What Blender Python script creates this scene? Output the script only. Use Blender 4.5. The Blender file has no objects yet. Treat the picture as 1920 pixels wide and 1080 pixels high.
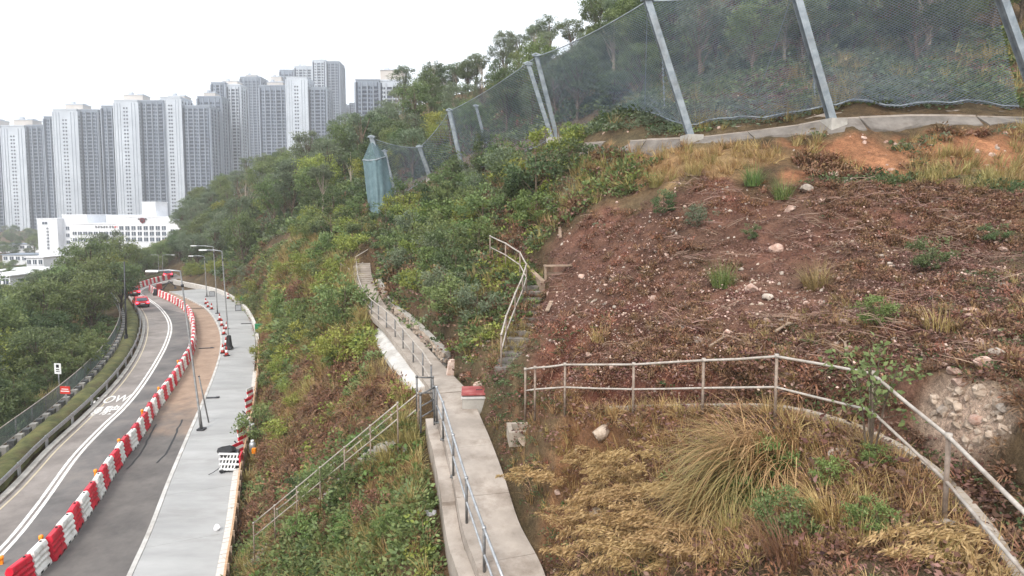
import bpy, bmesh, math, random
import numpy as np
from mathutils import Vector, Matrix

random.seed(7)
rng = np.random.default_rng(7)
SC = bpy.context.scene
COL = SC.collection

# ---------------------------------------------------------------- camera
CZ = 13.5                                   # metres above the road
PITCH = math.radians(4.0)
FPX = 1110.0                                # focal length in pixels of a 1920 wide picture
PX0, PY0 = 960.0, 400.0 + FPX * math.tan(PITCH)
cam_d = bpy.data.cameras.new('camera')
cam = bpy.data.objects.new('camera', cam_d)
COL.objects.link(cam)
cam.location = (0, 0, CZ)
cam.rotation_euler = (math.pi / 2 - PITCH, 0, 0)
cam_d.sensor_width = 36
cam_d.lens = FPX * 36 / 1920
cam_d.shift_y = -(540 - PY0) / 1920
cam_d.clip_start = 0.1
cam_d.clip_end = 6000
SC.camera = cam

# ---------------------------------------------------------------- sky, sun, exposure (white overcast)
SUN_EL, SUN_AZ = math.radians(48), math.radians(200)     # azimuth from +Y clockwise: behind the camera
world = bpy.data.worlds.new('World')
SC.world = world
world.use_nodes = True
wn, wl = world.node_tree.nodes, world.node_tree.links
wn.clear()
w_out = wn.new('ShaderNodeOutputWorld')
w_add = wn.new('ShaderNodeAddShader')
w_sky = wn.new('ShaderNodeTexSky')
w_sky.sky_type = 'NISHITA'
w_sky.sun_disc = False
w_sky.sun_elevation = SUN_EL
w_sky.sun_rotation = SUN_AZ
w_sky.air_density = 1.0
w_sky.dust_density = 4.0
w_bg = wn.new('ShaderNodeBackground')
w_bg.inputs['Strength'].default_value = 0.05
w_cl = wn.new('ShaderNodeBackground')                   # even white cloud deck over the whole sky
w_cl.inputs['Color'].default_value = (0.96, 0.985, 1.0, 1)
w_cl.inputs['Strength'].default_value = 0.82
wl.new(w_sky.outputs[0], w_bg.inputs['Color'])
wl.new(w_bg.outputs[0], w_add.inputs[0])
wl.new(w_cl.outputs[0], w_add.inputs[1])
wl.new(w_add.outputs[0], w_out.inputs['Surface'])

sun_d = bpy.data.lights.new('sun', 'SUN')
sun_d.energy = 1.5
sun_d.angle = math.radians(14)
sun_d.color = (1.0, 0.95, 0.88)
sun = bpy.data.objects.new('sun', sun_d)
COL.objects.link(sun)
sdir = Vector((math.sin(SUN_AZ) * math.cos(SUN_EL), math.cos(SUN_AZ) * math.cos(SUN_EL), math.sin(SUN_EL)))
sun.rotation_euler = sdir.to_track_quat('Z', 'Y').to_euler()
sun.location = sdir * 60

SC.view_settings.view_transform = 'Standard'
SC.view_settings.look = 'None'
SC.view_settings.gamma = 1
SC.view_settings.use_curve_mapping = False
SC.view_settings.exposure = 0.75
SC.render.engine = 'CYCLES'
SC.cycles.use_denoising = True
SC.cycles.max_bounces = 6
SC.cycles.diffuse_bounces = 3
SC.cycles.glossy_bounces = 2
SC.cycles.transmission_bounces = 3
SC.cycles.transparent_max_bounces = 8
SC.cycles.volume_bounces = 1
SC.cycles.caustics_reflective = False
SC.cycles.caustics_refractive = False

# ---------------------------------------------------------------- surveying: picture point -> place
CP, SP = math.cos(PITCH), math.sin(PITCH)
def ray(px, py):
    a = (px - PX0) / FPX
    b = (PY0 - py) / FPX
    return Vector((a, CP + b * SP, -SP + b * CP))
def at(px, py, d):                          # the place d metres ahead that is seen at px, py
    r = ray(px, py)
    t = d / r.y
    return Vector((r.x * t, d, CZ + r.z * t))
def onz(px, py, z=0.0):
    r = ray(px, py)
    t = (z - CZ) / r.z
    return Vector((r.x * t, r.y * t, z))
def pix(p):
    v = Vector(p) - Vector((0, 0, CZ))
    f = v.y * CP - v.z * SP
    u = v.y * SP + v.z * CP
    return PX0 + FPX * v.x / f, PY0 - FPX * u / f

# ---------------------------------------------------------------- tagging
def tag(o, label=None, cat=None, group=None, kind=None):
    if label: o['label'] = label
    if cat: o['category'] = cat
    if group: o['group'] = group
    if kind: o['kind'] = kind
    return o
def empty(name, loc=(0, 0, 0), rz=0.0, label=None, cat=None, group=None):
    o = bpy.data.objects.new(name, None)
    o.empty_display_size = 0.3
    COL.objects.link(o)
    o.location = loc
    o.rotation_euler = (0, 0, rz)
    return tag(o, label, cat, group)
def ordinal(n):
    w = ['first','second','third','fourth','fifth','sixth','seventh','eighth','ninth','tenth','eleventh','twelfth',
         'thirteenth','fourteenth','fifteenth','sixteenth','seventeenth','eighteenth','nineteenth']
    if n <= 19: return w[n - 1]
    tens = ['twenty','thirty','forty','fifty','sixty','seventy','eighty','ninety']
    tq = ['twentieth','thirtieth','fortieth','fiftieth','sixtieth','seventieth','eightieth','ninetieth']
    t, u = divmod(n, 10)
    return tq[t - 2] if u == 0 else tens[t - 2] + '-' + w[u - 1]

# ---------------------------------------------------------------- mesh builder
class MB:
    def __init__(s):
        s.v, s.f, s.m, s.n = [], [], [], 0
    def add(s, vs, fs, mi=0):
        b = s.n
        s.v.extend([tuple(v) for v in vs]); s.n += len(vs)
        for f in fs:
            s.f.append([i + b for i in f]); s.m.append(mi)
        return s
    def box(s, c, size, rz=0.0, mi=0, M=None, taper=1.0):
        x, y, z = size[0] / 2, size[1] / 2, size[2] / 2
        vs = [Vector((sx * x * (taper if sz > 0 else 1), sy * y * (taper if sz > 0 else 1), sz * z)) for sz in (-1, 1) for sy in (-1, 1) for sx in (-1, 1)]
        R = M if M is not None else Matrix.Rotation(rz, 3, 'Z')
        vs = [R @ v + Vector(c) for v in vs]
        return s.add(vs, [(0, 2, 3, 1), (4, 5, 7, 6), (0, 1, 5, 4), (2, 6, 7, 3), (0, 4, 6, 2), (1, 3, 7, 5)], mi)
    def tube(s, pts, r, n=8, mi=0, cap=True):
        pts = [Vector(p) for p in pts]
        rs = r if isinstance(r, (list, tuple)) else [r] * len(pts)
        rings, up0 = [], None
        for i, p in enumerate(pts):
            t = (pts[min(i + 1, len(pts) - 1)] - pts[max(i - 1, 0)])
            if t.length < 1e-9: t = Vector((0, 0, 1))
            t.normalize()
            if up0 is None:
                up0 = Vector((0, 0, 1)) if abs(t.z) < 0.9 else Vector((1, 0, 0))
            a = up0 - t * up0.dot(t)
            if a.length < 1e-6: a = t.orthogonal()
            a.normalize(); up0 = a
            b = t.cross(a)
            rings.append([p + (a * math.cos(k * 2 * math.pi / n) + b * math.sin(k * 2 * math.pi / n)) * rs[i] for k in range(n)])
        vs = [v for ring in rings for v in ring]
        fs = []
        for i in range(len(pts) - 1):
            for k in range(n):
                k2 = (k + 1) % n
                fs.append((i * n + k, i * n + k2, (i + 1) * n + k2, (i + 1) * n + k))
        if cap:
            fs.append(tuple(reversed(range(n))))
            fs.append(tuple((len(pts) - 1) * n + k for k in range(n)))
        return s.add(vs, fs, mi)
    def lathe(s, prof, c=(0, 0, 0), n=12, mi=0):
        vs, fs = [], []
        for r, z in prof:
            for k in range(n):
                a = 2 * math.pi * k / n
                vs.append((c[0] + r * math.cos(a), c[1] + r * math.sin(a), c[2] + z))
        for i in range(len(prof) - 1):
            for k in range(n):
                k2 = (k + 1) % n
                fs.append((i * n + k, i * n + k2, (i + 1) * n + k2, (i + 1) * n + k))
        fs.append(tuple(reversed(range(n)))); fs.append(tuple((len(prof) - 1) * n + k for k in range(n)))
        return s.add(vs, fs, mi)
    def prism(s, poly, z0, z1, mi=0):
        n = len(poly)
        vs = [(p[0], p[1], z0) for p in poly] + [(p[0], p[1], z1) for p in poly]
        fs = [tuple(reversed(range(n))), tuple(range(n, 2 * n))] + [(i, (i + 1) % n, n + (i + 1) % n, n + i) for i in range(n)]
        return s.add(vs, fs, mi)
    def build(s, name, mats, parent=None, smooth=False, link=True):
        me = bpy.data.meshes.new(name)
        me.from_pydata(s.v, [], s.f)
        for m in (mats if isinstance(mats, (list, tuple)) else [mats]): me.materials.append(m)
        if any(s.m): me.polygons.foreach_set('material_index', s.m)
        if smooth: me.polygons.foreach_set('use_smooth', [True] * len(me.polygons))
        me.update()
        return obj_of(name, me, parent, link)
def obj_of(name, me, parent=None, link=True):
    o = bpy.data.objects.new(name, me)
    if link: COL.objects.link(o)
    if parent is not None: o.parent = parent
    return o
def np_mesh(name, V, F, mats, mi=None, smooth=False, attrs=None):
    """V (n,3), F (m,k) index arrays -> mesh; attrs: name -> (n,) float values on the vertices"""
    me = bpy.data.meshes.new(name)
    V = np.asarray(V, np.float32); F = np.asarray(F, np.int32)
    k = F.shape[1]
    me.vertices.add(len(V)); me.vertices.foreach_set('co', V.ravel())
    me.loops.add(F.size); me.loops.foreach_set('vertex_index', F.ravel())
    me.polygons.add(len(F))
    me.polygons.foreach_set('loop_start', np.arange(0, F.size, k, dtype=np.int32))
    me.polygons.foreach_set('loop_total', np.full(len(F), k, np.int32))
    if mi is not None: me.polygons.foreach_set('material_index', np.asarray(mi, np.int32))
    if smooth: me.polygons.foreach_set('use_smooth', np.ones(len(F), bool))
    for m in (mats if isinstance(mats, (list, tuple)) else [mats]): me.materials.append(m)
    for an, av in (attrs or {}).items():
        av = np.asarray(av, np.float32)
        if av.ndim == 1:
            a = me.attributes.new(an, 'FLOAT', 'POINT'); a.data.foreach_set('value', av)
        else:
            a = me.attributes.new(an, 'FLOAT_COLOR', 'POINT')
            a.data.foreach_set('color', np.concatenate([av, np.ones((len(av), 1), np.float32)], 1).ravel())
    me.update(calc_edges=True)
    return me
def copy_tree(o, parent=None):
    c = o.copy(); COL.objects.link(c)
    if parent is not None: c.parent = parent
    for ch in o.children: copy_tree(ch, c)
    return c

# ---------------------------------------------------------------- materials
def srgb(r, g, b):
    def f(c):
        c /= 255.0
        return c / 12.92 if c <= 0.04045 else ((c + 0.055) / 1.055) ** 2.4
    return (f(r), f(g), f(b))
def new_mat(name):
    m = bpy.data.materials.new(name)
    m.use_nodes = True
    nt = m.node_tree
    return m, nt, nt.nodes['Principled BSDF']
def ramp2(nt, fac, c0, c1, p0=0.3, p1=0.7):
    r = nt.nodes.new('ShaderNodeValToRGB')
    r.color_ramp.elements[0].position = p0; r.color_ramp.elements[0].color = (*c0, 1)
    r.color_ramp.elements[1].position = p1; r.color_ramp.elements[1].color = (*c1, 1)
    nt.links.new(fac, r.inputs['Fac'])
    return r.outputs['Color']
def noise(nt, scale, detail=4, rough=0.6, coord='Object', vec=None, stretch=None):
    n = nt.nodes.new('ShaderNodeTexNoise')
    n.inputs['Scale'].default_value = scale; n.inputs['Detail'].default_value = detail; n.inputs['Roughness'].default_value = rough
    if vec is None:
        tc = nt.nodes.new('ShaderNodeTexCoord'); vec = tc.outputs[coord]
    if stretch:
        mp = nt.nodes.new('ShaderNodeMapping'); mp.inputs['Scale'].default_value = stretch
        nt.links.new(vec, mp.inputs['Vector']); vec = mp.outputs[0]
    nt.links.new(vec, n.inputs['Vector'])
    return n.outputs['Fac']
def mixc(nt, a, b, fac, mode='MIX'):
    m = nt.nodes.new('ShaderNodeMix'); m.data_type = 'RGBA'; m.blend_type = mode
    if isinstance(fac, (int, float)): m.inputs[0].default_value = fac
    else: nt.links.new(fac, m.inputs[0])
    for i, c in ((6, a), (7, b)):
        if isinstance(c, tuple): m.inputs[i].default_value = (*c[:3], 1)
        else: nt.links.new(c, m.inputs[i])
    return m.outputs[2]
def bump(nt, bsdf, fac, strength=0.3, dist=0.02):
    b = nt.nodes.new('ShaderNodeBump'); b.inputs['Strength'].default_value = strength; b.inputs['Distance'].default_value = dist
    nt.links.new(fac, b.inputs['Height']); nt.links.new(b.outputs[0], bsdf.inputs['Normal'])
def mat(name, c0, c1=None, scale=3.0, rough=0.75, metal=0.0, bmp=0.0, bdist=0.01, p0=0.35, p1=0.65, grime=None, gscale=0.7, spec=0.3, stretch=None, coord='Object', objvar=0.0):
    m, nt, b = new_mat(name)
    col = None
    if c1 is None: c1 = tuple(min(1, c * 1.18 + 0.004) for c in c0)
    vec = None
    if objvar:                                         # each copy gets its own stains
        oi0 = nt.nodes.new('ShaderNodeObjectInfo'); tc0 = nt.nodes.new('ShaderNodeTexCoord'); va = nt.nodes.new('ShaderNodeVectorMath'); va.operation = 'MULTIPLY_ADD'
        nt.links.new(oi0.outputs['Random'], va.inputs[0]); va.inputs[1].default_value = (37, 53, 19); nt.links.new(tc0.outputs[coord], va.inputs[2]); vec = va.outputs[0]
    col = ramp2(nt, noise(nt, scale, 5, 0.65, coord, vec, stretch), c0, c1, p0, p1)
    if grime:
        g = nt.nodes.new('ShaderNodeMath'); g.operation = 'MULTIPLY'
        gr = ramp2(nt, noise(nt, gscale, 6, 0.7, coord, vec, stretch), (0, 0, 0), (1, 1, 1), 0.5, 0.72)
        nt.links.new(gr, g.inputs[0]); g.inputs[1].default_value = grime[3] if len(grime) > 3 else 0.7
        col = mixc(nt, col, tuple(grime[:3]), g.outputs[0])
    if objvar:
        oi = nt.nodes.new('ShaderNodeObjectInfo')
        hs = nt.nodes.new('ShaderNodeHueSaturation')
        mr = nt.nodes.new('ShaderNodeMapRange'); mr.inputs[3].default_value = 1 - objvar; mr.inputs[4].default_value = 1 + objvar
        nt.links.new(oi.outputs['Random'], mr.inputs[0]); nt.links.new(mr.outputs[0], hs.inputs['Value'])
        nt.links.new(col, hs.inputs['Color']); col = hs.outputs[0]
    nt.links.new(col, b.inputs['Base Color'])
    b.inputs['Roughness'].default_value = rough; b.inputs['Metallic'].default_value = metal
    b.inputs['Specular IOR Level'].default_value = spec
    if bmp: bump(nt, b, noise(nt, scale * 4, 5, 0.7, coord), bmp, bdist)
    return m
def leaf_mat(name, dark, light, trans=0.25, objvar=0.18, huevar=0.02):
    """leaf colour varies from leaf to leaf (attribute lv) and from plant to plant"""
    m, nt, b = new_mat(name)
    at_ = nt.nodes.new('ShaderNodeAttribute'); at_.attribute_name = 'lv'
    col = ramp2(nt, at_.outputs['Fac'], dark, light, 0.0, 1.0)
    oi = nt.nodes.new('ShaderNodeObjectInfo')
    hs = nt.nodes.new('ShaderNodeHueSaturation')
    mr = nt.nodes.new('ShaderNodeMapRange'); mr.inputs[3].default_value = 1 - objvar; mr.inputs[4].default_value = 1 + objvar
    mh = nt.nodes.new('ShaderNodeMapRange'); mh.inputs[3].default_value = 0.5 - huevar; mh.inputs[4].default_value = 0.5 + huevar
    ml = nt.nodes.new('ShaderNodeMath'); ml.operation = 'FRACT'
    mm = nt.nodes.new('ShaderNodeMath'); mm.operation = 'MULTIPLY'; mm.inputs[1].default_value = 7.31
    nt.links.new(oi.outputs['Random'], mr.inputs[0]); nt.links.new(oi.outputs['Random'], mm.inputs[0]); nt.links.new(mm.outputs[0], ml.inputs[0])
    nt.links.new(ml.outputs[0], mh.inputs[0])
    nt.links.new(mr.outputs[0], hs.inputs['Value']); nt.links.new(mh.outputs[0], hs.inputs['Hue'])
    nt.links.new(col, hs.inputs['Color'])
    nt.links.new(hs.outputs[0], b.inputs['Base Color'])
    b.inputs['Roughness'].default_value = 0.55; b.inputs['Specular IOR Level'].default_value = 0.35
    tr = nt.nodes.new('ShaderNodeBsdfTranslucent'); nt.links.new(hs.outputs[0], tr.inputs['Color'])
    mx = nt.nodes.new('ShaderNodeMixShader'); mx.inputs[0].default_value = trans
    nt.links.new(b.outputs[0], mx.inputs[1]); nt.links.new(tr.outputs[0], mx.inputs[2])
    nt.links.new(mx.outputs[0], nt.nodes['Material Output'].inputs['Surface'])
    return m
M = {}
M['concrete'] = mat('weathered_concrete', srgb(150, 146, 140), srgb(182, 178, 171), 1.6, 0.85, bmp=0.25, grime=(*srgb(112, 104, 95), 0.55), gscale=0.9)
M['concrete_path'] = mat('path_concrete', srgb(144, 135, 126), srgb(174, 164, 154), 0.9, 0.88, bmp=0.2, grime=(*srgb(110, 96, 84), 0.75), gscale=1.0)
M['concrete_new'] = mat('fresh_footpath_concrete', srgb(147, 147, 146), srgb(170, 170, 169), 0.4, 0.6, bmp=0.12, grime=(*srgb(126, 124, 121), 0.65), gscale=0.5, stretch=(0.4, 1.3, 1), spec=0.4)
M['concrete_white'] = mat('limewashed_concrete', srgb(172, 170, 166), srgb(200, 198, 194), 1.2, 0.8, bmp=0.15, grime=(*srgb(134, 126, 117), 0.75), gscale=1.1)
M['concrete_dark'] = mat('stained_shotcrete', srgb(100, 95, 90), srgb(128, 122, 116), 1.5, 0.9, bmp=0.5, bdist=0.03, grime=(*srgb(84, 74, 66), 0.7), gscale=0.8)
M['concrete_edge'] = mat('kerb_concrete', srgb(186, 182, 176), srgb(214, 210, 204), 2, 0.8, bmp=0.15)
M['asphalt'] = mat('worn_asphalt', srgb(118, 112, 108), srgb(150, 143, 138), 0.35, 0.85, bmp=0.3, bdist=0.004, grime=(*srgb(98, 93, 90), 0.75), gscale=0.3)
M['asphalt_new'] = mat('patched_asphalt', srgb(90, 88, 87), srgb(118, 115, 113), 0.35, 0.85, bmp=0.3, bdist=0.004, grime=(*srgb(128, 120, 112), 0.65), gscale=0.35)
M['dirt_tan'] = mat('compacted_works_dirt', srgb(140, 108, 90), srgb(176, 146, 124), 0.35, 0.95, bmp=0.5, bdist=0.02, grime=(*srgb(122, 112, 106), 0.6), gscale=0.25)
M['paint'] = mat('road_paint', srgb(206, 204, 200), srgb(236, 234, 230), 2.5, 0.7, grime=(*srgb(150, 145, 142), 0.8), gscale=1.2)
M['paint_yellow'] = mat('edge_line_paint', srgb(176, 164, 140), srgb(196, 184, 160), 1.5, 0.7)
M['galv'] = mat('galvanised_steel', srgb(150, 153, 156), srgb(186, 189, 192), 6, 0.42, 0.55)
M['rail_paint'] = mat('pale_rail_paint', srgb(154, 147, 139), srgb(186, 178, 169), 8, 0.5, 0.1, grime=(*srgb(128, 108, 92), 0.8), gscale=2.2)
M['rail_post'] = mat('weathered_rail_post', srgb(122, 106, 94), srgb(152, 138, 126), 9, 0.65, 0.2, grime=(*srgb(96, 72, 58), 0.8), gscale=3)
M['rail_dark'] = mat('grey_rail_steel', srgb(92, 92, 92), srgb(126, 126, 126), 8, 0.5, 0.4)
M['bar_red'] = mat('red_barrier_plastic', srgb(196, 22, 48), srgb(222, 44, 66), 1.5, 0.42, grime=(*srgb(150, 62, 68), 0.85), gscale=2.6, spec=0.4, objvar=0.14)
M['bar_white'] = mat('white_barrier_plastic', srgb(226, 226, 222), srgb(246, 246, 243), 1.5, 0.42, grime=(*srgb(160, 150, 140), 0.85), gscale=2.6, spec=0.4, objvar=0.08)
M['lamp_orange'] = mat('amber_lens', srgb(236, 130, 20), srgb(250, 160, 40), 3, 0.25, spec=0.6)
M['black'] = mat('black_rubber', srgb(34, 34, 36), srgb(52, 52, 54), 5, 0.6)
M['dark_metal'] = mat('dark_steel', srgb(58, 58, 62), srgb(84, 84, 88), 5, 0.5, 0.5)
M['white_paint'] = mat('white_painted_metal', srgb(222, 224, 224), srgb(240, 241, 241), 3, 0.45)
M['red_paint'] = mat('red_painted_board', srgb(196, 54, 48), srgb(214, 72, 62), 3, 0.5)
M['red_cover'] = mat('faded_red_cover', srgb(140, 66, 66), srgb(168, 92, 90), 2.2, 0.8, grime=(*srgb(186, 150, 142), 0.6), gscale=2.5)
M['green_box'] = mat('green_plastic', srgb(36, 112, 70), srgb(52, 138, 88), 3, 0.5)
M['galv_dark'] = mat('weathered_lamp_steel', srgb(98, 98, 98), srgb(132, 132, 131), 4, 0.5, 0.35)
M['rock_pale'] = mat('pale_broken_rock', srgb(140, 122, 106), srgb(188, 172, 156), 3, 0.95, bmp=0.5, bdist=0.03)
M['kerb_old'] = mat('old_kerb_concrete', srgb(138, 128, 116), srgb(172, 162, 150), 2.5, 0.9, bmp=0.3, grime=(*srgb(104, 86, 70), 0.9), gscale=1.6)
M['wood'] = mat('site_timber', srgb(168, 134, 104), srgb(204, 172, 140), 3, 0.85, bmp=0.3, stretch=(0.3, 3, 3), grime=(*srgb(120, 92, 72), 0.6), gscale=1.5)
M['wood_old'] = mat('grey_old_timber', srgb(128, 110, 94), srgb(166, 146, 128), 3, 0.9, bmp=0.3)
M['bark'] = mat('bark', srgb(70, 60, 50), srgb(116, 102, 88), 4, 0.95, bmp=0.5, objvar=0.2)
M['bark_pale'] = mat('pale_bark', srgb(128, 118, 104), srgb(168, 158, 144), 4, 0.95, bmp=0.4, objvar=0.2)
M['rock'] = mat('pinkish_rock', srgb(150, 118, 104), srgb(202, 178, 164), 2.2, 0.9, bmp=0.6, bdist=0.05, objvar=0.18)
M['rock_grey'] = mat('grey_rock', srgb(136, 124, 114), srgb(180, 168, 156), 2.2, 0.9, bmp=0.6, bdist=0.05, objvar=0.18)
M['glass_dark'] = mat('dark_window_glass', srgb(60, 70, 82), srgb(84, 94, 106), 0.4, 0.15, spec=0.6)
M['tarp_white'] = mat('white_sheeting', srgb(206, 208, 212), srgb(236, 236, 238), 3, 0.6, bmp=0.4, bdist=0.03)
# ================================================================ the lie of the land
def poly_on_road(pts, z=0.0):
    return [onz(x, y, z) for x, y in pts]
ROAD_L = poly_on_road([(-260, 1170), (0, 945), (55, 890), (98, 843), (155, 790), (190, 755), (228, 712), (256, 670), (270, 634), (272, 603), (262, 580), (249, 563), (243, 553), (246, 543), (262, 533), (290, 523), (330, 514)])
LINE_W = poly_on_road([(-180, 1210), (0, 1037), (72, 951), (141, 856), (197, 797), (228, 768), (261, 729), (293, 680), (312, 643), (319, 616), (314, 596), (299, 577), (281, 563), (266, 553), (262, 547), (275, 538), (300, 530), (340, 522)])
BAR_L = poly_on_road([(20, 1120), (66, 1079), (100, 1043), (130, 1008), (158, 966), (186, 925), (207, 895), (229, 862), (264, 815), (288, 775), (317, 735), (338, 700), (354, 672), (362, 650), (364, 628), (361, 604), (354, 589), (344, 579), (327, 568), (304, 557), (287, 549), (281, 543)])
FP_L = poly_on_road([(205, 1180), (246, 1080), (281, 1002), (317, 907), (352, 823), (369, 784), (388, 740), (405, 695), (414, 660), (414, 628), (404, 602), (386, 580), (360, 565), (338, 555), (318, 548)])
FP_R = poly_on_road([(395, 1180), (411, 1080), (426, 999), (440, 897), (455, 830), (467, 770), (475, 715), (479, 650), (473, 614), (460, 588), (440, 568), (411, 552), (383, 544), (350, 537), (322, 531)])

def resample(pts, step):
    pts = [Vector(p) for p in pts]
    # Catmull-Rom
    fine = []
    for i in range(len(pts) - 1):
        p0, p1, p2, p3 = pts[max(i - 1, 0)], pts[i], pts[i + 1], pts[min(i + 2, len(pts) - 1)]
        n = max(4, int((p2 - p1).length / step * 2))
        for k in range(n):
            t = k / n
            fine.append(0.5 * ((2 * p1) + (p2 - p0) * t + (2 * p0 - 5 * p1 + 4 * p2 - p3) * t * t + (3 * p1 - p0 - 3 * p2 + p3) * t ** 3))
    fine.append(pts[-1])
    out, acc = [fine[0].copy()], 0.0
    for a, b in zip(fine, fine[1:]):
        L = (b - a).length
        while L > 1e-9 and acc + L >= step:
            t = (step - acc) / L
            a = a + (b - a) * t
            out.append(a.copy()); L = (b - a).length; acc = 0.0
        acc += L
    return out
def normals2d(pts):
    ns = []
    for i in range(len(pts)):
        t = pts[min(i + 1, len(pts) - 1)] - pts[max(i - 1, 0)]
        t.z = 0; t.normalize()
        ns.append(Vector((t.y, -t.x, 0)))          # to the right of travel
    return ns
def offset(pts, d):
    return [p + n * d for p, n in zip(pts, normals2d(pts))]
RL = resample(ROAD_L, 2.0); LW = resample(LINE_W, 1.0); BL = resample(BAR_L, 1.04); FL = resample(FP_L, 1.0); FR = resample(FP_R, 1.0)

# survey points: picture x, y and metres ahead
CTRL = [
 # terrace path and railing on the right
 (985,772,14.5),(1059,768,13.6),(1187,778,12.4),(1317,780,11.1),(1455,783,10.0),(1632,841,8.3),(1785,985,6.7),(1920,1164,5.3),(1590,790,9.6),(1750,872,8.1),(1890,1020,6.2),(1450,762,10.6),(1250,764,12.2),
 # grassy hollow in front of it
 (1300,900,10.2),(1300,1080,7.6),(1100,900,13.0),(1100,1000,11.0),(1150,1080,9.2),(1500,900,8.8),(1500,1080,6.5),(1700,1080,5.6),(1000,830,16.2),(980,900,14.2),(1010,1000,12.4),(1200,830,11.9),(1450,820,9.7),(1120,800,13.6),(1300,1300,5.6),(1050,1300,7.6),(1600,1300,4.6),
 # debris slope
 (985,640,19),(1100,650,17),(1300,620,14.5),(1450,600,13.5),(1650,640,11),(1900,700,8.7),(1900,850,7.1),(1700,720,9.6),(1050,500,24),(1300,500,19),(1600,500,16),(1900,520,13),(1450,420,20),(1200,420,23.5),(1750,420,18),(1900,420,17),
 (1600,350,20.3),(1750,352,19.6),(1900,356,19),(1500,340,21.5),(1300,335,23),(1150,360,27),(1050,400,29.5),
 (1700,330,22),(1900,330,21.5),(1560,318,23),(1620,245,24.6),(1760,240,24.2),(1900,240,23.8),(1480,262,25.4),
 (1300,292,25.3),(1150,302,29),(1300,264,27),(1100,272,33),(1562,232,25.2),(1220,280,28.6),
 (1700,212,26.2),(1900,210,25.8),(1450,240,27.2),(1300,252,28.2),
 # hillside behind the rock-fall barrier
 (1560,130,33),(1300,170,35),(1700,100,36),(1900,130,31),(1300,60,48),(1150,200,45),(1150,130,65),(1050,220,50),(950,250,64),(950,195,85),(860,285,70),(800,265,95),(740,330,72),(650,350,80),(600,385,76),(560,405,85),(520,425,95),(470,445,106),(420,472,117),(380,500,126),
 (1600,-20,46),(1900,0,42),(1300,-60,62),(1600,-200,62),(1900,-200,60),(1150,60,85),
 (1000,140,84),(900,185,104),(760,210,134),(700,262,140),(640,280,148),(560,315,152),(480,350,158),(400,390,165),(345,425,170),
 (1000,170,150),(760,262,200),(700,300,180),(640,320,190),(830,235,180),(560,345,220),(400,425,240),(480,385,200),(1300,0,150),(1900,-150,150),
 # spur left of the path
 (780,820,18.7),(700,690,27),(600,680,34),(540,620,46),(500,560,74),(600,520,48),(520,500,62),(552,478,64),(470,505,90),(660,1080,15.2),(650,900,21),(560,900,25.5),(560,1080,18),(800,1000,13.6),(740,900,17.6),(760,1080,13.2),(480,540,80),(445,535,97),(640,600,37),(660,520,43),(500,1000,22.2),(520,800,33),(530,700,42),(600,1300,13.4),(800,1300,9.8),
 # beside and above the walkway
 (670,482,43.5),(740,420,53),(700,402,56),(868,322,59),(830,450,42),(950,445,33),(900,380,42),(980,570,24.2),(940,690,19.5),(960,645,21),(987,545,25),(974,520,26.5),(919,482,30),(830,640,24.4),(850,560,28),(760,520,36),(720,540,36.5),(700,470,43),(800,380,52),(1000,330,38),(960,300,50),(1040,262,43),(905,740,19.2),(860,690,21),(960,740,17),(1020,560,23),
]
cw = [(p.x, p.y, p.z) for p in (at(*c) for c in CTRL)]
# along the road corridor and the low ground left of it
for p in resample(ROAD_L, 9.0)[1:]: cw.append((p.x, p.y, -0.05))
for p in offset(resample(ROAD_L, 12.0), -4.6): cw.append((p.x, p.y, -0.25))
for p in offset(resample(ROAD_L, 16.0)[:7], -13): cw.append((p.x, p.y, -2.6))
for p in offset(resample(ROAD_L, 20.0)[:5], -34): cw.append((p.x, p.y, -5.0))
for p in resample(FP_R, 9.0)[1:]: cw.append((p.x, p.y, 0.25))
cw += [(-100, 160, -4), (-112, 140, -3), (-150, 120, -6), (-150, 60, -6), (-90, 30, -5), (-60, 15, -3), (-60, 300, 22), (-170, 250, -4), (-200, 260, -6), (-300, 500, 4), (-150, 560, 12), (-60, 450, 10), (60, 420, 45),
       (-900, 900, 0), (0, 1000, 20), (900, 900, 40), (-2000, 2000, 0), (2000, 2000, 20), (-400, 200, -6), (-900, 300, -6), (300, 200, 80), (300, 60, 60), (120, 40, 40), (80, 90, 50), (-30, 8, 0), (-14, 8, 3.0), (40, 8, 14), (12, 4, 10.5), (0, 1, 9.0), (-8, 3, 4.5), (25, 15, 14.5), (60, 20, 28)]
S0, S1 = at(776, 788, 18.4), onz(462, 1040, 0.5)            # head and foot of the stairs
for f_ in (0.06, 0.3, 0.55, 0.8):
    q_ = S0.lerp(S1, f_); cw.append((q_.x, q_.y, q_.z - 0.15))
cw = np.array(cw)
def dom(x, y):
    yy = np.maximum(y, -3.0) + 8.0
    return x / yy, 0.75 * np.log(yy)
cu, cv = dom(cw[:, 0], cw[:, 1])
def kern(r2): return 0.5 * r2 * np.log(r2 + 1e-12)
_n = len(cw)
A = np.zeros((_n + 3, _n + 3))
A[:_n, :_n] = kern((cu[:, None] - cu) ** 2 + (cv[:, None] - cv) ** 2) + np.eye(_n) * 2e-4
A[:_n, _n] = 1; A[:_n, _n + 1] = cu; A[:_n, _n + 2] = cv
A[_n:, :_n] = A[:_n, _n:].T
scale_z = 1.0 / (cw[:, 1] + 8.0)            # heights are fitted as angles so that near and far weigh alike
wts = np.linalg.solve(A, np.concatenate([(cw[:, 2] - CZ) * scale_z, np.zeros(3)]))
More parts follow.
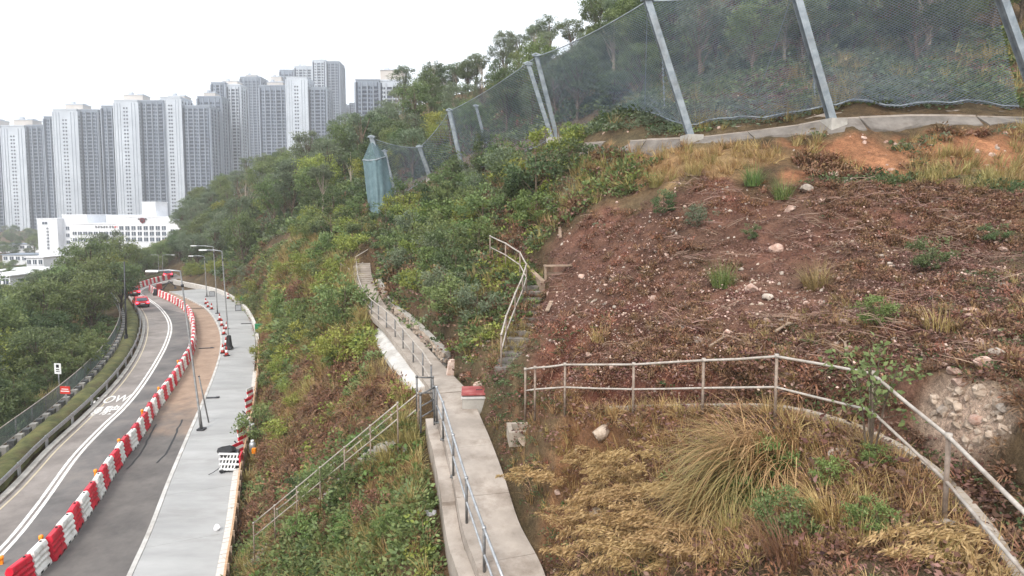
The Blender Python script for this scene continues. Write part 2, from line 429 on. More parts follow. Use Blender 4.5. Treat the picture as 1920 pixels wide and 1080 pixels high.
def tps(x, y):
    x = np.asarray(x, float); y = np.asarray(y, float)
    u, v = dom(x.ravel(), y.ravel())
    out = np.empty(len(u))
    for i in range(0, len(u), 20000):
        uu, vv = u[i:i + 20000], v[i:i + 20000]
        k = kern((uu[:, None] - cu) ** 2 + (vv[:, None] - cv) ** 2)
        out[i:i + 20000] = k @ wts[:_n] + wts[_n] + wts[_n + 1] * uu + wts[_n + 2] * vv
    return (out * (np.maximum(y.ravel(), -3.0) + 8.0) + CZ).reshape(x.shape)

_lat = rng.random((256, 256))
def vnoise(x, y):
    xi, yi = np.floor(x).astype(int), np.floor(y).astype(int)
    fx, fy = x - xi, y - yi
    fx = fx * fx * (3 - 2 * fx); fy = fy * fy * (3 - 2 * fy)
    g = lambda a, b: _lat[a & 255, b & 255]
    return (g(xi, yi) * (1 - fx) + g(xi + 1, yi) * fx) * (1 - fy) + (g(xi, yi + 1) * (1 - fx) + g(xi + 1, yi + 1) * fx) * fy - 0.5
def fbm(x, y, o=4):
    s, a = 0, 1.0
    for i in range(o):
        s = s + a * vnoise(x * 2 ** i + 17 * i, y * 2 ** i + 31 * i); a *= 0.5
    return s
def seg_dist(x, y, poly):
    """distance to a polyline, and the height of the nearest point"""
    best = np.full(x.shape, 1e18); zz = np.zeros(x.shape)
    for a, b in zip(poly, poly[1:]):
        dx, dy = b[0] - a[0], b[1] - a[1]
        L2 = dx * dx + dy * dy + 1e-12
        t = np.clip(((x - a[0]) * dx + (y - a[1]) * dy) / L2, 0, 1)
        d2 = (x - a[0] - t * dx) ** 2 + (y - a[1] - t * dy) ** 2
        m = d2 < best
        best = np.where(m, d2, best); zz = np.where(m, a[2] + t * (b[2] - a[2]), zz)
    return np.sqrt(best), zz
def inside(x, y, poly):
    r = np.zeros(x.shape, bool)
    n = len(poly)
    for i in range(n):
        a, b = poly[i], poly[(i + 1) % n]
        c = ((a[1] > y) != (b[1] > y)) & (x < (b[0] - a[0]) * (y - a[1]) / (b[1] - a[1] + 1e-12) + a[0])
        r ^= c
    return r
def sstep(t):
    t = np.clip(t, 0, 1); return t * t * (3 - 2 * t)
CORR = [tuple(p) for p in offset(resample(ROAD_L, 4.0), -0.9)] + [tuple(p) for p in reversed(offset(resample(FP_R, 4.0), 0.35))]

# walkway (three runs): centre line with heights, half width
WALK_A = [at(990, 1250, 9.9), at(963, 1085, 11.5), at(921, 985, 13.2), at(897, 893, 14.97), at(876, 823, 16.9), at(864, 790, 18.0), at(846, 735, 20.3)]
WALK_B = [at(846, 735, 20.3), at(800, 682, 24.2), at(770, 645, 27.4), at(738, 609, 31.0), at(715, 588, 33.6), at(697, 562, 36.0), at(686, 535, 38.6), at(680, 512, 41.0), at(678, 490, 43.2)]
LEDGE = offset(WALK_A, -0.95)
KPT = [at(*p) for p in ((1135, 767, 13.2), (1250, 764, 12.2), (1450, 764, 10.6), (1590, 796, 9.6), (1680, 836, 8.85), (1750, 882, 8.1), (1830, 966, 7.0), (1890, 1052, 6.15), (1970, 1190, 5.2))]
AP = [at(*p) for p in ((800, 722, 21.6), (776, 685, 24.6), (752, 652, 27.6), (728, 626, 30.4), (712, 612, 32.2))]
AQ = [at(*p) for p in ((764, 726, 21.8), (738, 686, 24.9), (718, 660, 27.6), (706, 640, 30.0), (699, 620, 32.0))]
APM = [a.lerp(c, 0.5) for a, c in zip(AP, AQ)]
STEPS = [at(950, 692, 19.3), at(968, 648, 21), at(985, 592, 23.2), at(1000, 548, 25), at(990, 520, 26.5), at(960, 500, 28.4), at(930, 484, 30)]
RUB = at(1818, 778, 8.5)
def ground(x, y, rough=True):
    x = np.asarray(x, float); y = np.asarray(y, float)
    shp = x.shape
    x, y = x.ravel(), y.ravel()
    z = tps(x, y)
    if rough:
        far = np.clip(y / 60.0, 0.15, 3.0)
        z = z + 0.16 * fbm(x * 0.9, y * 0.9) * np.clip(y / 15, 0.5, 1.5) + 0.10 * fbm(x * 3.1 + 7, y * 3.1, 2) * np.clip(1.6 - y / 40, 0, 1)
        z = z + np.where((x > 1) & (y > 11) & (y < 26), -0.32 * np.maximum(0, fbm(x * 0.75 + 0.15 * y + 3, y * 0.14 + 60, 3)) * np.clip((y - 11) / 3, 0, 1), 0) + 0.6 * far * fbm(x / 14, y / 14, 3)
    z = z + 0.5 * np.exp(-((x - RUB.x) ** 2 / 0.8 + (y - RUB.y) ** 2 / 1.1))
    # level the corridor of road and footpath
    dd, _ = seg_dist(x, y, CORR + [CORR[0]])
    ins = inside(x, y, CORR)
    w = sstep(dd / 2.2)
    z = np.where(ins, -0.25, np.where(dd < 2.2, (-0.02) * (1 - w) + z * w, z))
    for pl, hw, drop, bl in ((KPT, 0.3, 0.03, 0.5), (WALK_A, 0.78, 0.25, 0.7), (WALK_B, 0.72, 0.25, 0.9), (STEPS, 0.5, 0.12, 0.5), (LEDGE, 0.4, 0.95, 0.3), (APM, 0.6, 0.35, 0.3)):
        dd, pz = seg_dist(x, y, pl)
        w = sstep((dd - hw) / bl)
        z = np.where(dd < hw + bl, (pz - drop) * (1 - w) + z * w, z)
    return z.reshape(shp)
def gz(x, y): return float(ground(np.array([x]), np.array([y]))[0])
def hit(px, py, dmin=3.0, dmax=700.0):
    """where the sight line through px, py meets the ground"""
    r = ray(px, py)
    ds = np.geomspace(dmin, dmax, 500)
    t = ds / r.y
    zz = CZ + r.z * t - ground(r.x * t, ds)
    k = np.nonzero(zz < 0)[0]
    if len(k) == 0: return None
    k = k[0]
    if k == 0: d = ds[0]
    else:
        d = ds[k - 1] + (ds[k] - ds[k - 1]) * zz[k - 1] / (zz[k - 1] - zz[k] + 1e-12)
    p = at(px, py, d)
    return Vector((p.x, p.y, gz(p.x, p.y)))
def hits(pts): return [hit(*p) for p in pts]

# ---------------------------------------------------------------- soil zones (their real colours) as polygons on the ground
def zone(pts): return [tuple(p) for p in hits(pts) if p is not None]
Z = {
 'debris': zone([(985,700),(1010,560),(1060,430),(1250,360),(1480,350),(1900,360),(1920,720),(1700,700),(1450,660),(1150,690)]),
 'redlow': zone([(1000,700),(1050,590),(1400,600),(1620,680),(1640,740),(1300,760),(1050,765)]),
 'tan': zone([(1080,330),(1110,285),(1300,272),(1440,275),(1480,300),(1340,345),(1180,350)]),
 'cut': zone([(1480,335),(1490,262),(1560,246),(1920,246),(1920,335),(1700,337)]),
 'hollow': zone([(945,830),(1060,780),(1300,775),(1560,800),(1750,900),(1900,1079),(1060,1079)]),
 'spur': zone([(470,1079),(500,800),(500,620),(560,460),(650,520),(700,680),(790,800),(860,1079)]),
 'rubble': zone([(1740,740),(1800,715),(1890,740),(1900,820),(1800,830),(1750,800)]),
}
ANG = np.radians(np.concatenate([np.linspace(-75, -48, 40), np.linspace(-47.6, 47.6, 460), np.linspace(48, 80, 40)]))
RAD = np.concatenate([np.linspace(0.6, 3.8, 8), np.geomspace(4.0, 60, 330), np.geomspace(61, 260, 150), np.geomspace(270, 3200, 40)])
gx = (np.sin(ANG)[None, :] * RAD[:, None]); gy = (np.cos(ANG)[None, :] * RAD[:, None])
gzz = ground(gx, gy)
nA, nR = len(ANG), len(RAD)
V = np.stack([gx.ravel(), gy.ravel(), gzz.ravel()], 1)
ii = (np.arange(nR - 1)[:, None] * nA + np.arange(nA - 1)[None, :]).ravel()
Fq = np.stack([ii, ii + 1, ii + nA + 1, ii + nA], 1)
soil = np.tile(np.array(srgb(104, 92, 72)), (len(V), 1))
def paint(name, col, soft=0.8, amt=1.0, jit=1.6):
    poly = Z[name]
    x, y = V[:, 0], V[:, 1]
    jx = fbm(x * 0.8, y * 0.8) * jit; jy = fbm(x * 0.8 + 50, y * 0.8 + 9) * jit
    d, _ = seg_dist(x + jx, y + jy, poly + [poly[0]])
    sd = np.where(inside(x + jx, y + jy, poly), d, -d)
    w = sstep(sd / soft + 0.5)[:, None] * amt
    soil[:] = soil * (1 - w) + np.array(col) * w
paint('spur', srgb(112, 90, 70))
paint('debris', srgb(116, 89, 77))
paint('redlow', srgb(120, 82, 70), 1.6)
paint('tan', srgb(146, 126, 94))
paint('cut', srgb(156, 116, 88))
paint('hollow', srgb(134, 104, 78))
paint('rubble', srgb(222, 208, 192), 0.4, 1.0, 0.35)
# near things are seen through the soil: a few patches of paler and redder earth with shapes of their own
pn = fbm(V[:, 0] * 0.35 + 5, V[:, 1] * 0.35)[:, None]
soil = np.clip(soil * (1 + 0.55 * pn), 0.01, 0.9)
st_ = fbm(V[:, 0] * 1.7 + 33, V[:, 1] * 0.35 + V[:, 2] * 0.5, 4)[:, None]
soil = soil * (1 + 0.5 * st_)
soil[:, 0] *= 1 + 0.18 * fbm(V[:, 0] * 0.5 + 80, V[:, 1] * 0.5)
m_soil, nt, b = new_mat('hillside_soil')
a_ = nt.nodes.new('ShaderNodeAttribute'); a_.attribute_name = 'soil'
n1 = noise(nt, 3.0, 8, 0.75); n2 = noise(nt, 14.0, 6, 0.75)
c1 = mixc(nt, a_.outputs['Color'], ramp2(nt, n1, (0.45, 0.42, 0.42), (1.35, 1.3, 1.25), 0.3, 0.72), 1.0, 'MULTIPLY')
c2 = mixc(nt, c1, ramp2(nt, n2, (0.55, 0.52, 0.5), (1.4, 1.38, 1.35), 0.32, 0.7), 0.8, 'MULTIPLY')
n3 = noise(nt, 55.0, 5, 0.75)
c3 = mixc(nt, c2, ramp2(nt, n3, (0.4, 0.38, 0.37), (1.6, 1.58, 1.55), 0.34, 0.68), 0.75, 'MULTIPLY')
nt.links.new(c3, b.inputs['Base Color']); b.inputs['Roughness'].default_value = 0.95; b.inputs['Specular IOR Level'].default_value = 0.15
bump(nt, b, n2, 1.0, 0.1)
terr = obj_of('ground', np_mesh('ground', V, Fq, m_soil, smooth=True, attrs={'soil': soil}))
tag(terr, 'brown hillside soil and valley floor', kind='structure')

# ================================================================ road, works strip, footpath
def ribbon(name, a, b, z, m, kind='structure', label=None, parent=None, nseg=1):
    """sheet between two polylines with the same number of points"""
    mb = MB(); n = len(a)
    for p, q in zip(a, b):
        for k in range(nseg + 1):
            r = p.lerp(q, k / nseg); mb.v.append((r.x, r.y, z)); mb.n += 1
    for i in range(n - 1):
        for k in range(nseg):
            j = i * (nseg + 1) + k
            mb.f.append([j, j + 1, j + nseg + 2, j + nseg + 1]); mb.m.append(0)
    o = mb.build(name, m, parent)
    if kind: tag(o, label, kind=kind)
    return o
def even(pts, n):
    fine = resample(pts, 0.25)
    return [fine[round(i * (len(fine) - 1) / (n - 1))] for i in range(n)]
NR = 110
rl = even(ROAD_L, NR); lw = even(LINE_W, NR); bl = even(BAR_L, NR); fl = even(FP_L, NR); fr = even(FP_R, NR)
far_bar = [Vector(p) for p in poly_on_road([(285, 540), (300, 534), (330, 527), (350, 523)])]
bar_full = even(list(BAR_L) + far_bar[1:], NR)
ribbon('road', rl, bar_full, 0.0, M['asphalt'], label='two-lane asphalt road curving away', nseg=4)
# newer patch of asphalt beside the barriers and the dirt of the works strip
bl2, fl2 = even(BAR_L, NR), even(FP_L, NR)
ov = [p - n * 0.35 for p, n in zip(bl2, normals2d(bl2))]
m_works, nt, b = new_mat('works_surface')
tc = nt.nodes.new('ShaderNodeTexCoord'); sx = nt.nodes.new('ShaderNodeSeparateXYZ'); nt.links.new(tc.outputs['Object'], sx.inputs[0])
nz = noise(nt, 0.22, 6, 0.7); mad = nt.nodes.new('ShaderNodeMath'); mad.operation = 'MULTIPLY_ADD'; mad.inputs[1].default_value = 26.0; nt.links.new(nz, mad.inputs[0]); nt.links.new(sx.outputs['Y'], mad.inputs[2])
mr = nt.nodes.new('ShaderNodeMapRange'); mr.inputs[1].default_value = 47; mr.inputs[2].default_value = 56; nt.links.new(mad.outputs[0], mr.inputs[0])
ca = ramp2(nt, noise(nt, 0.5, 8, 0.7), srgb(80, 77, 76), srgb(116, 111, 107), 0.3, 0.72)
cd_ = ramp2(nt, noise(nt, 0.6, 9, 0.75), srgb(122, 100, 85), srgb(176, 152, 132), 0.28, 0.72)
nt.links.new(mixc(nt, ca, cd_, mr.outputs[0]), b.inputs['Base Color']); b.inputs['Roughness'].default_value = 0.92; bump(nt, b, noise(nt, 4.0, 8, 0.75), 0.5, 0.03)
ribbon('works_strip', ov, fl2, 0.006, m_works, label='patched asphalt and tan dirt between barriers and footpath', nseg=4)
# dark resurfaced half lane left of the barriers
lp, lq = even(LINE_W[:12], 60), even(BAR_L[:17], 60)
ribbon('resurfaced_lane', [p + (q - p) * 0.10 for p, q in zip(lp, lq)], [p + (q - p) * 0.97 for p, q in zip(lp, lq)], 0.004, M['asphalt_new'], label='darker resurfaced right-hand lane')
# double white line, pale edge line
lw2 = resample(LINE_W, 1.0)
for k, off in enumerate((-0.14, 0.14)):
    ribbon('lane_line', offset(lw2, off - 0.075), offset(lw2, off + 0.075), 0.012, M['paint'], label='%s of the two continuous white centre lines' % ('left' if k == 0 else 'right'))
rl2 = resample(ROAD_L, 1.0)
ribbon('edge_line', offset(rl2, 0.22), offset(rl2, 0.31), 0.012, M['paint_yellow'], label='pale edge line along the left kerb')
# kerb on the left
def extrude_profile(path, prof, name, m, parent=None, closed=True):
    """prof: (offset to the right, height) outline swept along path"""
    ns = normals2d(path); k = len(prof); mb = MB()
    for p, n in zip(path, ns):
        for o_, h in prof:
            q = p + n * o_; mb.v.append((q.x, q.y, p.z + h)); mb.n += 1
    for i in range(len(path) - 1):
        for j in range(k if closed else k - 1):
            j2 = (j + 1) % k
            mb.f.append([i * k + j, (i + 1) * k + j, (i + 1) * k + j2, i * k + j2]); mb.m.append(0)
    if closed:
        mb.f.append(list(range(k))); mb.m.append(0)
        mb.f.append([(len(path) - 1) * k + j for j in reversed(range(k))]); mb.m.append(0)
    return mb.build(name, m, parent)
rl1 = resample(ROAD_L, 1.2)
tag(extrude_profile(rl1, [(0.0, -0.1), (0.0, 0.11), (-0.04, 0.13), (-0.3, 0.13), (-0.3, -0.1)], 'kerb', M['concrete']), 'concrete kerb on the left of the road', kind='structure')
# footpath: concrete bays poured one after another, with a white upstand edge
fpL, fpR = resample(FP_L, 0.25), resample(FP_R, 0.25)
tag(extrude_profile(resample(FP_L, 1.0), [(-0.1, -0.1), (-0.1, 0.16), (0.08, 0.16), (0.08, -0.1)], 'footpath_kerb', M['concrete_white']), 'whitish kerb edge of the new footpath', kind='structure')
fp_root = empty('footpath', (0, 0, 0)); tag(fp_root, 'wide new footpath of pale grey concrete bays', kind='structure')
NB = 40
for i in range(NB):
    # bays about 3.2 m long near the camera
    f0, f1 = (i / NB), ((i + 1) / NB)
    def pt(poly, f): return poly[min(len(poly) - 1, round(f * (len(poly) - 1)))]
    def across(a): return min(fpR, key=lambda q: (q - a).length_squared)
    mb = MB(); nb = 4
    h = 0.13 + 0.014 * random.random()
    for k in range(nb + 1):
        f = f0 + (f1 - f0) * k / nb
        a = pt(fpL, f); c = across(a)
        d_ = (c - a).normalized()
        a = a + d_ * 0.085; c = c - d_ * 0.0
        mb.v += [(a.x, a.y, h), (c.x, c.y, h), (a.x, a.y, -0.2), (c.x, c.y, -0.2)]; mb.n += 4
    for k in range(nb):
        j = 4 * k
        mb.f += [[j, j + 1, j + 5, j + 4], [j + 2, j + 6, j + 7, j + 3], [j, j + 4, j + 6, j + 2], [j + 1, j + 3, j + 7, j + 5]]; mb.m += [0] * 4
    j = 4 * nb
    mb.f += [[0, 2, 3, 1], [j, j + 1, j + 3, j + 2]]; mb.m += [0, 0]
    mb.build('bay', M['concrete_new'], fp_root)
# ================================================================ walkway, steps, walls and railings on the slope
def sweep(path, half_l, half_r, z0, z1):
    ns = normals2d(path)
    return [(p - n * half_l, p + n * half_r, p.z + z0, p.z + z1) for p, n in zip(path, ns)]
def slab(mb, secs):
    b = mb.n
    for a, c, z0, z1 in secs:
        mb.v += [(a.x, a.y, z1), (c.x, c.y, z1), (a.x, a.y, z0), (c.x, c.y, z0)]; mb.n += 4
    for k in range(len(secs) - 1):
        j = b + 4 * k
        mb.f += [[j, j + 1, j + 5, j + 4], [j + 2, j + 6, j + 7, j + 3], [j, j + 4, j + 6, j + 2], [j + 1, j + 3, j + 7, j + 5]]; mb.m += [0] * 4
    j = b + 4 * (len(secs) - 1)
    mb.f += [[b, b + 2, b + 3, b + 1], [j, j + 1, j + 3, j + 2]]; mb.m += [0, 0]
def bays(path, hl, hr, thick, blen, name, m, parent, gap=0.012):
    fine = resample(path, 0.1)
    nper = max(2, int(blen / 0.1))
    for i in range(0, len(fine) - 1, nper):
        seg = fine[i:i + nper + 1]
        if len(seg) < 3: break
        seg = [seg[0].lerp(seg[1], 0.12)] + seg[1:-1:3] + [seg[-1].lerp(seg[-2], 0.0)]
        mb = MB(); dz = random.uniform(-0.004, 0.004)
        slab(mb, sweep(seg, hl, hr, -thick, dz))
        mb.build(name, m, parent)
walk = empty('walkway', WALK_A[1]); tag(walk, 'narrow concrete walkway running along the slope', kind='structure')
walk.location = (0, 0, 0)
bays(WALK_A, 0.66, 0.66, 0.32, 2.4, 'bay', M['concrete_path'], walk)
bays(WALK_B[:-2], 0.6, 0.6, 0.3, 2.4, 'bay', M['concrete_path'], walk)
# upper end: short flight of steps
fine = resample(WALK_B[-3:], 0.45)
for i, p in enumerate(fine[:-1]):
    mb = MB(); q = fine[i + 1]
    slab(mb, [(a, c, z0, p.z) for a, c, z0, z1 in sweep([p, q], 0.6, 0.6, -0.6, 0)])
    mb.build('step', M['concrete_path'], walk)
# ledge beside the walkway on the valley side, cast in lengths
led = empty('walkway_ledge', (0, 0, 0)); tag(led, 'stepped concrete ledge below the walkway railing', kind='structure')
fine = resample(WALK_A, 0.2)
for i in range(0, len(fine) - 8, 8):
    seg = fine[i:i + 9:2]
    ns = normals2d(seg); mb = MB()
    h = -0.22 - 0.05 * ((i // 8) % 3)
    secs = [(p - n * 1.0, p - n * 0.668, p.z - 1.1, p.z + h) for p, n in zip(seg, ns)]
    slab(mb, secs); mb.build('ledge_block', M['concrete_path'], led)
# lime-washed apron left of the far run
mb = MB()
for a, c in zip(AP, AQ):
    a = a + Vector((0, 0, -0.03)); c = c + Vector((0, 0, -0.08))
    mb.v += [tuple(c), tuple(a), (c.x, c.y, c.z - 1.2), (a.x, a.y, a.z - 1.2)]; mb.n += 4
for k in range(len(AP) - 1):
    j = 4 * k
    mb.f += [[j, j + 1, j + 5, j + 4], [j, j + 4, j + 6, j + 2], [j + 1, j + 3, j + 7, j + 5]]; mb.m += [0] * 3
mb.f += [[0, 2, 3, 1], [len(mb.v) - 4, len(mb.v) - 3, len(mb.v) - 1, len(mb.v) - 2]]; mb.m += [0, 0]
tag(mb.build('apron', M['concrete_white']), 'whitish concrete apron below the far walkway railing', kind='structure')

# rubble masonry wall on the hill side of the far run
wall = empty('stone_wall', WALK_B[1], label='low rubble stone retaining wall beside the far walkway', cat='wall')
wp = [p + n * 0.72 for p, n in zip(WALK_B[1:7], normals2d(WALK_B[1:7]))]
wp = resample(wp, 0.34); wn_ = normals2d(wp)
inv = Vector(WALK_B[1])
core = MB(); slab(core, [(p + n * 0.04 - inv, p + n * 0.30 - inv, p.z - 0.4 - inv.z, p.z + 0.42 - inv.z) for p, n in zip(wp, wn_)])
core.build('wall_core', M['concrete'], wall)
def stone_mesh(name, sx, sy, sz, m, seed, sub=2, rough=0.22):
    r = random.Random(seed)
    bm = bmesh.new(); bmesh.ops.create_icosphere(bm, subdivisions=sub, radius=0.5)
    dirs = [Vector((r.gauss(0, 1), r.gauss(0, 1), r.gauss(0, 1))).normalized() for _ in range(13)]
    offs = [r.uniform(0.24, 0.42) for _ in dirs]
    for v in bm.verts:
        p = v.co.copy()
        for d_, o_ in zip(dirs, offs):                # chop flat facets
            k = p.dot(d_)
            if k > o_: p -= d_ * (k - o_)
        p *= 1 + rough * (r.random() - 0.5) * 0.5
        v.co = Vector((p.x * sx, p.y * sy, p.z * sz)) * 1.2
    me = bpy.data.meshes.new(name); bm.to_mesh(me); bm.free()
    me.materials.append(m)
    return me
M['wall_rock'] = mat('mortared_wall_stone', srgb(128, 114, 102), srgb(164, 150, 136), 3, 0.9, bmp=0.5, objvar=0.1)
wst = [stone_mesh('wall_stone', 0.36, 0.3, 0.26, M['wall_rock'], 40 + k, 1) for k in range(5)]
for i, (p, n) in enumerate(zip(wp, wn_)):
    for j in range(2):
        if random.random() < 0.06: continue
        o = obj_of('stone', wst[random.randrange(5)], wall)
        q = p - inv + n * (0.04 + random.uniform(-0.03, 0.05))
        o.location = (q.x + random.uniform(-0.06, 0.06), q.y + random.uniform(-0.06, 0.06), q.z + 0.05 + 0.23 * j + random.uniform(-0.04, 0.04))
        o.rotation_euler = (random.uniform(-.3, .3), random.uniform(-.3, .3), math.atan2(n.x, -n.y) + random.uniform(-.3, .3))
        s = random.uniform(0.85, 1.2); o.scale = (s, s, s)

def railing(name, bases, label, height=1.08, rails=(1.0, 0.5), mr='rail_paint', mp='rail_post', r=0.03, rp=0.032, posts=None, foot=0.15, tops=None, plates=False, group=None):
    """posts on the base points, pipe rails between them"""
    o0 = Vector(bases[0])
    root = empty(name, o0, label=label, cat='railing', group=group)
    B = [Vector(b) - o0 for b in bases]
    T = [Vector(t) - o0 for t in tops] if tops else [b + Vector((0, 0, height)) for b in B]
    for i, (b, t) in enumerate(zip(B, T)):
        if posts is not None and i not in posts: continue
        mb = MB(); mb.tube([b - (t - b).normalized() * foot, t], rp, 8); 
        po = mb.build('post', M[mp], root, True)
        mb = MB(); mb.tube([t + Vector((0, 0, -0.02)), t + Vector((0, 0, 0.045))], rp * 1.35, 8); mb.build('collar', M[mr], po, True)
        if plates:
            mb = MB(); mb.box(b + Vector((0, 0, 0.01)), (0.16, 0.16, 0.03)); mb.build('base_plate', M[mp], po)
    for k, f in enumerate(rails):
        pts = [b.lerp(t, f) for b, t in zip(B, T)]
        # sag and slight hand-made unevenness
        pp = []
        for a, c in zip(pts, pts[1:]):
            pp.append(a); pp.append(a.lerp(c, 0.5) + Vector((0, 0, random.uniform(-0.012, 0.008))))
        pp.append(pts[-1])
        mb = MB(); mb.tube(pp, r if k == 0 else r * 0.85, 8)
        mb.build('top_rail' if k == 0 else 'middle_rail', M[mr], root, True)
    return root
# right-hand railing round the hollow
railing('railing', [at(*p) for p in ((985, 772, 14.5), (1003, 770, 14.25), (1059, 768, 13.6), (1187, 776, 12.4), (1317, 779, 11.1), (1453, 783, 10.0), (1630, 838, 8.3), (1770, 985, 6.75), (1985, 1276, 4.6))],
        'pale pipe railing with two rails curving round the dry-grass hollow', 1.07, r=0.024, rp=0.028, foot=0.25)
# walkway railing, near run
near_b = [at(*p) for p in ((950, 1210, 10.2), (908, 1088, 11.65), (875, 984, 13.25), (850, 894, 14.97), (831, 824, 16.9), (819, 792, 18.0))]
r1 = railing('railing', near_b, 'grey pipe railing along the near part of the concrete walkway', 1.1, mr='galv', mp='rail_dark', plates=True, foot=0.05)
# landing: two short frames at the head of the stairs
fr_n = [at(819, 792, 18.0) + Vector((-0.08, 0.05, 0)), at(789, 806, 17.6)]
railing('railing', fr_n, 'short three-bar railing on the near side of the stair head', 1.1, rails=(1.0, 0.66, 0.36), mr='rail_dark', mp='rail_dark', r=0.026, foot=0.1)
fr_f = [at(812, 766, 19.3), at(782, 766, 19.0)]
railing('railing', fr_f, 'short two-bar railing on the far side of the stair head', 1.05, mr='rail_dark', mp='rail_dark', r=0.026, foot=0.1)
# far run
far_b = [at(*p) for p in ((809, 741, 20.6), (793, 712, 22.4), (775, 687, 24.4), (756, 661, 26.6), (741, 639, 28.6), (725, 623, 30.4), (710, 609, 32.2), (697, 598, 33.4), (684, 582, 35.2), (676, 564, 37.2), (671, 545, 39.6), (669, 520, 42.0))]
railing('railing', far_b, 'pale pipe railing along the far part of the concrete walkway', 1.1, mr='rail_paint', mp='rail_dark', foot=0.2)
railing('railing', [at(668, 522, 43.4), at(690, 508, 44.5), at(700, 498, 46)], 'short pale handrail climbing at the far end of the walkway', 1.6, rails=(1.0, 0.55), r=0.04, rp=0.045)
railing('railing', [at(668, 560, 40), at(655, 530, 42), at(640, 520, 44.5)], 'low pale railing branching left at the far end of the walkway', 1.0)
railing('railing', [at(557, 500, 62), at(550, 482, 64.5), at(545, 468, 67)], 'short pale railing on the crest of the brown spur', 1.15, r=0.045, rp=0.05)
# steps up the slope with their railing
st_b = [at(*p) for p in ((940, 690, 19.5), (949, 651, 21.0), (966, 604, 22.8), (980, 569, 24.2), (987, 545, 25.0), (975, 520, 26.5), (948, 500, 28.2), (919, 484, 30.0))]
railing('railing', st_b, 'bent pale railing beside the steps up the debris slope', 1.12, r=0.032, foot=0.3)
stp = empty('hill_steps', STEPS[0]); stp.location = (0, 0, 0); tag(stp, 'earth and concrete steps up the slope', kind='structure')
fine = resample(STEPS, 0.55)
for i, p in enumerate(fine[:-1]):
    q = fine[i + 1]
    mb = MB(); slab(mb, [(a, c, z0, p.z + 0.03) for a, c, z0, z1 in sweep([p, p.lerp(q, 0.93)], 0.42, 0.42, -0.5, 0)])
    mb.build('step', M['concrete_dark'], stp)
# concrete edging right of those steps
mb = MB(); E = [at(1018, 536, 25.2), at(1004, 522, 26.4), at(986, 505, 27.8)]
slab(mb, [(a, c, z0, z1) for a, c, z0, z1 in sweep(E, 0.1, 0.1, -0.4, 0.22)])
tag(mb.build('edging', M['wood_old']), 'grey timber edging beside the bent railing', 'edging')

# stairs down to the footpath
stair = empty('stairs', (0, 0, 0)); tag(stair, 'overgrown concrete stairs down to the footpath', kind='structure')
NSt = 36; spts = []
for i in range(NSt + 1):
    f = i / NSt; p = S0.lerp(S1, f)
    zt = S0.z + (S1.z - S0.z) * f
    spts.append(Vector((p.x, p.y, gz(p.x, p.y) + 0.04)))
for _ in range(3):
    for i in range(1, NSt): spts[i].z = (spts[i - 1].z + spts[i].z + spts[i + 1].z) / 3
for a, c in zip(spts, spts[1:]):
    mb = MB(); slab(mb, [(u, w, z0, a.z) for u, w, z0, z1 in sweep([a, c], 0.42, 0.42, -0.5, 0)])
    mb.build('step', M['concrete'], stair)
sn = Vector(((S1 - S0).y, -(S1 - S0).x, 0)).normalized()
for side, lab in ((-0.55, 'thin sloping railing on the near side of the overgrown stairs'), (0.55, 'thin sloping railing on the far side of the overgrown stairs')):
    bs = [S0.lerp(S1, i / NSt) + Vector((0, 0, -0.12)) + sn * side for i in range(1, NSt, 5)]
    railing('railing', bs, lab, 0.98, mr='rail_paint', mp='rail_post', r=0.023, rp=0.024, rails=(1.0, 0.5), foot=0.9)

# kerb of the terrace path, cast in lengths
tk = empty('path_kerb', (0, 0, 0)); tag(tk, 'pale kerb curving round the hollow below the railing', kind='structure')
KP = resample(KPT, 0.1)
for i in range(0, len(KP) - 12, 12):
    seg = KP[i:i + 13:4]; seg[0] = seg[0].lerp(seg[1], 0.06)
    mb = MB(); slab(mb, sweep(seg, 0.07, 0.07, -0.35, 0.05 + random.uniform(-0.008, 0.008)))
    mb.build('kerb_stone', M['kerb_old'], tk)
# catch-water channel at the foot of the rock-fall barrier
ch = empty('catchwater', (0, 0, 0)); tag(ch, 'grey concrete catchwater ledge at the foot of the net barrier', kind='structure')
CHP = [hit(*p) for p in ((1100, 272), (1200, 266), (1290, 261), (1370, 254), (1430, 247))] + [hit(1500, 238), hit(1560, 226), hit(1620, 224), hit(1700, 222), hit(1800, 222), hit(1910, 224), hit(1990, 226)]
CHP = [p for p in CHP if p is not None]
CH = resample(CHP, 0.3)
for i in range(0, len(CH) - 9, 8):
    seg = CH[i:i + 9:4]; seg[0] = seg[0].lerp(seg[1], 0.02)
    mb = MB(); slab(mb, sweep(seg, 1.0, 0.15, -0.7, 0.12 + random.uniform(-0.03, 0.03)))
    mb.build('ledge_block', M['concrete_path'], ch)
    mb = MB(); slab(mb, sweep(seg, 1.3, -1.005, -0.7, 0.46 + random.uniform(-0.05, 0.08)))
    mb.build('upstand', M['concrete_path'], ch)
    mb = MB(); b0 = mb.n; ns = normals2d(seg)
    for p, n in zip(seg, ns):
        a = p + n * 0.153; c = p + n * 0.75
        mb.v += [(a.x, a.y, p.z + 0.05), (c.x, c.y, gz(c.x, c.y) + 0.05), (a.x, a.y, p.z - 0.8), (c.x, c.y, gz(c.x, c.y) - 0.6)]; mb.n += 4
    for k in range(len(seg) - 1):
        j = 4 * k; mb.f += [[j, j + 1, j + 5, j + 4], [j + 1, j + 3, j + 7, j + 5], [j, j + 4, j + 6, j + 2]]; mb.m += [0] * 3
    mb.f += [[0, 2, 3, 1], [len(mb.v) - 4, len(mb.v) - 3, len(mb.v) - 1, len(mb.v) - 2]]; mb.m += [0, 0]
    mb.build('shotcrete_face', M['concrete_dark'], ch)

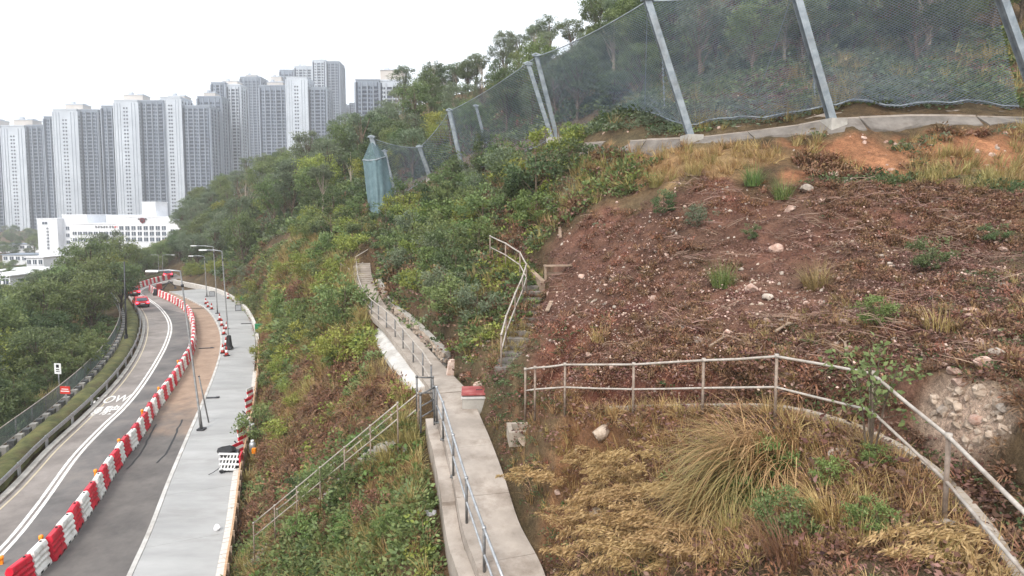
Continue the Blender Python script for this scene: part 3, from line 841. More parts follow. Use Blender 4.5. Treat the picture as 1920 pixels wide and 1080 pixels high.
# inspection chamber with a faded red lid, on the landing
zb = at(863, 775, 18.9).z
cb = empty('inspection_chamber', (-1.1, 19.5, zb), math.radians(4), 'concrete chamber with a faded red lid beside the walkway', 'chamber')
mb = MB()
t_ = 0.1
for c, s in (((0, -0.5, 0.1), (1.12, t_, 0.72)), ((0, 0.5, 0.1), (1.12, t_, 0.72)), ((-0.51, 0, 0.1), (t_, 0.9, 0.72)), ((0.51, 0, 0.1), (t_, 0.9, 0.72))): mb.box(c, s)
mb.build('chamber_wall', M['concrete'], cb)
mb = MB(); mb.box((0.0, 0, 0.49), (1.2, 1.16, 0.05)); mb.build('rim', M['concrete_white'], cb)
mb = MB(); mb.box((0.02, 0.05, 0.56), (1.22, 1.08, 0.05), M=Matrix.Rotation(math.radians(-3), 3, 'X')); lid = mb.build('lid', M['red_cover'], cb)
mb = MB(); mb.tube([(-0.1, 0.0, 0.585), (-0.1, 0.0, 0.61), (0.1, 0.0, 0.61), (0.1, 0, 0.585)], 0.012, 6); mb.build('lifting_handle', M['dark_metal'], lid)
mb = MB(); mb.box((0.72, -0.25, -0.1), (0.16, 0.7, 0.75)); mb.build('side_wall', M['concrete_white'], cb)
# open catchpit frame at the end of the right railing
p = at(978, 742, 15.9); p.z = gz(p.x, p.y)
cp = empty('catchpit', p, 0.1, 'open concrete catchpit frame at the end of the right railing', 'catchpit')
for c, s in (((0, -0.32, 0.05), (0.76, 0.12, 0.4)), ((0, 0.32, 0.05), (0.76, 0.12, 0.4)), ((-0.32, 0, 0.052), (0.12, 0.52, 0.39)), ((0.32, 0, 0.052), (0.12, 0.52, 0.39))):
    mb = MB(); mb.box(c, s); mb.build('frame_side', M['kerb_old'], cp)
# stub blocks on the landing's edge
for px, py, d, lab, s, tilt in ((842, 672, 22.6, 'upright pinkish concrete stub by the far walkway wall', (0.28, 0.24, 0.85), 0.12), (899, 722, 20.4, 'small speckled concrete stub behind the red-lidded chamber', (0.34, 0.22, 0.55), -0.15)):
    p = at(px, py, d); p.z = gz(p.x, p.y)
    mb = MB(); mb.box((0, 0, s[2] * 0.4), s, 0.3, taper=0.8); mb.box((0.02, 0.02, s[2] * 0.92), (s[0] * 0.6, s[1] * 0.6, s[2] * 0.14), 0.6)
    o = mb.build('concrete_stub', mat('stub_' + str(px), srgb(170, 140, 126), srgb(214, 198, 186), 5, 0.9, bmp=0.4)); o.location = p; o.rotation_euler = (0.05, tilt, 0)
    tag(o, lab, 'concrete block')
# ================================================================ things on and beside the road
# ---- water-filled barriers: ribbed plastic units standing end to end
def barrier_mesh(m):
    """one unit, 0.98 m long (x), 1.0 m high, foot flared, ribs across both faces"""
    prof = [(0.245, 0.0), (0.245, 0.10), (0.20, 0.20), (0.15, 0.28), (0.195, 0.34), (0.195, 0.40), (0.14, 0.46), (0.135, 0.52), (0.18, 0.58), (0.175, 0.63), (0.12, 0.69), (0.12, 0.75), (0.16, 0.80), (0.15, 0.86), (0.115, 0.96), (0.08, 1.0)]
    ol = [(-y, z) for y, z in reversed(prof)] + prof          # closed outline, left side then right
    xs = [-0.49, -0.46, -0.17, -0.15, 0.15, 0.17, 0.46, 0.49]
    sc = [0.93, 1.0, 1.0, 0.90, 0.90, 1.0, 1.0, 0.93]
    mb = MB(); k = len(ol)
    for x, s in zip(xs, sc):
        for y, z in ol:
            inner = 0.25 < z < 0.95
            mb.v.append((x * (1.0 if z < 0.6 else 1.0 - 0.30 * (z - 0.6)), y * (s if inner or abs(x) > 0.45 else 1), z)); mb.n += 1
    for i in range(len(xs) - 1):
        for j in range(k):
            j2 = (j + 1) % k
            mb.f.append([i * k + j, (i + 1) * k + j, (i + 1) * k + j2, i * k + j2]); mb.m.append(0)
    mb.f.append(list(range(k))); mb.m.append(0); mb.f.append([(len(xs) - 1) * k + j for j in reversed(range(k))]); mb.m.append(0)
    me = bpy.data.meshes.new('barrier_body'); me.from_pydata(mb.v, [], mb.f); me.materials.append(m); me.update()
    return me
BM = {'red': barrier_mesh(M['bar_red']), 'white': barrier_mesh(M['bar_white'])}
mb = MB(); mb.lathe([(0.045, 0), (0.045, 0.03), (0.03, 0.045)], (0.25, 0, 0.995), 8); CAP = mb.build('filler_cap', M['black'], link=False).data
mb = MB(); mb.tube([(0.495, 0, 0.1), (0.495, 0, 0.97)], 0.035, 6); PIN = mb.build('joint_pin', M['dark_metal'], link=False).data
mb = MB(); mb.box((0.22, 0, 0.055), (0.17, 0.497, 0.085)); SLOT = mb.build('fork_slot_shade', M['black'], link=False).data  # solid black block painting the shade inside a fork opening
mb = MB(); mb.box((-0.22, 0, 0.055), (0.17, 0.497, 0.085)); SLOT2 = mb.build('fork_slot_shade', M['black'], link=False).data  # matching block, its black painted for the other opening's shade
def place_barrier(p, t, col, label, group, detail=True):
    root = empty('water_barrier', (p.x, p.y, 0.012), math.atan2(t.y, t.x) + random.uniform(-0.09, 0.09), label, 'barrier', group)
    obj_of('body', BM[col], root)
    if detail:
        obj_of('filler_cap', CAP, root); obj_of('joint_pin', PIN, root)
        obj_of('fork_slot_shade', SLOT, root); obj_of('fork_slot_shade', SLOT2, root)
    return root
cnt = {'red': 0, 'white': 0}
for i in range(len(BL) - 1):
    col = 'red' if i % 2 == 0 else 'white'
    cnt[col] += 1
    place_barrier((BL[i] + BL[i + 1]) / 2 + Vector((random.uniform(-.05, .05), 0, 0)), BL[i + 1] - BL[i], col,
                  '%s water barrier, %s %s unit from the near end of the long row' % (col, ordinal(cnt[col]), col), 'water barriers in the long row along the road', i < 60)
fb = resample(poly_on_road([(258, 541), (275, 535), (297, 528), (320, 523)]), 1.04)
cnt = {'red': 0, 'white': 0}
for i in range(len(fb) - 1):
    col = 'red' if i % 2 == 0 else 'white'; cnt[col] += 1
    place_barrier((fb[i] + fb[i + 1]) / 2, fb[i + 1] - fb[i], col, '%s water barrier, %s %s unit of the far row beyond the bend' % (col, ordinal(cnt[col]), col), 'water barriers beyond the bend', False)
# amber warning lamps clipped to the traffic side of the row
def warning_lamp(p, rz, label, on_ground=False):
    root = empty('warning_lamp', p, rz, label, 'lamp', 'amber warning lamps on the barriers')
    mb = MB(); mb.box((0, 0, 0.09), (0.11, 0.09, 0.18)); mb.build('battery_box', M['lamp_orange'], root)
    mb = MB(); mb.lathe([(0.02, 0.16), (0.075, 0.19), (0.085, 0.26), (0.075, 0.33), (0.03, 0.35)], (0, 0, 0), 12); mb.build('lens', M['lamp_orange'], root, True)
for q, i in enumerate((2, 8, 12, 17, 22, 30)):
    i = min(i, len(BL) - 2)
    t = (BL[i + 1] - BL[i]).normalized(); nrm = Vector((-t.y, t.x, 0)); p = BL[i] + nrm * 0.16
    warning_lamp((p.x, p.y, 0.80), math.atan2(t.y, t.x), 'amber warning lamp on the barrier row, %s from the near end' % ordinal(q + 1))
q = onz(3, 1058); warning_lamp((q.x, q.y, 0.0), 0.3, 'amber warning lamp standing on the white line at the left edge')

# ---- lettering on the carriageway
def road_text(body, c, dirv, size, stretch, label):
    cu_ = bpy.data.curves.new('lettering', 'FONT'); cu_.body = body; cu_.size = size; cu_.align_x = 'CENTER'; cu_.align_y = 'CENTER'; cu_.offset = 0.012 * size
    tmp = bpy.data.objects.new('lettering_tmp', cu_); COL.objects.link(tmp)
    dg = bpy.context.evaluated_depsgraph_get(); dg.update()
    me = bpy.data.meshes.new_from_object(tmp.evaluated_get(dg)); bpy.data.objects.remove(tmp)
    me.materials.clear(); me.materials.append(M['paint'])
    o = obj_of('road_lettering', me)
    a = math.atan2(dirv.y, dirv.x) - math.pi / 2
    o.location = (c.x, c.y, 0.016); o.rotation_euler = (0, 0, a); o.scale = (1, stretch, 1)
    tag(o, label, kind='structure')
i0 = min(range(len(rl2)), key=lambda i: abs(rl2[i].y - onz(205, 765).y)); tdir = (rl2[i0 + 2] - rl2[i0 - 2]).normalized()
road_text('SLOW', onz(206, 750), tdir, 0.86, 2.9, 'white lettering SLOW on the left lane')
road_text('慢駛', onz(190, 772), tdir, 0.95, 2.3, 'white Chinese characters painted on the left lane')

# ---- verge, guardrail, fence, on the left
vr = resample(ROAD_L, 0.8)[:170]
vm = MB(); ns = normals2d(vr)
prof = [(-0.62, 0.0), (-0.72, 0.30), (-0.95, 0.52), (-1.35, 0.60), (-1.75, 0.50), (-2.0, 0.22), (-2.1, -0.3)]
for p, n in zip(vr, ns):
    for o_, h in prof:
        q = p + n * (o_ + 0.12 * float(fbm(np.array([p.x * .9]), np.array([p.y * .9 + o_]))[0])); vm.v.append((q.x, q.y, h + 0.16 * float(fbm(np.array([p.x * 1.3 + o_]), np.array([p.y * 1.3]))[0]))); vm.n += 1
k = len(prof)
for i in range(len(vr) - 1):
    for j in range(k - 1):
        vm.f.append([i * k + j, i * k + j + 1, (i + 1) * k + j + 1, (i + 1) * k + j]); vm.m.append(0)
vo = vm.build('verge', mat('mossy_bank', srgb(66, 70, 44), srgb(106, 106, 66), 1.2, 0.95, bmp=0.8, bdist=0.06, grime=(*srgb(92, 76, 56), 0.7), gscale=0.8), smooth=True)
tag(vo, 'mossy green bank between road and fence', kind='structure')
gp = [Vector((p.x, p.y, 0)) for p in offset(resample(ROAD_L, 2.0), -0.5)][:38]
gr = empty('guardrail', gp[0], label='low galvanised guardrail between the road and the mossy bank', cat='guardrail'); g0 = gp[0].copy()
rel = [p - g0 for p in gp]
bm_ = extrude_profile(rel, [(0.05, 0.42), (0.09, 0.47), (0.05, 0.54), (0.05, 0.58), (0.09, 0.64), (0.05, 0.70), (0.03, 0.70), (0.07, 0.64), (0.03, 0.58), (0.03, 0.54), (0.07, 0.47), (0.03, 0.42)], 'beam', M['galv'], gr)
for p in rel[::2]:
    mb = MB(); mb.box(p + Vector((0, 0, 0.25)), (0.1, 0.12, 0.8)); mb.build('post', M['galv'], gr)
fpz = [Vector((p.x, p.y, 0.25)) for p in offset(resample(ROAD_L, 2.2), -2.55)][:44]
fn = empty('mesh_fence', fpz[0], label='wire mesh fence with a pale top rail along the wood', cat='fence'); f0 = fpz[0].copy()
rel = [p - f0 for p in fpz]
mb = MB(); mb.tube([p + Vector((0, 0, 1.15)) for p in rel], 0.035, 6); mb.build('top_rail', M['rail_paint'], fn, True)
mb = MB(); mb.tube([p + Vector((0, 0, 0.12)) for p in rel], 0.03, 6); mb.build('bottom_rail', M['rail_paint'], fn, True)
for p in rel:
    mb = MB(); mb.tube([p - Vector((0, 0, 0.8)), p + Vector((0, 0, 1.18))], 0.035, 6); mb.build('post', M['rail_dark'], fn, True)
m_mesh = mat('green_fence_wire', srgb(92, 108, 104), srgb(124, 138, 134), 4, 0.6)
for a, c in zip(rel, rel[1:]):
    mb = MB(); nn = 18
    for q in range(-9, nn):
        for sg in (1, -1):
            s0_, s1_ = q / nn, (q + 9) / nn
            t0, t1 = 0.0, 1.0
            if s0_ < 0: t0 = -s0_ / (s1_ - s0_); s0_ = 0
            if s1_ > 1: t1 = t0 + (1 - s0_) / (9 / nn) if s0_ > 0 else (1 - q / nn) / (9 / nn); s1_ = 1
            h0, h1 = (t0, t1) if sg > 0 else (1 - t0, 1 - t1)
            A_ = a.lerp(c, s0_) + Vector((0, 0, 0.13 + h0)); B_ = a.lerp(c, s1_) + Vector((0, 0, 0.13 + h1))
            mb.tube([A_, B_], 0.009, 3, cap=False)
    mb.build('mesh_panel', m_mesh, fn)
# low concrete-block edging along the fence foot
eb = [Vector((p.x, p.y, 0.1)) for p in offset(resample(ROAD_L, 0.95), -2.2)][:80]
ek = empty('edging_blocks', (0, 0, 0)); tag(ek, 'row of short dark and pale edging blocks at the fence foot', kind='structure')
bms = []
for c_ in ('concrete', 'rail_dark'):
    mb = MB(); mb.box((0, 0, 0.17), (0.34, 0.42, 0.5)); bms.append(mb.build('block', M[c_], link=False).data)
for i, (p, n) in enumerate(zip(eb, normals2d(eb))):
    o = obj_of('block', bms[i % 2], ek); o.location = p; o.rotation_euler = (0, 0, math.atan2(n.y, n.x))

# ---- signs left of the road
def sign(px, py_base, py_top, z, w, h, m, label, marks):
    b = onz(px, py_base, z)
    top = at(px, py_top, b.y)
    root = empty('road_sign', b, -0.12, label, 'sign')
    H = top.z - b.z
    mb = MB(); mb.tube([(0, 0, -0.3), (0, 0, H)], 0.038, 8); mb.build('pole', M['galv'], root, True)
    mb = MB(); mb.box((0, -0.05, H - h / 2), (w, 0.03, h)); plate = mb.build('plate', m, root)
    for (cx, cz, ww, hh, mm) in marks:
        mb = MB(); mb.box((cx * w, -0.069, H - h / 2 + cz * h), (ww * w, 0.006, hh * h)); mb.build('marking', mm, plate)
sign(112, 740, 681, -0.1, 0.55, 0.8, M['white_paint'], 'white rectangular sign with dark marks standing among the trees',
     [(0, 0.24, 0.42, 0.30, M['black']), (0, -0.08, 0.5, 0.1, M['dark_metal']), (-0.08, -0.26, 0.3, 0.08, M['dark_metal']), (0.2, -0.26, 0.12, 0.1, M['dark_metal'])])
sign(125, 762, 724, 0.4, 0.74, 0.52, M['red_paint'], 'red rectangular sign with pale bars on the mossy bank',
     [(0, 0.14, 0.7, 0.10, M['white_paint']), (0, -0.14, 0.86, 0.13, M['white_paint'])])
# dark pole at the wood's edge by the bend
b_ = onz(237, 645); t_ = at(233, 490, b_.y)
pl = empty('roadside_pole', b_, label='thin dark pole at the edge of the wood by the bend', cat='pole')
mb = MB(); mb.tube([(0, 0, -0.3), t_ - b_], [0.1, 0.06], 8); mb.build('shaft', M['dark_metal'], pl, True)
mb = MB(); mb.box((0, 0, 0.5), (0.25, 0.25, 1.0)); mb.build('base_cover', M['dark_metal'], pl)

# ---- street lamps
def street_lamp(base, top, arm_px, arm_py, label, shade=None, band=True):
    root = empty('street_lamp', base, label=label, cat='street lamp', group='street lamps along the new footpath')
    t = top - base
    mb = MB(); mb.tube([(0, 0, 0), t * 0.12, t * 0.121, t], [0.09, 0.085, 0.065, 0.045], 12); mb.build('pole', M['galv_dark'], root, True)
    mb = MB(); mb.box((0, 0, 0.06), (0.42, 0.42, 0.1)); mb.build('base_plate', M['dark_metal'], root)
    e = at(arm_px, arm_py, top.y) - base
    mb = MB(); mb.tube([t + Vector((0, 0, -0.05)), t.lerp(e, 0.5) + Vector((0, 0, 0.03)), e], 0.045, 8); mb.build('arm', M['galv'], root, True)
    d_ = (e - t).normalized()
    mb = MB(); mb.box(e + d_ * 0.3, (0.75, 0.3, 0.1), math.atan2(d_.y, d_.x)); hd = mb.build('lamp_head', M['white_paint'], root)
    mb = MB(); mb.box(e + d_ * 0.3 + Vector((0, 0, -0.062)), (0.6, 0.22, 0.02), math.atan2(d_.y, d_.x)); mb.build('lens', M['glass_dark'], hd)
    if band:
        mb = MB(); mb.tube([t * 0.9, t * 0.915], 0.085, 10); mb.build('band', M['dark_metal'], root, True)
b1 = onz(378, 806, 0.14); street_lamp(b1, at(338, 507, b1.y), 296, 508, 'nearest grey street lamp, on the footpath edge beside the dirt')
b2 = onz(430, 655, 0.14); street_lamp(b2, at(416, 470, b2.y), 387, 469, 'second grey street lamp with black base wrapping, by the cones')
b3 = onz(408, 588, 0.14); street_lamp(b3, at(400, 462, b3.y), 368, 461, 'third grey street lamp along the footpath')
b4 = onz(388, 556, 0.14); street_lamp(b4, at(383, 480, b4.y), 362, 480, 'farthest thin street lamp along the footpath')
for px, lab, ax in ((297, 'far twin lamp column on the left beyond the bend', 283), (305, 'far twin lamp column on the right beyond the bend', 322)):
    b_ = onz(px, 512); t_ = at(px, 478, b_.y); street_lamp(b_, t_, ax, 478, lab, band=False)
# black wrapping at the second lamp's foot, short post beside the first
mb = MB(); mb.lathe([(0.42, 0), (0.3, 0.25), (0.24, 0.8), (0.2, 1.25), (0.12, 1.3)], (0, 0, 0), 9)
o = mb.build('wrapping', M['black']); o.location = b2 + Vector((0.02, -0.05, 0.12)); tag(o, 'black sheet wrapped round the foot of the second lamp', 'wrapping')
b5 = onz(392, 792, 0.14); t5 = at(373, 706, b5.y)
sp = empty('short_post', b5, label='short grey post beside the nearest street lamp', cat='post')
mb = MB(); mb.tube([(0, 0, -0.1), t5 - b5], 0.045, 8); mb.build('shaft', M['galv_dark'], sp, True)
mb = MB(); mb.tube([t5 - b5, (t5 - b5) * 1.015], 0.058, 8); mb.build('cap', M['dark_metal'], sp, True)

# ---- cones and clutter on the footpath
def cone_tree():
    root = empty('traffic_cone', (0, 0, 0))
    mb = MB(); mb.box((0, 0, 0.02), (0.4, 0.4, 0.04)); mb.build('base', M['black'], root)
    mb = MB(); mb.lathe([(0.15, 0.04), (0.115, 0.25)], (0, 0, 0), 12); mb.build('lower_cone', mat('cone_red', srgb(150, 40, 36), srgb(186, 58, 48), 4, 0.5), root, True)
    mb = MB(); mb.lathe([(0.116, 0.25), (0.085, 0.45)], (0, 0, 0), 12); mb.build('white_band', M['white_paint'], root, True)
    mb = MB(); mb.lathe([(0.084, 0.45), (0.03, 0.72)], (0, 0, 0), 12); mb.build('upper_cone', bpy.data.materials['cone_red'], root, True)
    return root
cproto = None
for i, (px, py) in enumerate(((425, 667), (418, 662), (424, 648), (420, 627), (425, 617), (416, 611), (412, 601), (397, 580), (390, 576), (386, 570), (428, 560))):
    p = onz(px, py, 0.145)
    if cproto is None: cproto = c = cone_tree()
    else: c = copy_tree(cproto)
    c.location = p; c.rotation_euler = (0, 0, random.uniform(0, 3)); s = 1.25; c.scale = (s, s, s)
    tag(c, 'small dark red traffic cone on the footpath, %s from the near end' % ordinal(i + 1), 'traffic cone', 'traffic cones on the footpath')

# overturned barrow-like cage and bags by the near end of the footpath
def onfp(px, py): return onz(px, py, 0.145)
p = onfp(432, 882)
cg = empty('crate_trolley', p, 0.25, 'tipped trolley with a white lattice crate and black bag', 'trolley')
mb = MB()
for i in range(5): mb.box((-0.32 + 0.16 * i, -0.25, 0.55), (0.07, 0.05, 0.9), M=Matrix.Rotation(0.25, 3, 'Y'))
for j in range(4): mb.box((0.0, -0.28, 0.18 + 0.27 * j), (0.95, 0.04, 0.1), M=Matrix.Rotation(0.12, 3, 'Y'))
mb.build('lattice', M['white_paint'], cg)
mb = MB(); mb.box((0, 0.12, 0.5), (0.9, 0.6, 0.9), taper=0.9); mb.build('crate_body', M['dark_metal'], cg)
mb = MB(); mb.box((0.52, 0.05, 0.45), (0.08, 0.7, 0.8)); mb.build('side_panel', M['bar_red'], cg)
me = stone_mesh('bag', 0.95, 0.7, 0.75, M['black'], 5, 2); o = obj_of('black_bag', me, cg); o.location = (-0.12, 0.1, 0.98); o.rotation_euler = (0.2, 0.15, 0)
for sx in (-0.35, 0.3):
    mb = MB(); mb.tube([(sx, -0.3, 0.12), (sx, -0.22, 0.12)], 0.12, 12); mb.build('wheel', M['black'], cg)
mb = MB(); mb.tube([(-0.45, -0.1, 0.25), (-0.75, -0.35, 0.12), (-0.95, -0.4, 0.05)], 0.02, 6); mb.build('handle', M['dark_metal'], cg, True)
# stacked striped boards leaning on the timber edge
for i, (px, py, lab, rz, h_) in enumerate(((449, 866, 'red and white board leaning beside the tipped trolley', 1.2, 1.0), (456, 838, 'tall red and white board leaning on the timber edge', 1.35, 1.3), (469, 780, 'red and white striped board by the far clutter on the footpath', 1.4, 1.2), (471, 757, 'narrow red and white striped board at the footpath edge', 1.45, 1.1))):
    p = onfp(px, py); root = empty('striped_board', p, rz, lab, 'board', 'striped site boards')
    n_ = 6
    for q in range(n_):
        mb = MB(); mb.box((0, 0.12 * q / n_, 0.03 + h_ * (q + 0.5) / n_), (0.7, 0.05, h_ / n_ - 0.002), M=Matrix.Rotation(-0.12, 3, 'X')); mb.build('stripe', M['bar_red' if (q + i) % 2 else 'bar_white'], root)
    for sx in (-0.28, 0.28):
        mb = MB(); mb.box((sx, 0.2, 0.3), (0.05, 0.4, 0.05), M=Matrix.Rotation(0.7, 3, 'X')); mb.build('leg', M['dark_metal'], root)
# grey gas-bottle-like drums and bags
for i, (px, py, lab, m_, s) in enumerate(((454, 815, 'grey drum with white top by the footpath edge', 'galv', 1.0), (466, 812, 'pale grey bag slumped among the drums', 'tarp_white', 0.8), (474, 822, 'blue-grey drum behind the striped boards', 'rail_dark', 0.9), (474, 850, 'pale blue bottle standing by the timber edge', 'galv', 0.75))):
    p = onfp(px, py); root = empty('drum', p, 0, lab, 'drum', 'drums at the footpath edge')
    mb = MB(); mb.lathe([(0.22 * s, 0), (0.25 * s, 0.05), (0.24 * s, 0.35 * s), (0.25 * s, 0.4 * s), (0.23 * s, 0.75 * s), (0.12 * s, 0.88 * s)], (0, 0, 0), 12); mb.build('shell', M[m_], root, True)
    mb = MB(); mb.lathe([(0.121 * s, 0.875 * s), (0.12 * s, 1.0 * s), (0.06 * s, 1.02 * s)], (0, 0, 0), 10); mb.build('neck', M['white_paint'], root, True)
p = onfp(477, 862); root = empty('warning_lamp', p, 0, 'amber warning lamp hanging on the timber edge behind the boards', 'lamp')
mb = MB(); mb.box((0, 0, 0.5), (0.2, 0.16, 0.28)); mb.build('battery_box', M['lamp_orange'], root); mb = MB(); mb.tube([(0, 0, -0.1), (0, 0, 0.38)], 0.025, 6); mb.build('stake', M['dark_metal'], root)
# green boxes on stands, small frames
for px, py, lab in ((487, 633, 'green box on legs at the footpath edge, the nearer one'), (456, 575, 'small green box at the footpath edge, the farther one')):
    p = onfp(px, py); root = empty('green_box', p, 0.3, lab, 'box', 'green boxes at the footpath edge')
    mb = MB(); mb.box((0, 0, 1.15), (0.85, 0.6, 0.55)); mb.build('box_body', M['green_box'], root)
    mb = MB(); mb.box((0, 0, 1.45), (0.9, 0.65, 0.05)); mb.build('lid', M['green_box'], root)
    for sx in (-0.36, 0.36):
        for sy in (-0.24, 0.24):
            mb = MB(); mb.box((sx, sy, 0.44), (0.06, 0.06, 0.88)); mb.build('leg', M['dark_metal'], root)
for px, py, lab, rz in ((447, 583, 'small square frame standing on the footpath near the wall', 0.2), (398, 556, 'low square frame at the far end of the footpath', 0.4)):
    p = onfp(px, py); root = empty('standing_frame', p, rz, lab, 'frame')
    for c, s in (((-0.36, 0, 0.42), (0.06, 0.06, 0.84)), ((0.36, 0, 0.42), (0.06, 0.06, 0.84)), ((0, 0, 0.81), (0.66, 0.055, 0.06)), ((0, 0, 0.05), (0.66, 0.055, 0.06))):
        mb = MB(); mb.box(c, s); mb.build('frame_bar', M['dark_metal'], root)
    mb = MB(); mb.box((0, 0.01, 0.43), (0.64, 0.02, 0.68)); mb.build('board', M['galv'], root)
# dark planks and patches lying about
for px, py, L_, rz, lab in ((399, 746, 0.9, 0.1, 'dark plank lying on the footpath near the lamp'), (467, 607, 1.8, 0.15, 'dark plank lying on the footpath bend'), (387, 653, 1.4, 0.2, 'dark plank lying on the tan dirt, the nearer one'), (372, 578, 2.0, 0.05, 'dark plank lying on the tan dirt, the farther one')):
    onp = onz(px, py, 0.15 if 'footpath' in lab else 0.02)
    mb = MB(); mb.box((0, 0, 0.03), (L_, 0.2, 0.05)); mb.box((L_ * 0.35, 0, 0.07), (0.2, 0.22, 0.03)); o = mb.build('plank', M['dark_metal']); o.location = onp; o.rotation_euler = (0, 0, rz); tag(o, lab, 'plank')
p = onfp(407, 994)
me = stone_mesh('rubble_sack', 0.3, 0.22, 0.28, M['tarp_white'], 8, 2); o = obj_of('white_sack', me); o.location = p + Vector((0, 0, 0.12)); tag(o, 'small white sack on the footpath near its inner edge', 'sack')

# ---- timber edge and cast kerb blocks along the inner side of the footpath
te = empty('timber_edge', (0, 0, 0), label='pale timber formwork edge along the inner side of the footpath', cat='formwork')
fr1 = resample(FP_R, 0.1)
pathT = offset(fr1, 0.28)
for i in range(0, 420, 24):
    seg = pathT[i:i + 25:6]
    if len(seg) < 3: break
    mb = MB(); slab(mb, [(a, c, -0.1, 0.62 + 0.02 * ((i // 24) % 3)) for a, c, _, _ in sweep([p for p in seg], 0.04, 0.04, 0, 0)]); mb.build('board', M['wood'], te)
for i in range(0, 420, 12):
    q = pathT[min(i, len(pathT) - 1)]; n = normals2d(pathT)[min(i, len(pathT) - 1)]
    mb = MB(); mb.box((q.x + n.x * 0.09, q.y + n.y * 0.09, 0.3), (0.08, 0.08, 0.95), math.atan2(n.y, n.x)); mb.build('stake', M['wood_old'], te)
kb = empty('kerb_blocks', (0, 0, 0)); tag(kb, 'row of small cast kerb blocks along the timber edge', kind='structure')
mb = MB(); mb.box((0, 0, 0.1), (0.3, 0.27, 0.16)); kme = mb.build('block', M['concrete_edge'], link=False).data
bp = offset(fr1, 0.08)
for i in range(0, 330, 3):
    q = bp[i]; n = normals2d(bp[max(i - 1, 0):i + 2])[min(1, i)]
    o = obj_of('block', kme, kb); o.location = (q.x, q.y, 0.10 + random.uniform(-0.01, 0.015)); o.rotation_euler = (0, 0, math.atan2(n.y, n.x) + random.uniform(-.04, .04))
# far: concrete retaining upstand
up = [p + Vector((0, 0, 0.13)) for p in offset(fr1, 0.2)][440:]
tag(extrude_profile(up[::8], [(-0.15, -0.3), (-0.15, 0.55), (0.15, 0.6), (0.15, -0.3)], 'retaining_wall', M['concrete_edge']), 'low pale concrete wall along the far footpath bend', 'wall')

# ---- vehicles beyond the bend
def car(p, rz, body_m, label, brake=True, van=False):
    root = empty('car', p, rz, label, 'car', 'vehicles on the road')
    H, hood = (1.95, 0.95) if van else (1.48, 0.92)
    prof = [(-2.15, 0.32), (-2.2, 0.75), (-2.05, hood), (-1.75, hood + 0.02), (-1.25 if not van else -2.0, H - 0.06), (-0.6, H), (0.35, H - 0.02), (1.0, hood + 0.05), (1.95, hood - 0.14), (2.15, 0.62), (2.15, 0.32)]
    mb = MB()
    for sy, ins in ((-1, 0), (1, 0)):
        for x, z in prof:
            y = 0.86 - max(0, z - 0.9) * 0.22
            mb.v.append((x, sy * y, z)); mb.n += 1
    n = len(prof)
    mb.f += [list(range(n)), [n + i for i in reversed(range(n))]]; mb.m += [0, 0]
    for i in range(n):
        j = (i + 1) % n; mb.f.append([i, n + i, n + j, j]); mb.m.append(0)
    mb.build('body', body_m, root)
    mb = MB(); mb.add([(-1.78 if not van else -2.1, -0.68, hood + 0.08), (-1.78 if not van else -2.1, 0.68, hood + 0.08), (-1.33 if not van else -2.03, 0.6, H - 0.12), (-1.33 if not van else -2.03, -0.6, H - 0.12)], [(0, 3, 2, 1)]); mb.build('rear_window', M['glass_dark'], root)
    for sy in (-1, 1):
        mb = MB(); mb.add([(-1.2, sy * 0.862, hood + 0.06), (0.85, sy * 0.862, hood + 0.06), (0.3, sy * 0.785, H - 0.12), (-0.95, sy * 0.785, H - 0.12)], [(0, 1, 2, 3)]); mb.build('side_window', M['glass_dark'], root)
        mb = MB(); mb.box((-2.17, sy * 0.66, 0.78), (0.08, 0.32, 0.2)); mb.build('tail_light', TAIL if brake else M['red_paint'], root)
        for x in (-1.35, 1.35):
            mb = MB(); mb.tube([(x, sy * 0.70, 0.31), (x, sy * 0.88, 0.31)], 0.31, 14); w = mb.build('wheel', M['black'], root)
            mb = MB(); mb.tube([(x, sy * 0.875, 0.31), (x, sy * 0.895, 0.31)], 0.18, 10); mb.build('rim', M['galv'], w)
    mb = MB(); mb.box((-2.19, 0, 0.42), (0.12, 1.7, 0.18)); mb.build('bumper', M['dark_metal'], root)
    mb = MB(); mb.box((-2.215, 0, 0.62), (0.03, 0.5, 0.12)); mb.build('number_plate', M['white_paint'], root)
    if not van:
        mb = MB(); mb.box((-0.2, 0, H + 0.06), (0.2, 0.5, 0.13)); mb.build('roof_sign', M['white_paint'], root)
    return root
TAIL, nt, b = new_mat('brake_light'); b.inputs['Base Color'].default_value = (0.7, 0.01, 0.02, 1); b.inputs['Emission Color'].default_value = (1, 0.03, 0.05, 1); b.inputs['Emission Strength'].default_value = 8
m_carred = mat('red_car_paint', srgb(176, 24, 34), srgb(190, 34, 42), 0.6, 0.25, spec=0.6)
m_carwhite = mat('white_car_paint', srgb(214, 214, 216), srgb(228, 228, 230), 0.6, 0.25, spec=0.6)
def road_dir(p):
    i = min(range(1, len(lw2) - 1), key=lambda i: (lw2[i] - p).length); t = lw2[i + 1] - lw2[i - 1]; return math.atan2(t.y, t.x)
p = onz(264, 574); car(p, road_dir(p), m_carred, 'red car with glowing brake lights entering the bend')
p = onz(249, 553); car(p, road_dir(p) , m_carred, 'second red car farther round the bend, beside the trees')
p = onz(316, 519); car(p, 2.05 , m_carred, 'red car beyond the bend at the end of the far barriers')
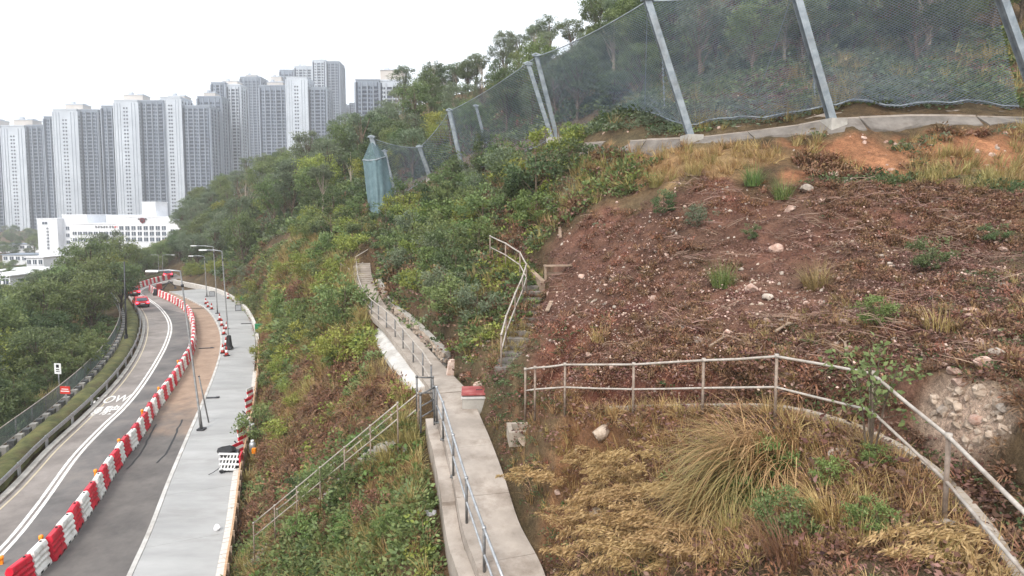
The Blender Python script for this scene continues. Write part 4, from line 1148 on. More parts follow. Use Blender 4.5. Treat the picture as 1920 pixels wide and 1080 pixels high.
# small dark excavator parked inside the barriers
p = onz(299, 553); ex = empty('mini_excavator', p, 0.6, 'small dark excavator parked behind the barrier corner', 'excavator')
for sy in (-0.55, 0.55):
    mb = MB(); mb.prism([(-0.9, -0.2), (0.9, -0.2), (0.9, 0.2), (-0.9, 0.2)], 0.0, 0.4); o = mb.build('track', M['black'], ex); o.location = (0, sy, 0)
mb = MB(); mb.box((-0.15, 0, 0.72), (1.3, 1.2, 0.6)); mb.build('body', M['dark_metal'], ex)
mb = MB(); mb.box((0.0, -0.2, 1.45), (0.8, 0.75, 0.9), taper=0.9); mb.build('cab', mat('cab_red', srgb(120, 40, 40), srgb(140, 52, 50), 2, 0.5), ex)
mb = MB(); mb.tube([(0.6, 0.3, 0.9), (1.5, 0.3, 2.2), (2.3, 0.3, 1.3)], [0.12, 0.1, 0.08], 6); mb.build('arm', M['dark_metal'], ex)
mb = MB(); mb.box((2.35, 0.3, 1.05), (0.35, 0.5, 0.4), taper=0.7); mb.build('bucket', M['dark_metal'], ex)
# cracks and saw cuts in the works strip: thin dark trenches of fresh bitumen
for k, pts in enumerate((((237, 880), (262, 853), (278, 822), (296, 790)), ((292, 868), (315, 845), (330, 812), (342, 785)), ((312, 832), (325, 831)))):
    pl = [onz(x, y, 0.012) for x, y in pts]; pl = resample(pl, 0.6)
    for q in pl: q.x += random.uniform(-0.06, 0.06)
    ribbon('saw_cut', offset(pl, -0.05), offset(pl, 0.05), 0.013, M['black'], label='dark saw cut in the works asphalt')
# ================================================================ towers and the school
m_tw = mat('tower_wall_pale', srgb(164, 171, 180), srgb(184, 191, 199), 0.05, 0.8, objvar=0.06)
m_tg = mat('tower_wall_grey', srgb(106, 116, 130), srgb(128, 138, 151), 0.05, 0.8, objvar=0.08)
m_tb = mat('tower_wall_beige', srgb(176, 170, 164), srgb(196, 190, 184), 0.05, 0.8, objvar=0.06)
m_tf = mat('tower_fin_grey', srgb(120, 129, 142), srgb(142, 150, 162), 0.05, 0.8, objvar=0.06)
m_gl = mat('tower_glass_slot_shade', srgb(18, 25, 38), srgb(50, 62, 82), 0.35, 0.5, spec=0.15)  # window glass, also the colour of the painted slot shade
FLOOR = 2.9
def facade(fr_, wn, base, u, n, w, z0, z1, style, seed):
    """windows, slab edges and fins on one wall: base corner, direction u along it, outward n, width w"""
    r = random.Random(seed)
    nf = int((z1 - z0) / FLOOR)
    if style == 'core':                                  # one column of small stair windows
        for f in range(nf - 1):
            z = z0 + FLOOR * (f + 0.3)
            for q in ((0.38, 0.5) if w > 8 else (0.42,)):
                a = base + u * (w * q) + n * 0.06
                c = a + u * min(1.3, w * 0.12)
                wn.add([(a.x, a.y, z), (c.x, c.y, z), (c.x, c.y, z + 1.3), (a.x, a.y, z + 1.3)], [(0, 1, 2, 3)])
        for q in (0.12, 0.24, 0.74, 0.88):
            a = base + u * (w * q)
            fr_.box((a + n * 0.2).to_3d() * 1 + Vector((0, 0, 0)) if False else (a.x + n.x * 0.2, a.y + n.y * 0.2, (z0 + z1) / 2), (0.45, 0.45, z1 - z0 - 1), math.atan2(u.y, u.x))
        return
    nb = max(2, round(w / 4.6)); bw = w / nb
    for b_ in range(nb):
        s = base + u * (bw * b_)
        for f in range(nf):
            z = z0 + FLOOR * f + 0.75
            for (q0, q1, hh) in (((0.12, 0.46, 1.9), (0.56, 0.9, 1.5)) if b_ % 2 == 0 else ((0.12, 0.88, 1.75),)):
                a = s + u * (bw * q0) + n * 0.07; c = s + u * (bw * q1) + n * 0.07
                wn.add([(a.x, a.y, z), (c.x, c.y, z), (c.x, c.y, z + hh), (a.x, a.y, z + hh)], [(0, 1, 2, 3)])
            if style != 'plain' and b_ % 2 == 1:         # bay window ledge
                a = s + u * (bw * 0.5)
                fr_.box((a.x + n.x * 0.25, a.y + n.y * 0.25, z - 0.25), (bw * 0.8, 0.5, 0.3), math.atan2(u.y, u.x))
    for e_ in (0.35, w - 1.55):                          # flat dark strip painting a corner's shade at each wing end
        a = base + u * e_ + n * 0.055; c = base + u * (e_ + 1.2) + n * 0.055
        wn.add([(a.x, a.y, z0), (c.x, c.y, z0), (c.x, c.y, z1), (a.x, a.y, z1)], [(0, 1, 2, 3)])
    for b_ in range(1, nb, 2):                           # flat dark strips painting the shade of slots, all the way up
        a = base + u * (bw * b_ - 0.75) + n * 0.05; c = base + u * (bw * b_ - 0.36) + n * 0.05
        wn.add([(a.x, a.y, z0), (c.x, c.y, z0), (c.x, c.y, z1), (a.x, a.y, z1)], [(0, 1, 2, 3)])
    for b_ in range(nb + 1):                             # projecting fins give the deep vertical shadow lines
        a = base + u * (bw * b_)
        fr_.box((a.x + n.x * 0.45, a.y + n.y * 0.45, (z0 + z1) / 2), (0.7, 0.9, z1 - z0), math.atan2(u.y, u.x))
def tower(name, label, d, segs, group, rot=0.0, zb=-6.0):
    """segs: picture x0, x1, top y, style, how far forward (m), depth (m)"""
    xc = (min(s[0] for s in segs) + max(s[1] for s in segs)) / 2
    o0 = at(xc, 400, d); o0.z = zb
    root = empty('apartment_tower', o0, rot, label, 'apartment tower', group)
    for k, (x0, x1, yt, style, fwd, dep) in enumerate(segs):
        A_, B_ = at(x0, yt, d), at(x1, yt, d)
        w = B_.x - A_.x; h = A_.z - zb; cx = (A_.x + B_.x) / 2 - o0.x
        mwall = {'core': m_tw, 'wing': m_tg, 'box': m_tb, 'plain': m_tg, 'pale': m_tw, 'beige': m_tb}[style]
        if style == 'box':
            mb = MB(); mb.box((cx, dep / 2 - fwd, h - 12), (w, dep, 24)); bx = mb.build('roof_house', m_tb, root)
            mb = MB(); mb.box((cx + w * 0.25, dep / 2 - fwd, h + 0.8), (w * 0.3, dep * 0.5, 1.6)); mb.box((cx - w * 0.3, dep / 2 - fwd, h + 1.6), (w * 0.18, dep * 0.3, 3.2)); mb.tube([(cx - w * 0.1, 2 - fwd, h), (cx - w * 0.1, 2 - fwd, h + 5)], 0.12, 4); mb.box((cx, dep / 2 - fwd, h + 0.25), (w + 0.8, dep + 0.8, 0.5)); mb.build('parapet', m_tw, bx)
            continue
        mb = MB(); mb.box((cx, dep / 2 - fwd, h / 2), (w, dep, h)); 
        part = mb.build('core_shaft' if style == 'core' else 'wing', mwall, root)
        fr_, wn = MB(), MB(); X, Y = Vector((1, 0)), Vector((0, 1))
        st = 'core' if style == 'core' else ('plain' if style in ('plain', 'beige') else 'wing')
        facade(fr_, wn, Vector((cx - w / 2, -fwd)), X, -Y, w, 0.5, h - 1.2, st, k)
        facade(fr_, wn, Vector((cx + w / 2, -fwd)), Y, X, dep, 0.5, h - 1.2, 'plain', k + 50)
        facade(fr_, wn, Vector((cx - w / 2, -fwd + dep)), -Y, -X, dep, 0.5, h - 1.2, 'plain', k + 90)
        fr_.box((cx, dep / 2 - fwd, h + 0.5), (w + 0.6, dep + 0.6, 1.0))
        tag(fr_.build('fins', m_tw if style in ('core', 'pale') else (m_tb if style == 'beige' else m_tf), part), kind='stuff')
        tag(wn.build('windows', m_gl, part), kind='stuff')  # panes, joined with the flat strips of painted slot shade
    return root
G = 'apartment towers on the skyline'
tower('t', 'leftmost grey apartment tower, cut by the picture edge', 500, [(-60, 8, 238, 'wing', 0, 16), (-40, -5, 225, 'box', -2, 10)], G)
tower('t', 'apartment tower with pale lift core, second from the left', 500, [(50, 80, 236, 'wing', 0, 16), (8, 50, 238, 'core', 3, 18), (20, 55, 224, 'box', -3, 10)], G)
tower('t', 'third apartment tower from the left, pale core between grey wings', 490, [(82, 106, 220, 'wing', 0, 16), (106, 150, 208, 'core', 4, 18), (150, 183, 207, 'wing', 0, 16), (117, 150, 195, 'box', -3, 10)], G)
tower('t', 'tall apartment tower with white core right above the school', 485, [(190, 220, 200, 'wing', 0, 16), (220, 263, 191, 'core', 4, 18), (263, 306, 190, 'wing', 0, 16), (227, 263, 177, 'box', -3, 10)], G)
tower('t', 'slim apartment tower just right of the tower above the school', 490, [(306, 343, 185, 'core', 4, 18), (343, 394, 200, 'wing', 1, 16), (348, 394, 174, 'plain', -18, 14), (312, 342, 179, 'box', -3, 10), (358, 380, 165, 'box', -20, 9)], G)
tower('t', 'glassy narrow apartment tower with pale vertical stripes', 540, [(399, 424, 157, 'wing', 3, 16), (424, 450, 160, 'pale', 0, 14), (414, 442, 151, 'box', -3, 10)], G)
tower('t', 'grey slab tower behind the trees in the middle of the skyline', 640, [(450, 488, 145, 'plain', 0, 20), (488, 522, 150, 'plain', -12, 16), (458, 478, 140, 'box', -3, 9), (497, 517, 138, 'box', -15, 9)], G)
tower('t', 'front apartment tower with blue window strips left of white slab', 520, [(489, 540, 163, 'wing', 3, 16), (498, 528, 153, 'box', -3, 10)], G)
tower('t', 'bright white slab tower with one column of small windows', 515, [(540, 578, 148, 'core', 4, 18), (578, 612, 165, 'wing', 0, 16)], G)
tower('t', 'broad grey tower standing behind the white slab tower', 660, [(524, 550, 132, 'plain', 0, 18), (550, 590, 124, 'pale', -3, 20), (553, 570, 121, 'box', -6, 9)], G)
tower('t', 'tallest apartment tower, at the right end of the main cluster', 650, [(588, 612, 115, 'pale', 4, 20), (612, 636, 117, 'wing', 0, 20), (590, 633, 113, 'box', -4, 10)], G)
tower('t', 'low pale tower half hidden right of the tallest tower', 700, [(633, 646, 194, 'pale', 0, 18)], G)
tower('t', 'grey tower seen small in the gap left of the hill block', 700, [(655, 670, 194, 'plain', 0, 18)], G)
tower('t', 'separate pale tower block rising behind the hillside trees', 420, [(668, 712, 152, 'wing', 2, 16), (712, 760, 152, 'pale', 0, 18), (712, 756, 131, 'box', -1, 14)], G)
tower('t', 'pale low block peeping over the hillside trees farther right', 430, [(795, 832, 150, 'beige', 0, 14)], G)
tower('t', 'distant slab seen in the gap left of the school tower', 800, [(183, 191, 256, 'pale', 0, 14)], G)

# ---- school: stepped white blocks
sw = mat('school_white_render', srgb(214, 217, 222), srgb(232, 234, 238), 0.15, 0.8, grime=(*srgb(188, 192, 198), 0.5), gscale=0.12)
sd = 226.0
def block(root, x0, x1, yt, z0, fwd, dep, nm='block'):
    A_, B_ = at(x0, yt, sd), at(x1, yt, sd); o0 = root.location
    c = ((A_.x + B_.x) / 2 - o0.x, sd + dep / 2 - fwd - o0.y, (A_.z + z0) / 2 - o0.z)
    mb = MB(); mb.box(c, (B_.x - A_.x, dep, A_.z - z0)); b_ = mb.build(nm, sw, root)
    mb = MB(); mb.box((c[0], c[1], A_.z - o0.z + 0.2), (B_.x - A_.x + 0.3, dep + 0.3, 0.4)); mb.build('parapet', sw, b_)
    return A_, B_, b_
s0 = at(215, 440, sd); s0.z = -5
sch = empty('school', s0, 0, 'white school building with rows of dark windows below the towers', 'school')
def window(root, x, y, z, w, h, par):
    mb = MB(); mb.box((x, y - 0.04, z), (w, 0.1, h)); wo = mb.build('window', M['glass_dark'], par)
    mb = MB(); mb.box((x, y - 0.1, z - h / 2 - 0.08), (w + 0.25, 0.22, 0.12)); mb.box((x, y - 0.11, z), (0.08, 0.06, h - 0.02)); mb.build('frame', sw, wo)
A_, B_, b1_ = block(sch, 85, 122, 411, -5, 4, 14, 'stair_block')
for i in range(7): window(sch, A_.x + (B_.x - A_.x) * 0.5 - s0.x, sd - 4 - s0.y, at(104, 428 + i * 6.0, sd).z - s0.z, 0.7, 0.7, b1_)
window(sch, A_.x + (B_.x - A_.x) * 0.38 - s0.x, sd - 4 - s0.y, at(98, 418, sd).z - s0.z, 1.9, 0.9, b1_)
A_, B_, b2_ = block(sch, 120, 166, 404, -5, 1, 14, 'link_block')
for r_ in range(3):
    for c_ in range(3): window(sch, A_.x + (B_.x - A_.x) * (0.2 + 0.26 * c_) - s0.x, sd - 1 - s0.y, at(120, 428 + r_ * 13, sd).z - s0.z, 1.2, 1.3, b2_)
A_, B_, b3_ = block(sch, 143, 232, 420, -5, 2.5, 12, 'main_block')
for r_ in range(2):
    for c_ in range(9): window(sch, A_.x + (B_.x - A_.x) * (0.06 + 0.11 * c_) - s0.x, sd - 2.5 - s0.y, at(150, 437 + r_ * 12, sd).z - s0.z, 1.5, 1.2, b3_)
A_, B_, b4_ = block(sch, 232, 334, 408, -5, 3.5, 12, 'main_block')
for r_ in range(3):
    for c_ in range(9): window(sch, A_.x + (B_.x - A_.x) * (0.06 + 0.11 * c_) - s0.x, sd - 3.5 - s0.y, at(240, 427 + r_ * 10.6, sd).z - s0.z, 1.55, 1.45, b4_)
A_, B_, b5_ = block(sch, 266, 291, 380, 8, 0, 8, 'roof_tower')
A_, B_, b6_ = block(sch, 186, 262, 405, 4, -4, 8, 'upper_block')
A_, B_, b7_ = block(sch, 328, 362, 418, -5, 6, 10, 'end_block')
for c_ in range(2):
    for r_ in range(3): window(sch, A_.x + (B_.x - A_.x) * (0.35 + 0.35 * c_) - s0.x, sd - 6 - s0.y, at(340, 432 + r_ * 12, sd).z - s0.z, 1.3, 1.2, b7_)
# emblem and lettering on the parapet
e = at(267, 413, sd - 3.7) - s0
em = empty('e', e)
bpy.data.objects.remove(em)
mb = MB(); mb.prism([(0, -1.15), (0.8, -0.7), (1.0, 0.1), (0.75, 0.75), (0, 0.9), (-0.75, 0.75), (-1.0, 0.1), (-0.8, -0.7)], 0, 0.12)
o = mb.build('emblem_shield', mat('emblem_maroon', srgb(92, 34, 44), srgb(112, 44, 54), 1, 0.6), sch); o.location = e; o.rotation_euler = (math.pi / 2, 0, 0)
mb = MB(); mb.prism([(-1.7, 0.15), (-0.95, 0.3), (-0.95, 0.7), (-1.5, 0.75)], 0, 0.1); mb.prism([(1.7, 0.15), (1.5, 0.75), (0.95, 0.7), (0.95, 0.3)], 0, 0.1); mb.prism([(-0.3, -0.5), (0.3, -0.5), (0.3, 0.3), (-0.3, 0.3)], 0.13, 0.16)
o2 = mb.build('emblem_ribbon', M['dark_metal'], o)
# the parapet lettering is too small to read: a row of character-sized dark marks
for i in range(11):
    xx = 180 + i * 5.2; p = at(xx, 425.5 , sd - 2.6) - s0
    mb = MB(); r_ = random.Random(i)
    for q in range(3): mb.box((p.x + r_.uniform(-.2, .2), p.y - 0.02, p.z + (q - 1) * 0.3), (0.62, 0.08, 0.13))
    mb.box((p.x + r_.uniform(-.15, .15), p.y - 0.03, p.z), (0.13, 0.08, 0.85)); mb.build('character', M['red_paint' if i > 6 else 'dark_metal'], sch)
# ---- low white buildings down on the left
def low_house(px, py, w_px, h_px, d, label, nwin, roof='flat'):
    b_ = at(px, py, d); w = w_px * d / FPX; h = h_px * d / FPX
    root = empty('low_building', b_ - Vector((0, 0, 1.0)), 0, label, 'building', 'low buildings beyond the wood')
    dep = 9
    mb = MB(); mb.box((0, dep / 2, h / 2 + 0.5), (w, dep, h + 1)); wl_ = mb.build('wall', sw, root)
    mb = MB(); mb.box((0, dep / 2, h + 1.12), (w + 0.8, dep + 0.8, 0.24)); mb.build('roof', M['tarp_white'] if roof == 'flat' else m_tg, root)
    for i in range(nwin):
        window(root, -w / 2 + w * (i + 0.5) / nwin, -0.02, h * 0.55 + 1, w / nwin * 0.6, h * 0.45, wl_)
low_house(66, 501, 32, 18, 175, 'small white block with three dark windows beside the wood', 3)
low_house(20, 520, 60, 12, 150, 'low flat-roofed white shed at the left edge, the lower one', 4)
low_house(-10, 540, 60, 22, 120, 'pale shed at the left picture edge just above the trees', 4)
low_house(40, 492, 70, 14, 230, 'long pale shed in front of the leftmost towers', 6, 'c')
low_house(36, 470, 76, 12, 300, 'curved-canopy car park block under the leftmost towers', 6, 'c')
low_house(45, 527, 40, 16, 140, 'small pale house in the trees left of the school', 3)
# ================================================================ plants
LM = {
 'mid': leaf_mat('leaf_mid_green', srgb(72, 90, 52), srgb(138, 152, 96)),
 'dark': leaf_mat('leaf_dark_green', srgb(58, 74, 48), srgb(112, 128, 84)),
 'grey': leaf_mat('leaf_grey_green', srgb(76, 88, 66), srgb(136, 148, 118)),
 'yellow': leaf_mat('leaf_yellow_green', srgb(92, 104, 44), srgb(164, 170, 88)),
 'bright': leaf_mat('leaf_bright_green', srgb(72, 98, 52), srgb(134, 154, 90)),
 'straw': leaf_mat('blade_straw', srgb(138, 110, 70), srgb(198, 170, 120), 0.2),
 'olive': leaf_mat('blade_olive', srgb(118, 108, 66), srgb(178, 162, 108), 0.2),
 'rust': leaf_mat('leaf_rust_brown', srgb(96, 72, 54), srgb(150, 116, 88), 0.12),
 'russet': leaf_mat('leaf_russet', srgb(110, 74, 56), srgb(164, 120, 92), 0.12),
 'litter': leaf_mat('dead_leaf_litter', srgb(74, 52, 46), srgb(140, 106, 92), 0.05),
 'twig': leaf_mat('dry_twig', srgb(98, 74, 64), srgb(168, 140, 122), 0.0),
}
def leaves(P, N, size, asp=0.5, r=rng, lv=None, fold=0.25):
    """diamond leaves, centres P, leaf directions N (length 1): returns V, F, lv"""
    n = len(P)
    t = N / (np.linalg.norm(N, axis=1, keepdims=True) + 1e-9)
    q = r.normal(size=(n, 3)); s = np.cross(t, q); s /= np.linalg.norm(s, axis=1, keepdims=True) + 1e-9
    u = np.cross(s, t)
    L = (size * r.uniform(0.65, 1.35, n))[:, None]
    W = L * asp * 0.5
    a = P - t * L * 0.5; c = P + t * L * 0.5 - u * L * 0.12
    b = P + s * W + u * W * fold; d = P - s * W + u * W * fold
    V = np.stack([a, b, c, d], 1).reshape(-1, 3)
    F = np.arange(4 * n).reshape(n, 4)
    lv = np.clip(r.normal(0.5, 0.2, n), 0, 1) if lv is None else lv
    return V, F, np.repeat(lv, 4)
def merge(parts):
    Vs, Fs, Ls, b = [], [], [], 0
    for v, f, l in parts:
        Vs.append(v); Fs.append(f + b); Ls.append(l); b += len(v)
    return np.concatenate(Vs), np.concatenate(Fs), np.concatenate(Ls)
def blades(n, r0, length, width, lean, r, droop=0.5, curl=3, lo=0.1):
    """arching grass blades from a tuft of radius r0: strips of quads"""
    parts = []
    ang = r.uniform(0, 2 * np.pi, n)
    rad = r0 * np.sqrt(r.random(n))
    base = np.stack([rad * np.cos(ang), rad * np.sin(ang), np.zeros(n)], 1)
    az = ang + r.normal(0, 0.6, n)
    out = np.stack([np.cos(az), np.sin(az), np.zeros(n)], 1)
    side = np.stack([-np.sin(az), np.cos(az), np.zeros(n)], 1)
    L = length * r.uniform(0.5, 1.15, n); ln = lean * r.uniform(lo, 1.0, n)
    pts = []
    for k in range(curl + 1):
        t = k / curl
        h = L * (t * np.cos(ln * (0.4 + 0.6 * t)) - droop * ln * t * t * 0.35)
        o = L * (t * np.sin(ln * (0.4 + 0.6 * t)))
        w = width * (1 - 0.92 * t) * 0.5
        c = base + out * o[:, None] + np.array([0, 0, 1]) * h[:, None]
        pts += [c - side * w, c + side * w]
    V = np.stack(pts, 1); m = 2 * (curl + 1)
    Fs = []
    for k in range(curl):
        i = np.arange(n) * m + 2 * k
        Fs.append(np.stack([i, i + 1, i + 3, i + 2], 1))
    return V.reshape(-1, 3), np.concatenate(Fs), np.repeat(r.random(n), m)
def leafmesh(name, parts, m):
    V, F, l = merge(parts)
    return np_mesh(name, V, F, m, attrs={'lv': l})
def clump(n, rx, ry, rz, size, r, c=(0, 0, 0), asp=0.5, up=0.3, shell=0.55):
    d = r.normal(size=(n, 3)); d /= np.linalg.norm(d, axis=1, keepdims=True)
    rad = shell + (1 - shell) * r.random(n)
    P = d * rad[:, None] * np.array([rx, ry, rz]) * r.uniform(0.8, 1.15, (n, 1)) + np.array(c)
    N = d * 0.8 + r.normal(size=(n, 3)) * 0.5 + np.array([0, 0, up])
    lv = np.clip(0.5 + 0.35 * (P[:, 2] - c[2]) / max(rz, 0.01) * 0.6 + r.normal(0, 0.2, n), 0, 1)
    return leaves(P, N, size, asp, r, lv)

# ---------------------------------------------------------------- small prototypes for ground cover
def g(seed): return np.random.default_rng(seed)
PROTO = {}
def proto(key, variants):
    PROTO[key] = [obj_of('%s_source' % key, me, link=False) for me in variants]
def low_leaf(seed, m, n=46, R=0.38, H=0.26, size=0.115, asp=0.6):
    r = g(seed); a = r.uniform(0, 6.283, n); q = R * np.sqrt(r.random(n))
    P = np.stack([q * np.cos(a), q * np.sin(a), 0.03 + H * r.random(n) * (1 - 0.6 * q / R)], 1)
    N = np.stack([np.cos(a), np.sin(a), r.uniform(-0.2, 0.9, n)], 1) + r.normal(0, 0.35, (n, 3))
    return leafmesh('cover', [leaves(P, N, size, asp, r)], m)
proto('leafy_mid', [low_leaf(s, LM['mid']) for s in (1, 2)])
proto('leafy_dark', [low_leaf(s, LM['dark']) for s in (3, 4)])
proto('leafy_yellow', [low_leaf(s, LM['yellow'], 40, 0.32, 0.32, 0.1) for s in (5, 6)])
proto('leafy_bright', [low_leaf(s, LM['bright'], 40, 0.36, 0.3, 0.14, 0.75) for s in (7, 8)])
proto('leafy_grey', [low_leaf(s, LM['grey'], 50, 0.4, 0.22, 0.09) for s in (9, 10)])
proto('creeper', [low_leaf(s, LM['dark'], 50, 0.42, 0.09, 0.075) for s in (11, 12)])
proto('fern_rust', [leafmesh('cover', [blades(26, 0.16, 0.46, 0.05, 1.5, g(s), 0.9, 3, 0.3), low_leaf_parts] , LM['rust']) for s, low_leaf_parts in ((13, clump(26, 0.3, 0.3, 0.2, 0.1, g(113), (0, 0, 0.16))), (14, clump(26, 0.34, 0.28, 0.18, 0.09, g(114), (0, 0, 0.14))))])
proto('fern_russet', [leafmesh('cover', [blades(22, 0.16, 0.4, 0.045, 1.5, g(s), 0.9, 3, 0.3), clump(24, 0.3, 0.3, 0.18, 0.09, g(s + 100), (0, 0, 0.14))], LM['russet']) for s in (15, 16)])
proto('grass_green', [leafmesh('cover', [blades(34, 0.12, 0.55, 0.022, 0.9, g(s))], LM['bright']) for s in (17, 18)])
proto('grass_olive', [leafmesh('cover', [blades(34, 0.14, 0.6, 0.022, 1.1, g(s))], LM['olive']) for s in (19, 20)])
proto('grass_straw', [leafmesh('cover', [blades(30, 0.14, 0.5, 0.02, 1.2, g(s))], LM['straw']) for s in (21, 22)])
def flakes(seed, m, n=30, R=0.4, size=0.08):
    r = g(seed); a = r.uniform(0, 6.283, n); q = R * np.sqrt(r.random(n))
    P = np.stack([q * np.cos(a), q * np.sin(a), 0.015 + 0.06 * r.random(n)], 1)
    N = np.stack([np.cos(a * 3), np.sin(a * 3), r.uniform(-0.3, 0.5, n)], 1)
    return leafmesh('cover', [leaves(P, N, size, 0.6, r)], m)
proto('litter', [flakes(s, LM['litter']) for s in (23, 24, 25)])
def twigs(seed, n=9, R=0.35, L=0.5):
    r = g(seed); mb = MB(); lv = []
    for k in range(n):
        a = r.uniform(0, 6.28); c = Vector((r.uniform(-R, R), r.uniform(-R, R), r.uniform(0.02, 0.1)))
        d = Vector((math.cos(a), math.sin(a), r.uniform(-0.1, 0.25))) * L * r.uniform(0.3, 0.6)
        k2 = Vector((r.uniform(-.04, .04), r.uniform(-.04, .04), r.uniform(0, .05)))
        b0 = mb.n; mb.tube([c - d, c + k2, c + d], [0.008, 0.007, 0.003], 3, cap=False); lv += [float(r.random())] * (mb.n - b0)
    return np_mesh('cover', np.array(mb.v), np.array(mb.f), LM['twig'], attrs={'lv': lv})
proto('chips', [flakes(s, leaf_mat('pale_chip%d' % s, srgb(150, 118, 104), srgb(206, 182, 168), 0.0), 16, 0.5, 0.07) for s in (31, 32)])
proto('pale_stones', [stone_mesh('stone_source', 0.30, 0.24, 0.20, M['rock_pale'], 80 + k, 1) for k in range(4)])
proto('twigs', [twigs(s) for s in (26, 27, 28)])
proto('stones', [stone_mesh('stone_source', 0.30, 0.24, 0.18, M['rock'] if k % 3 else M['rock_grey'], 60 + k, 1) for k in range(6)])

def scatter_obj(name, label, pts, rots, scls, keys, kind='stuff'):
    """one object whose geometry nodes place small plants on its points"""
    srcs = []; idx_of = {}
    for k in sorted(set(keys)):
        idx_of[k] = (len(srcs), len(PROTO[k])); srcs += PROTO[k]
    me = bpy.data.meshes.new(name)
    n = len(pts)
    me.vertices.add(n); me.vertices.foreach_set('co', np.asarray(pts, np.float32).ravel())
    a = me.attributes.new('rot', 'FLOAT_VECTOR', 'POINT'); a.data.foreach_set('vector', np.asarray(rots, np.float32).ravel())
    a = me.attributes.new('scl', 'FLOAT', 'POINT'); a.data.foreach_set('value', np.asarray(scls, np.float32))
    pid = np.array([idx_of[k][0] for k in keys]) + rng.integers(0, 1000, n) % np.array([idx_of[k][1] for k in keys])
    a = me.attributes.new('pid', 'INT', 'POINT'); a.data.foreach_set('value', pid.astype(np.int32))
    o = obj_of(name, me); tag(o, label, kind=kind)
    ng = bpy.data.node_groups.new(name + '_nodes', 'GeometryNodeTree')
    ng.interface.new_socket('Geometry', in_out='INPUT', socket_type='NodeSocketGeometry')
    ng.interface.new_socket('Geometry', in_out='OUTPUT', socket_type='NodeSocketGeometry')
    N, L = ng.nodes, ng.links
    gi, go = N.new('NodeGroupInput'), N.new('NodeGroupOutput')
    join = N.new('GeometryNodeJoinGeometry')
    def attr(nm, ty):
        q = N.new('GeometryNodeInputNamedAttribute'); q.data_type = ty; q.inputs['Name'].default_value = nm; return q.outputs['Attribute']
    rot_, scl_, pid_ = attr('rot', 'FLOAT_VECTOR'), attr('scl', 'FLOAT'), attr('pid', 'INT')
    e2r = N.new('FunctionNodeEulerToRotation'); L.new(rot_, e2r.inputs[0])
    for i, s in enumerate(srcs):
        oi = N.new('GeometryNodeObjectInfo'); oi.inputs['Object'].default_value = s; oi.inputs['As Instance'].default_value = True
        cmp_ = N.new('FunctionNodeCompare'); cmp_.data_type = 'INT'; cmp_.operation = 'EQUAL'
        L.new(pid_, cmp_.inputs[2]); cmp_.inputs[3].default_value = i
        ip = N.new('GeometryNodeInstanceOnPoints')
        L.new(gi.outputs[0], ip.inputs['Points']); L.new(cmp_.outputs[0], ip.inputs['Selection']); L.new(oi.outputs['Geometry'], ip.inputs['Instance'])
        L.new(e2r.outputs[0], ip.inputs['Rotation']); L.new(scl_, ip.inputs['Scale']); L.new(ip.outputs[0], join.inputs[0])
    L.new(join.outputs[0], go.inputs[0])
    md = o.modifiers.new('scatter', 'NODES'); md.node_group = ng
    return o

# ---------------------------------------------------------------- where the ground cover grows
PATHS_KEEP = [(LEDGE, 0.34), (WALK_A, 0.72), (WALK_B, 0.66), (CH, 0.5), ([tuple(p) for p in KP], 0.12)]
AP_POLY = [tuple(p) for p in AP] + [tuple(p) for p in reversed(AQ)]
def fill(poly, dens, dref=14.0, power=1.35, edge=0.0):
    """random ground points in a polygon, thinning with distance from the path side"""
    xs = [p[0] for p in poly]; ys = [p[1] for p in poly]
    x0, x1, y0, y1 = min(xs), max(xs), min(ys), max(ys)
    n = int(dens * (x1 - x0) * (y1 - y0))
    n = min(n, 400000)
    x = rng.uniform(x0, x1, n); y = rng.uniform(y0, y1, n)
    keep = rng.random(n) < np.clip((dref / np.maximum(y, 1)) ** power, 0, 1)
    x, y = x[keep], y[keep]
    k = inside(x, y, poly); x, y = x[k], y[k]
    k = ~inside(x, y, CORR) & ~inside(x, y, AP_POLY)
    if poly is not Z['rubble']: k &= ~inside(x, y, Z['rubble'])
    x, y = x[k], y[k]
    for pl, hw in PATHS_KEEP:
        d, _ = seg_dist(x, y, pl); k = d > hw; x, y = x[k], y[k]
    return x, y
def hash_(k): return sum(ord(c) * (i + 3) for i, c in enumerate(k)) % 197
COVER = {}          # layer name -> lists
def sow(layer, poly, dens, mix, s0=0.8, s1=1.5, dref=14.0, grow=0.45, patch=None, tilt=0.25, power=1.35):
    x, y = fill(poly, dens, dref, power)
    if patch is not None:                              # patchy growth: keep only where a slow noise is high
        thr, sc, ox = patch
        k = fbm(x * sc + ox, y * sc + ox * 1.7, 3) > thr + rng.normal(0, 0.06, len(x)); x, y = x[k], y[k]
    z = ground(x, y)
    ks = list(mix); w = np.array([mix[k] for k in ks], float); w /= w.sum()
    # species keep to patches: each has its own slow noise
    sc_ = np.stack([math.log(w[i] + 1e-9) + 3.2 * fbm(x * 0.33 + hash_(k_), y * 0.33 + 2 * hash_(k_), 3) - np.log(-np.log(rng.random(len(x)) + 1e-12) + 1e-12) * 0.45 for i, k_ in enumerate(ks)], 1)
    key = np.array(ks)[np.argmax(sc_, 1)]
    s = (s0 + (s1 - s0) * rng.random(len(x)) ** (2.6 if tilt > 1 else 1.0)) * np.clip(np.maximum(y, 1) / dref, 1, 20) ** grow
    rot = np.stack([rng.normal(0, tilt, len(x)), rng.normal(0, tilt, len(x)), rng.uniform(0, 6.283, len(x))], 1)
    COVER.setdefault(layer, []).append((np.stack([x, y, z - 0.01], 1), rot, s, key))
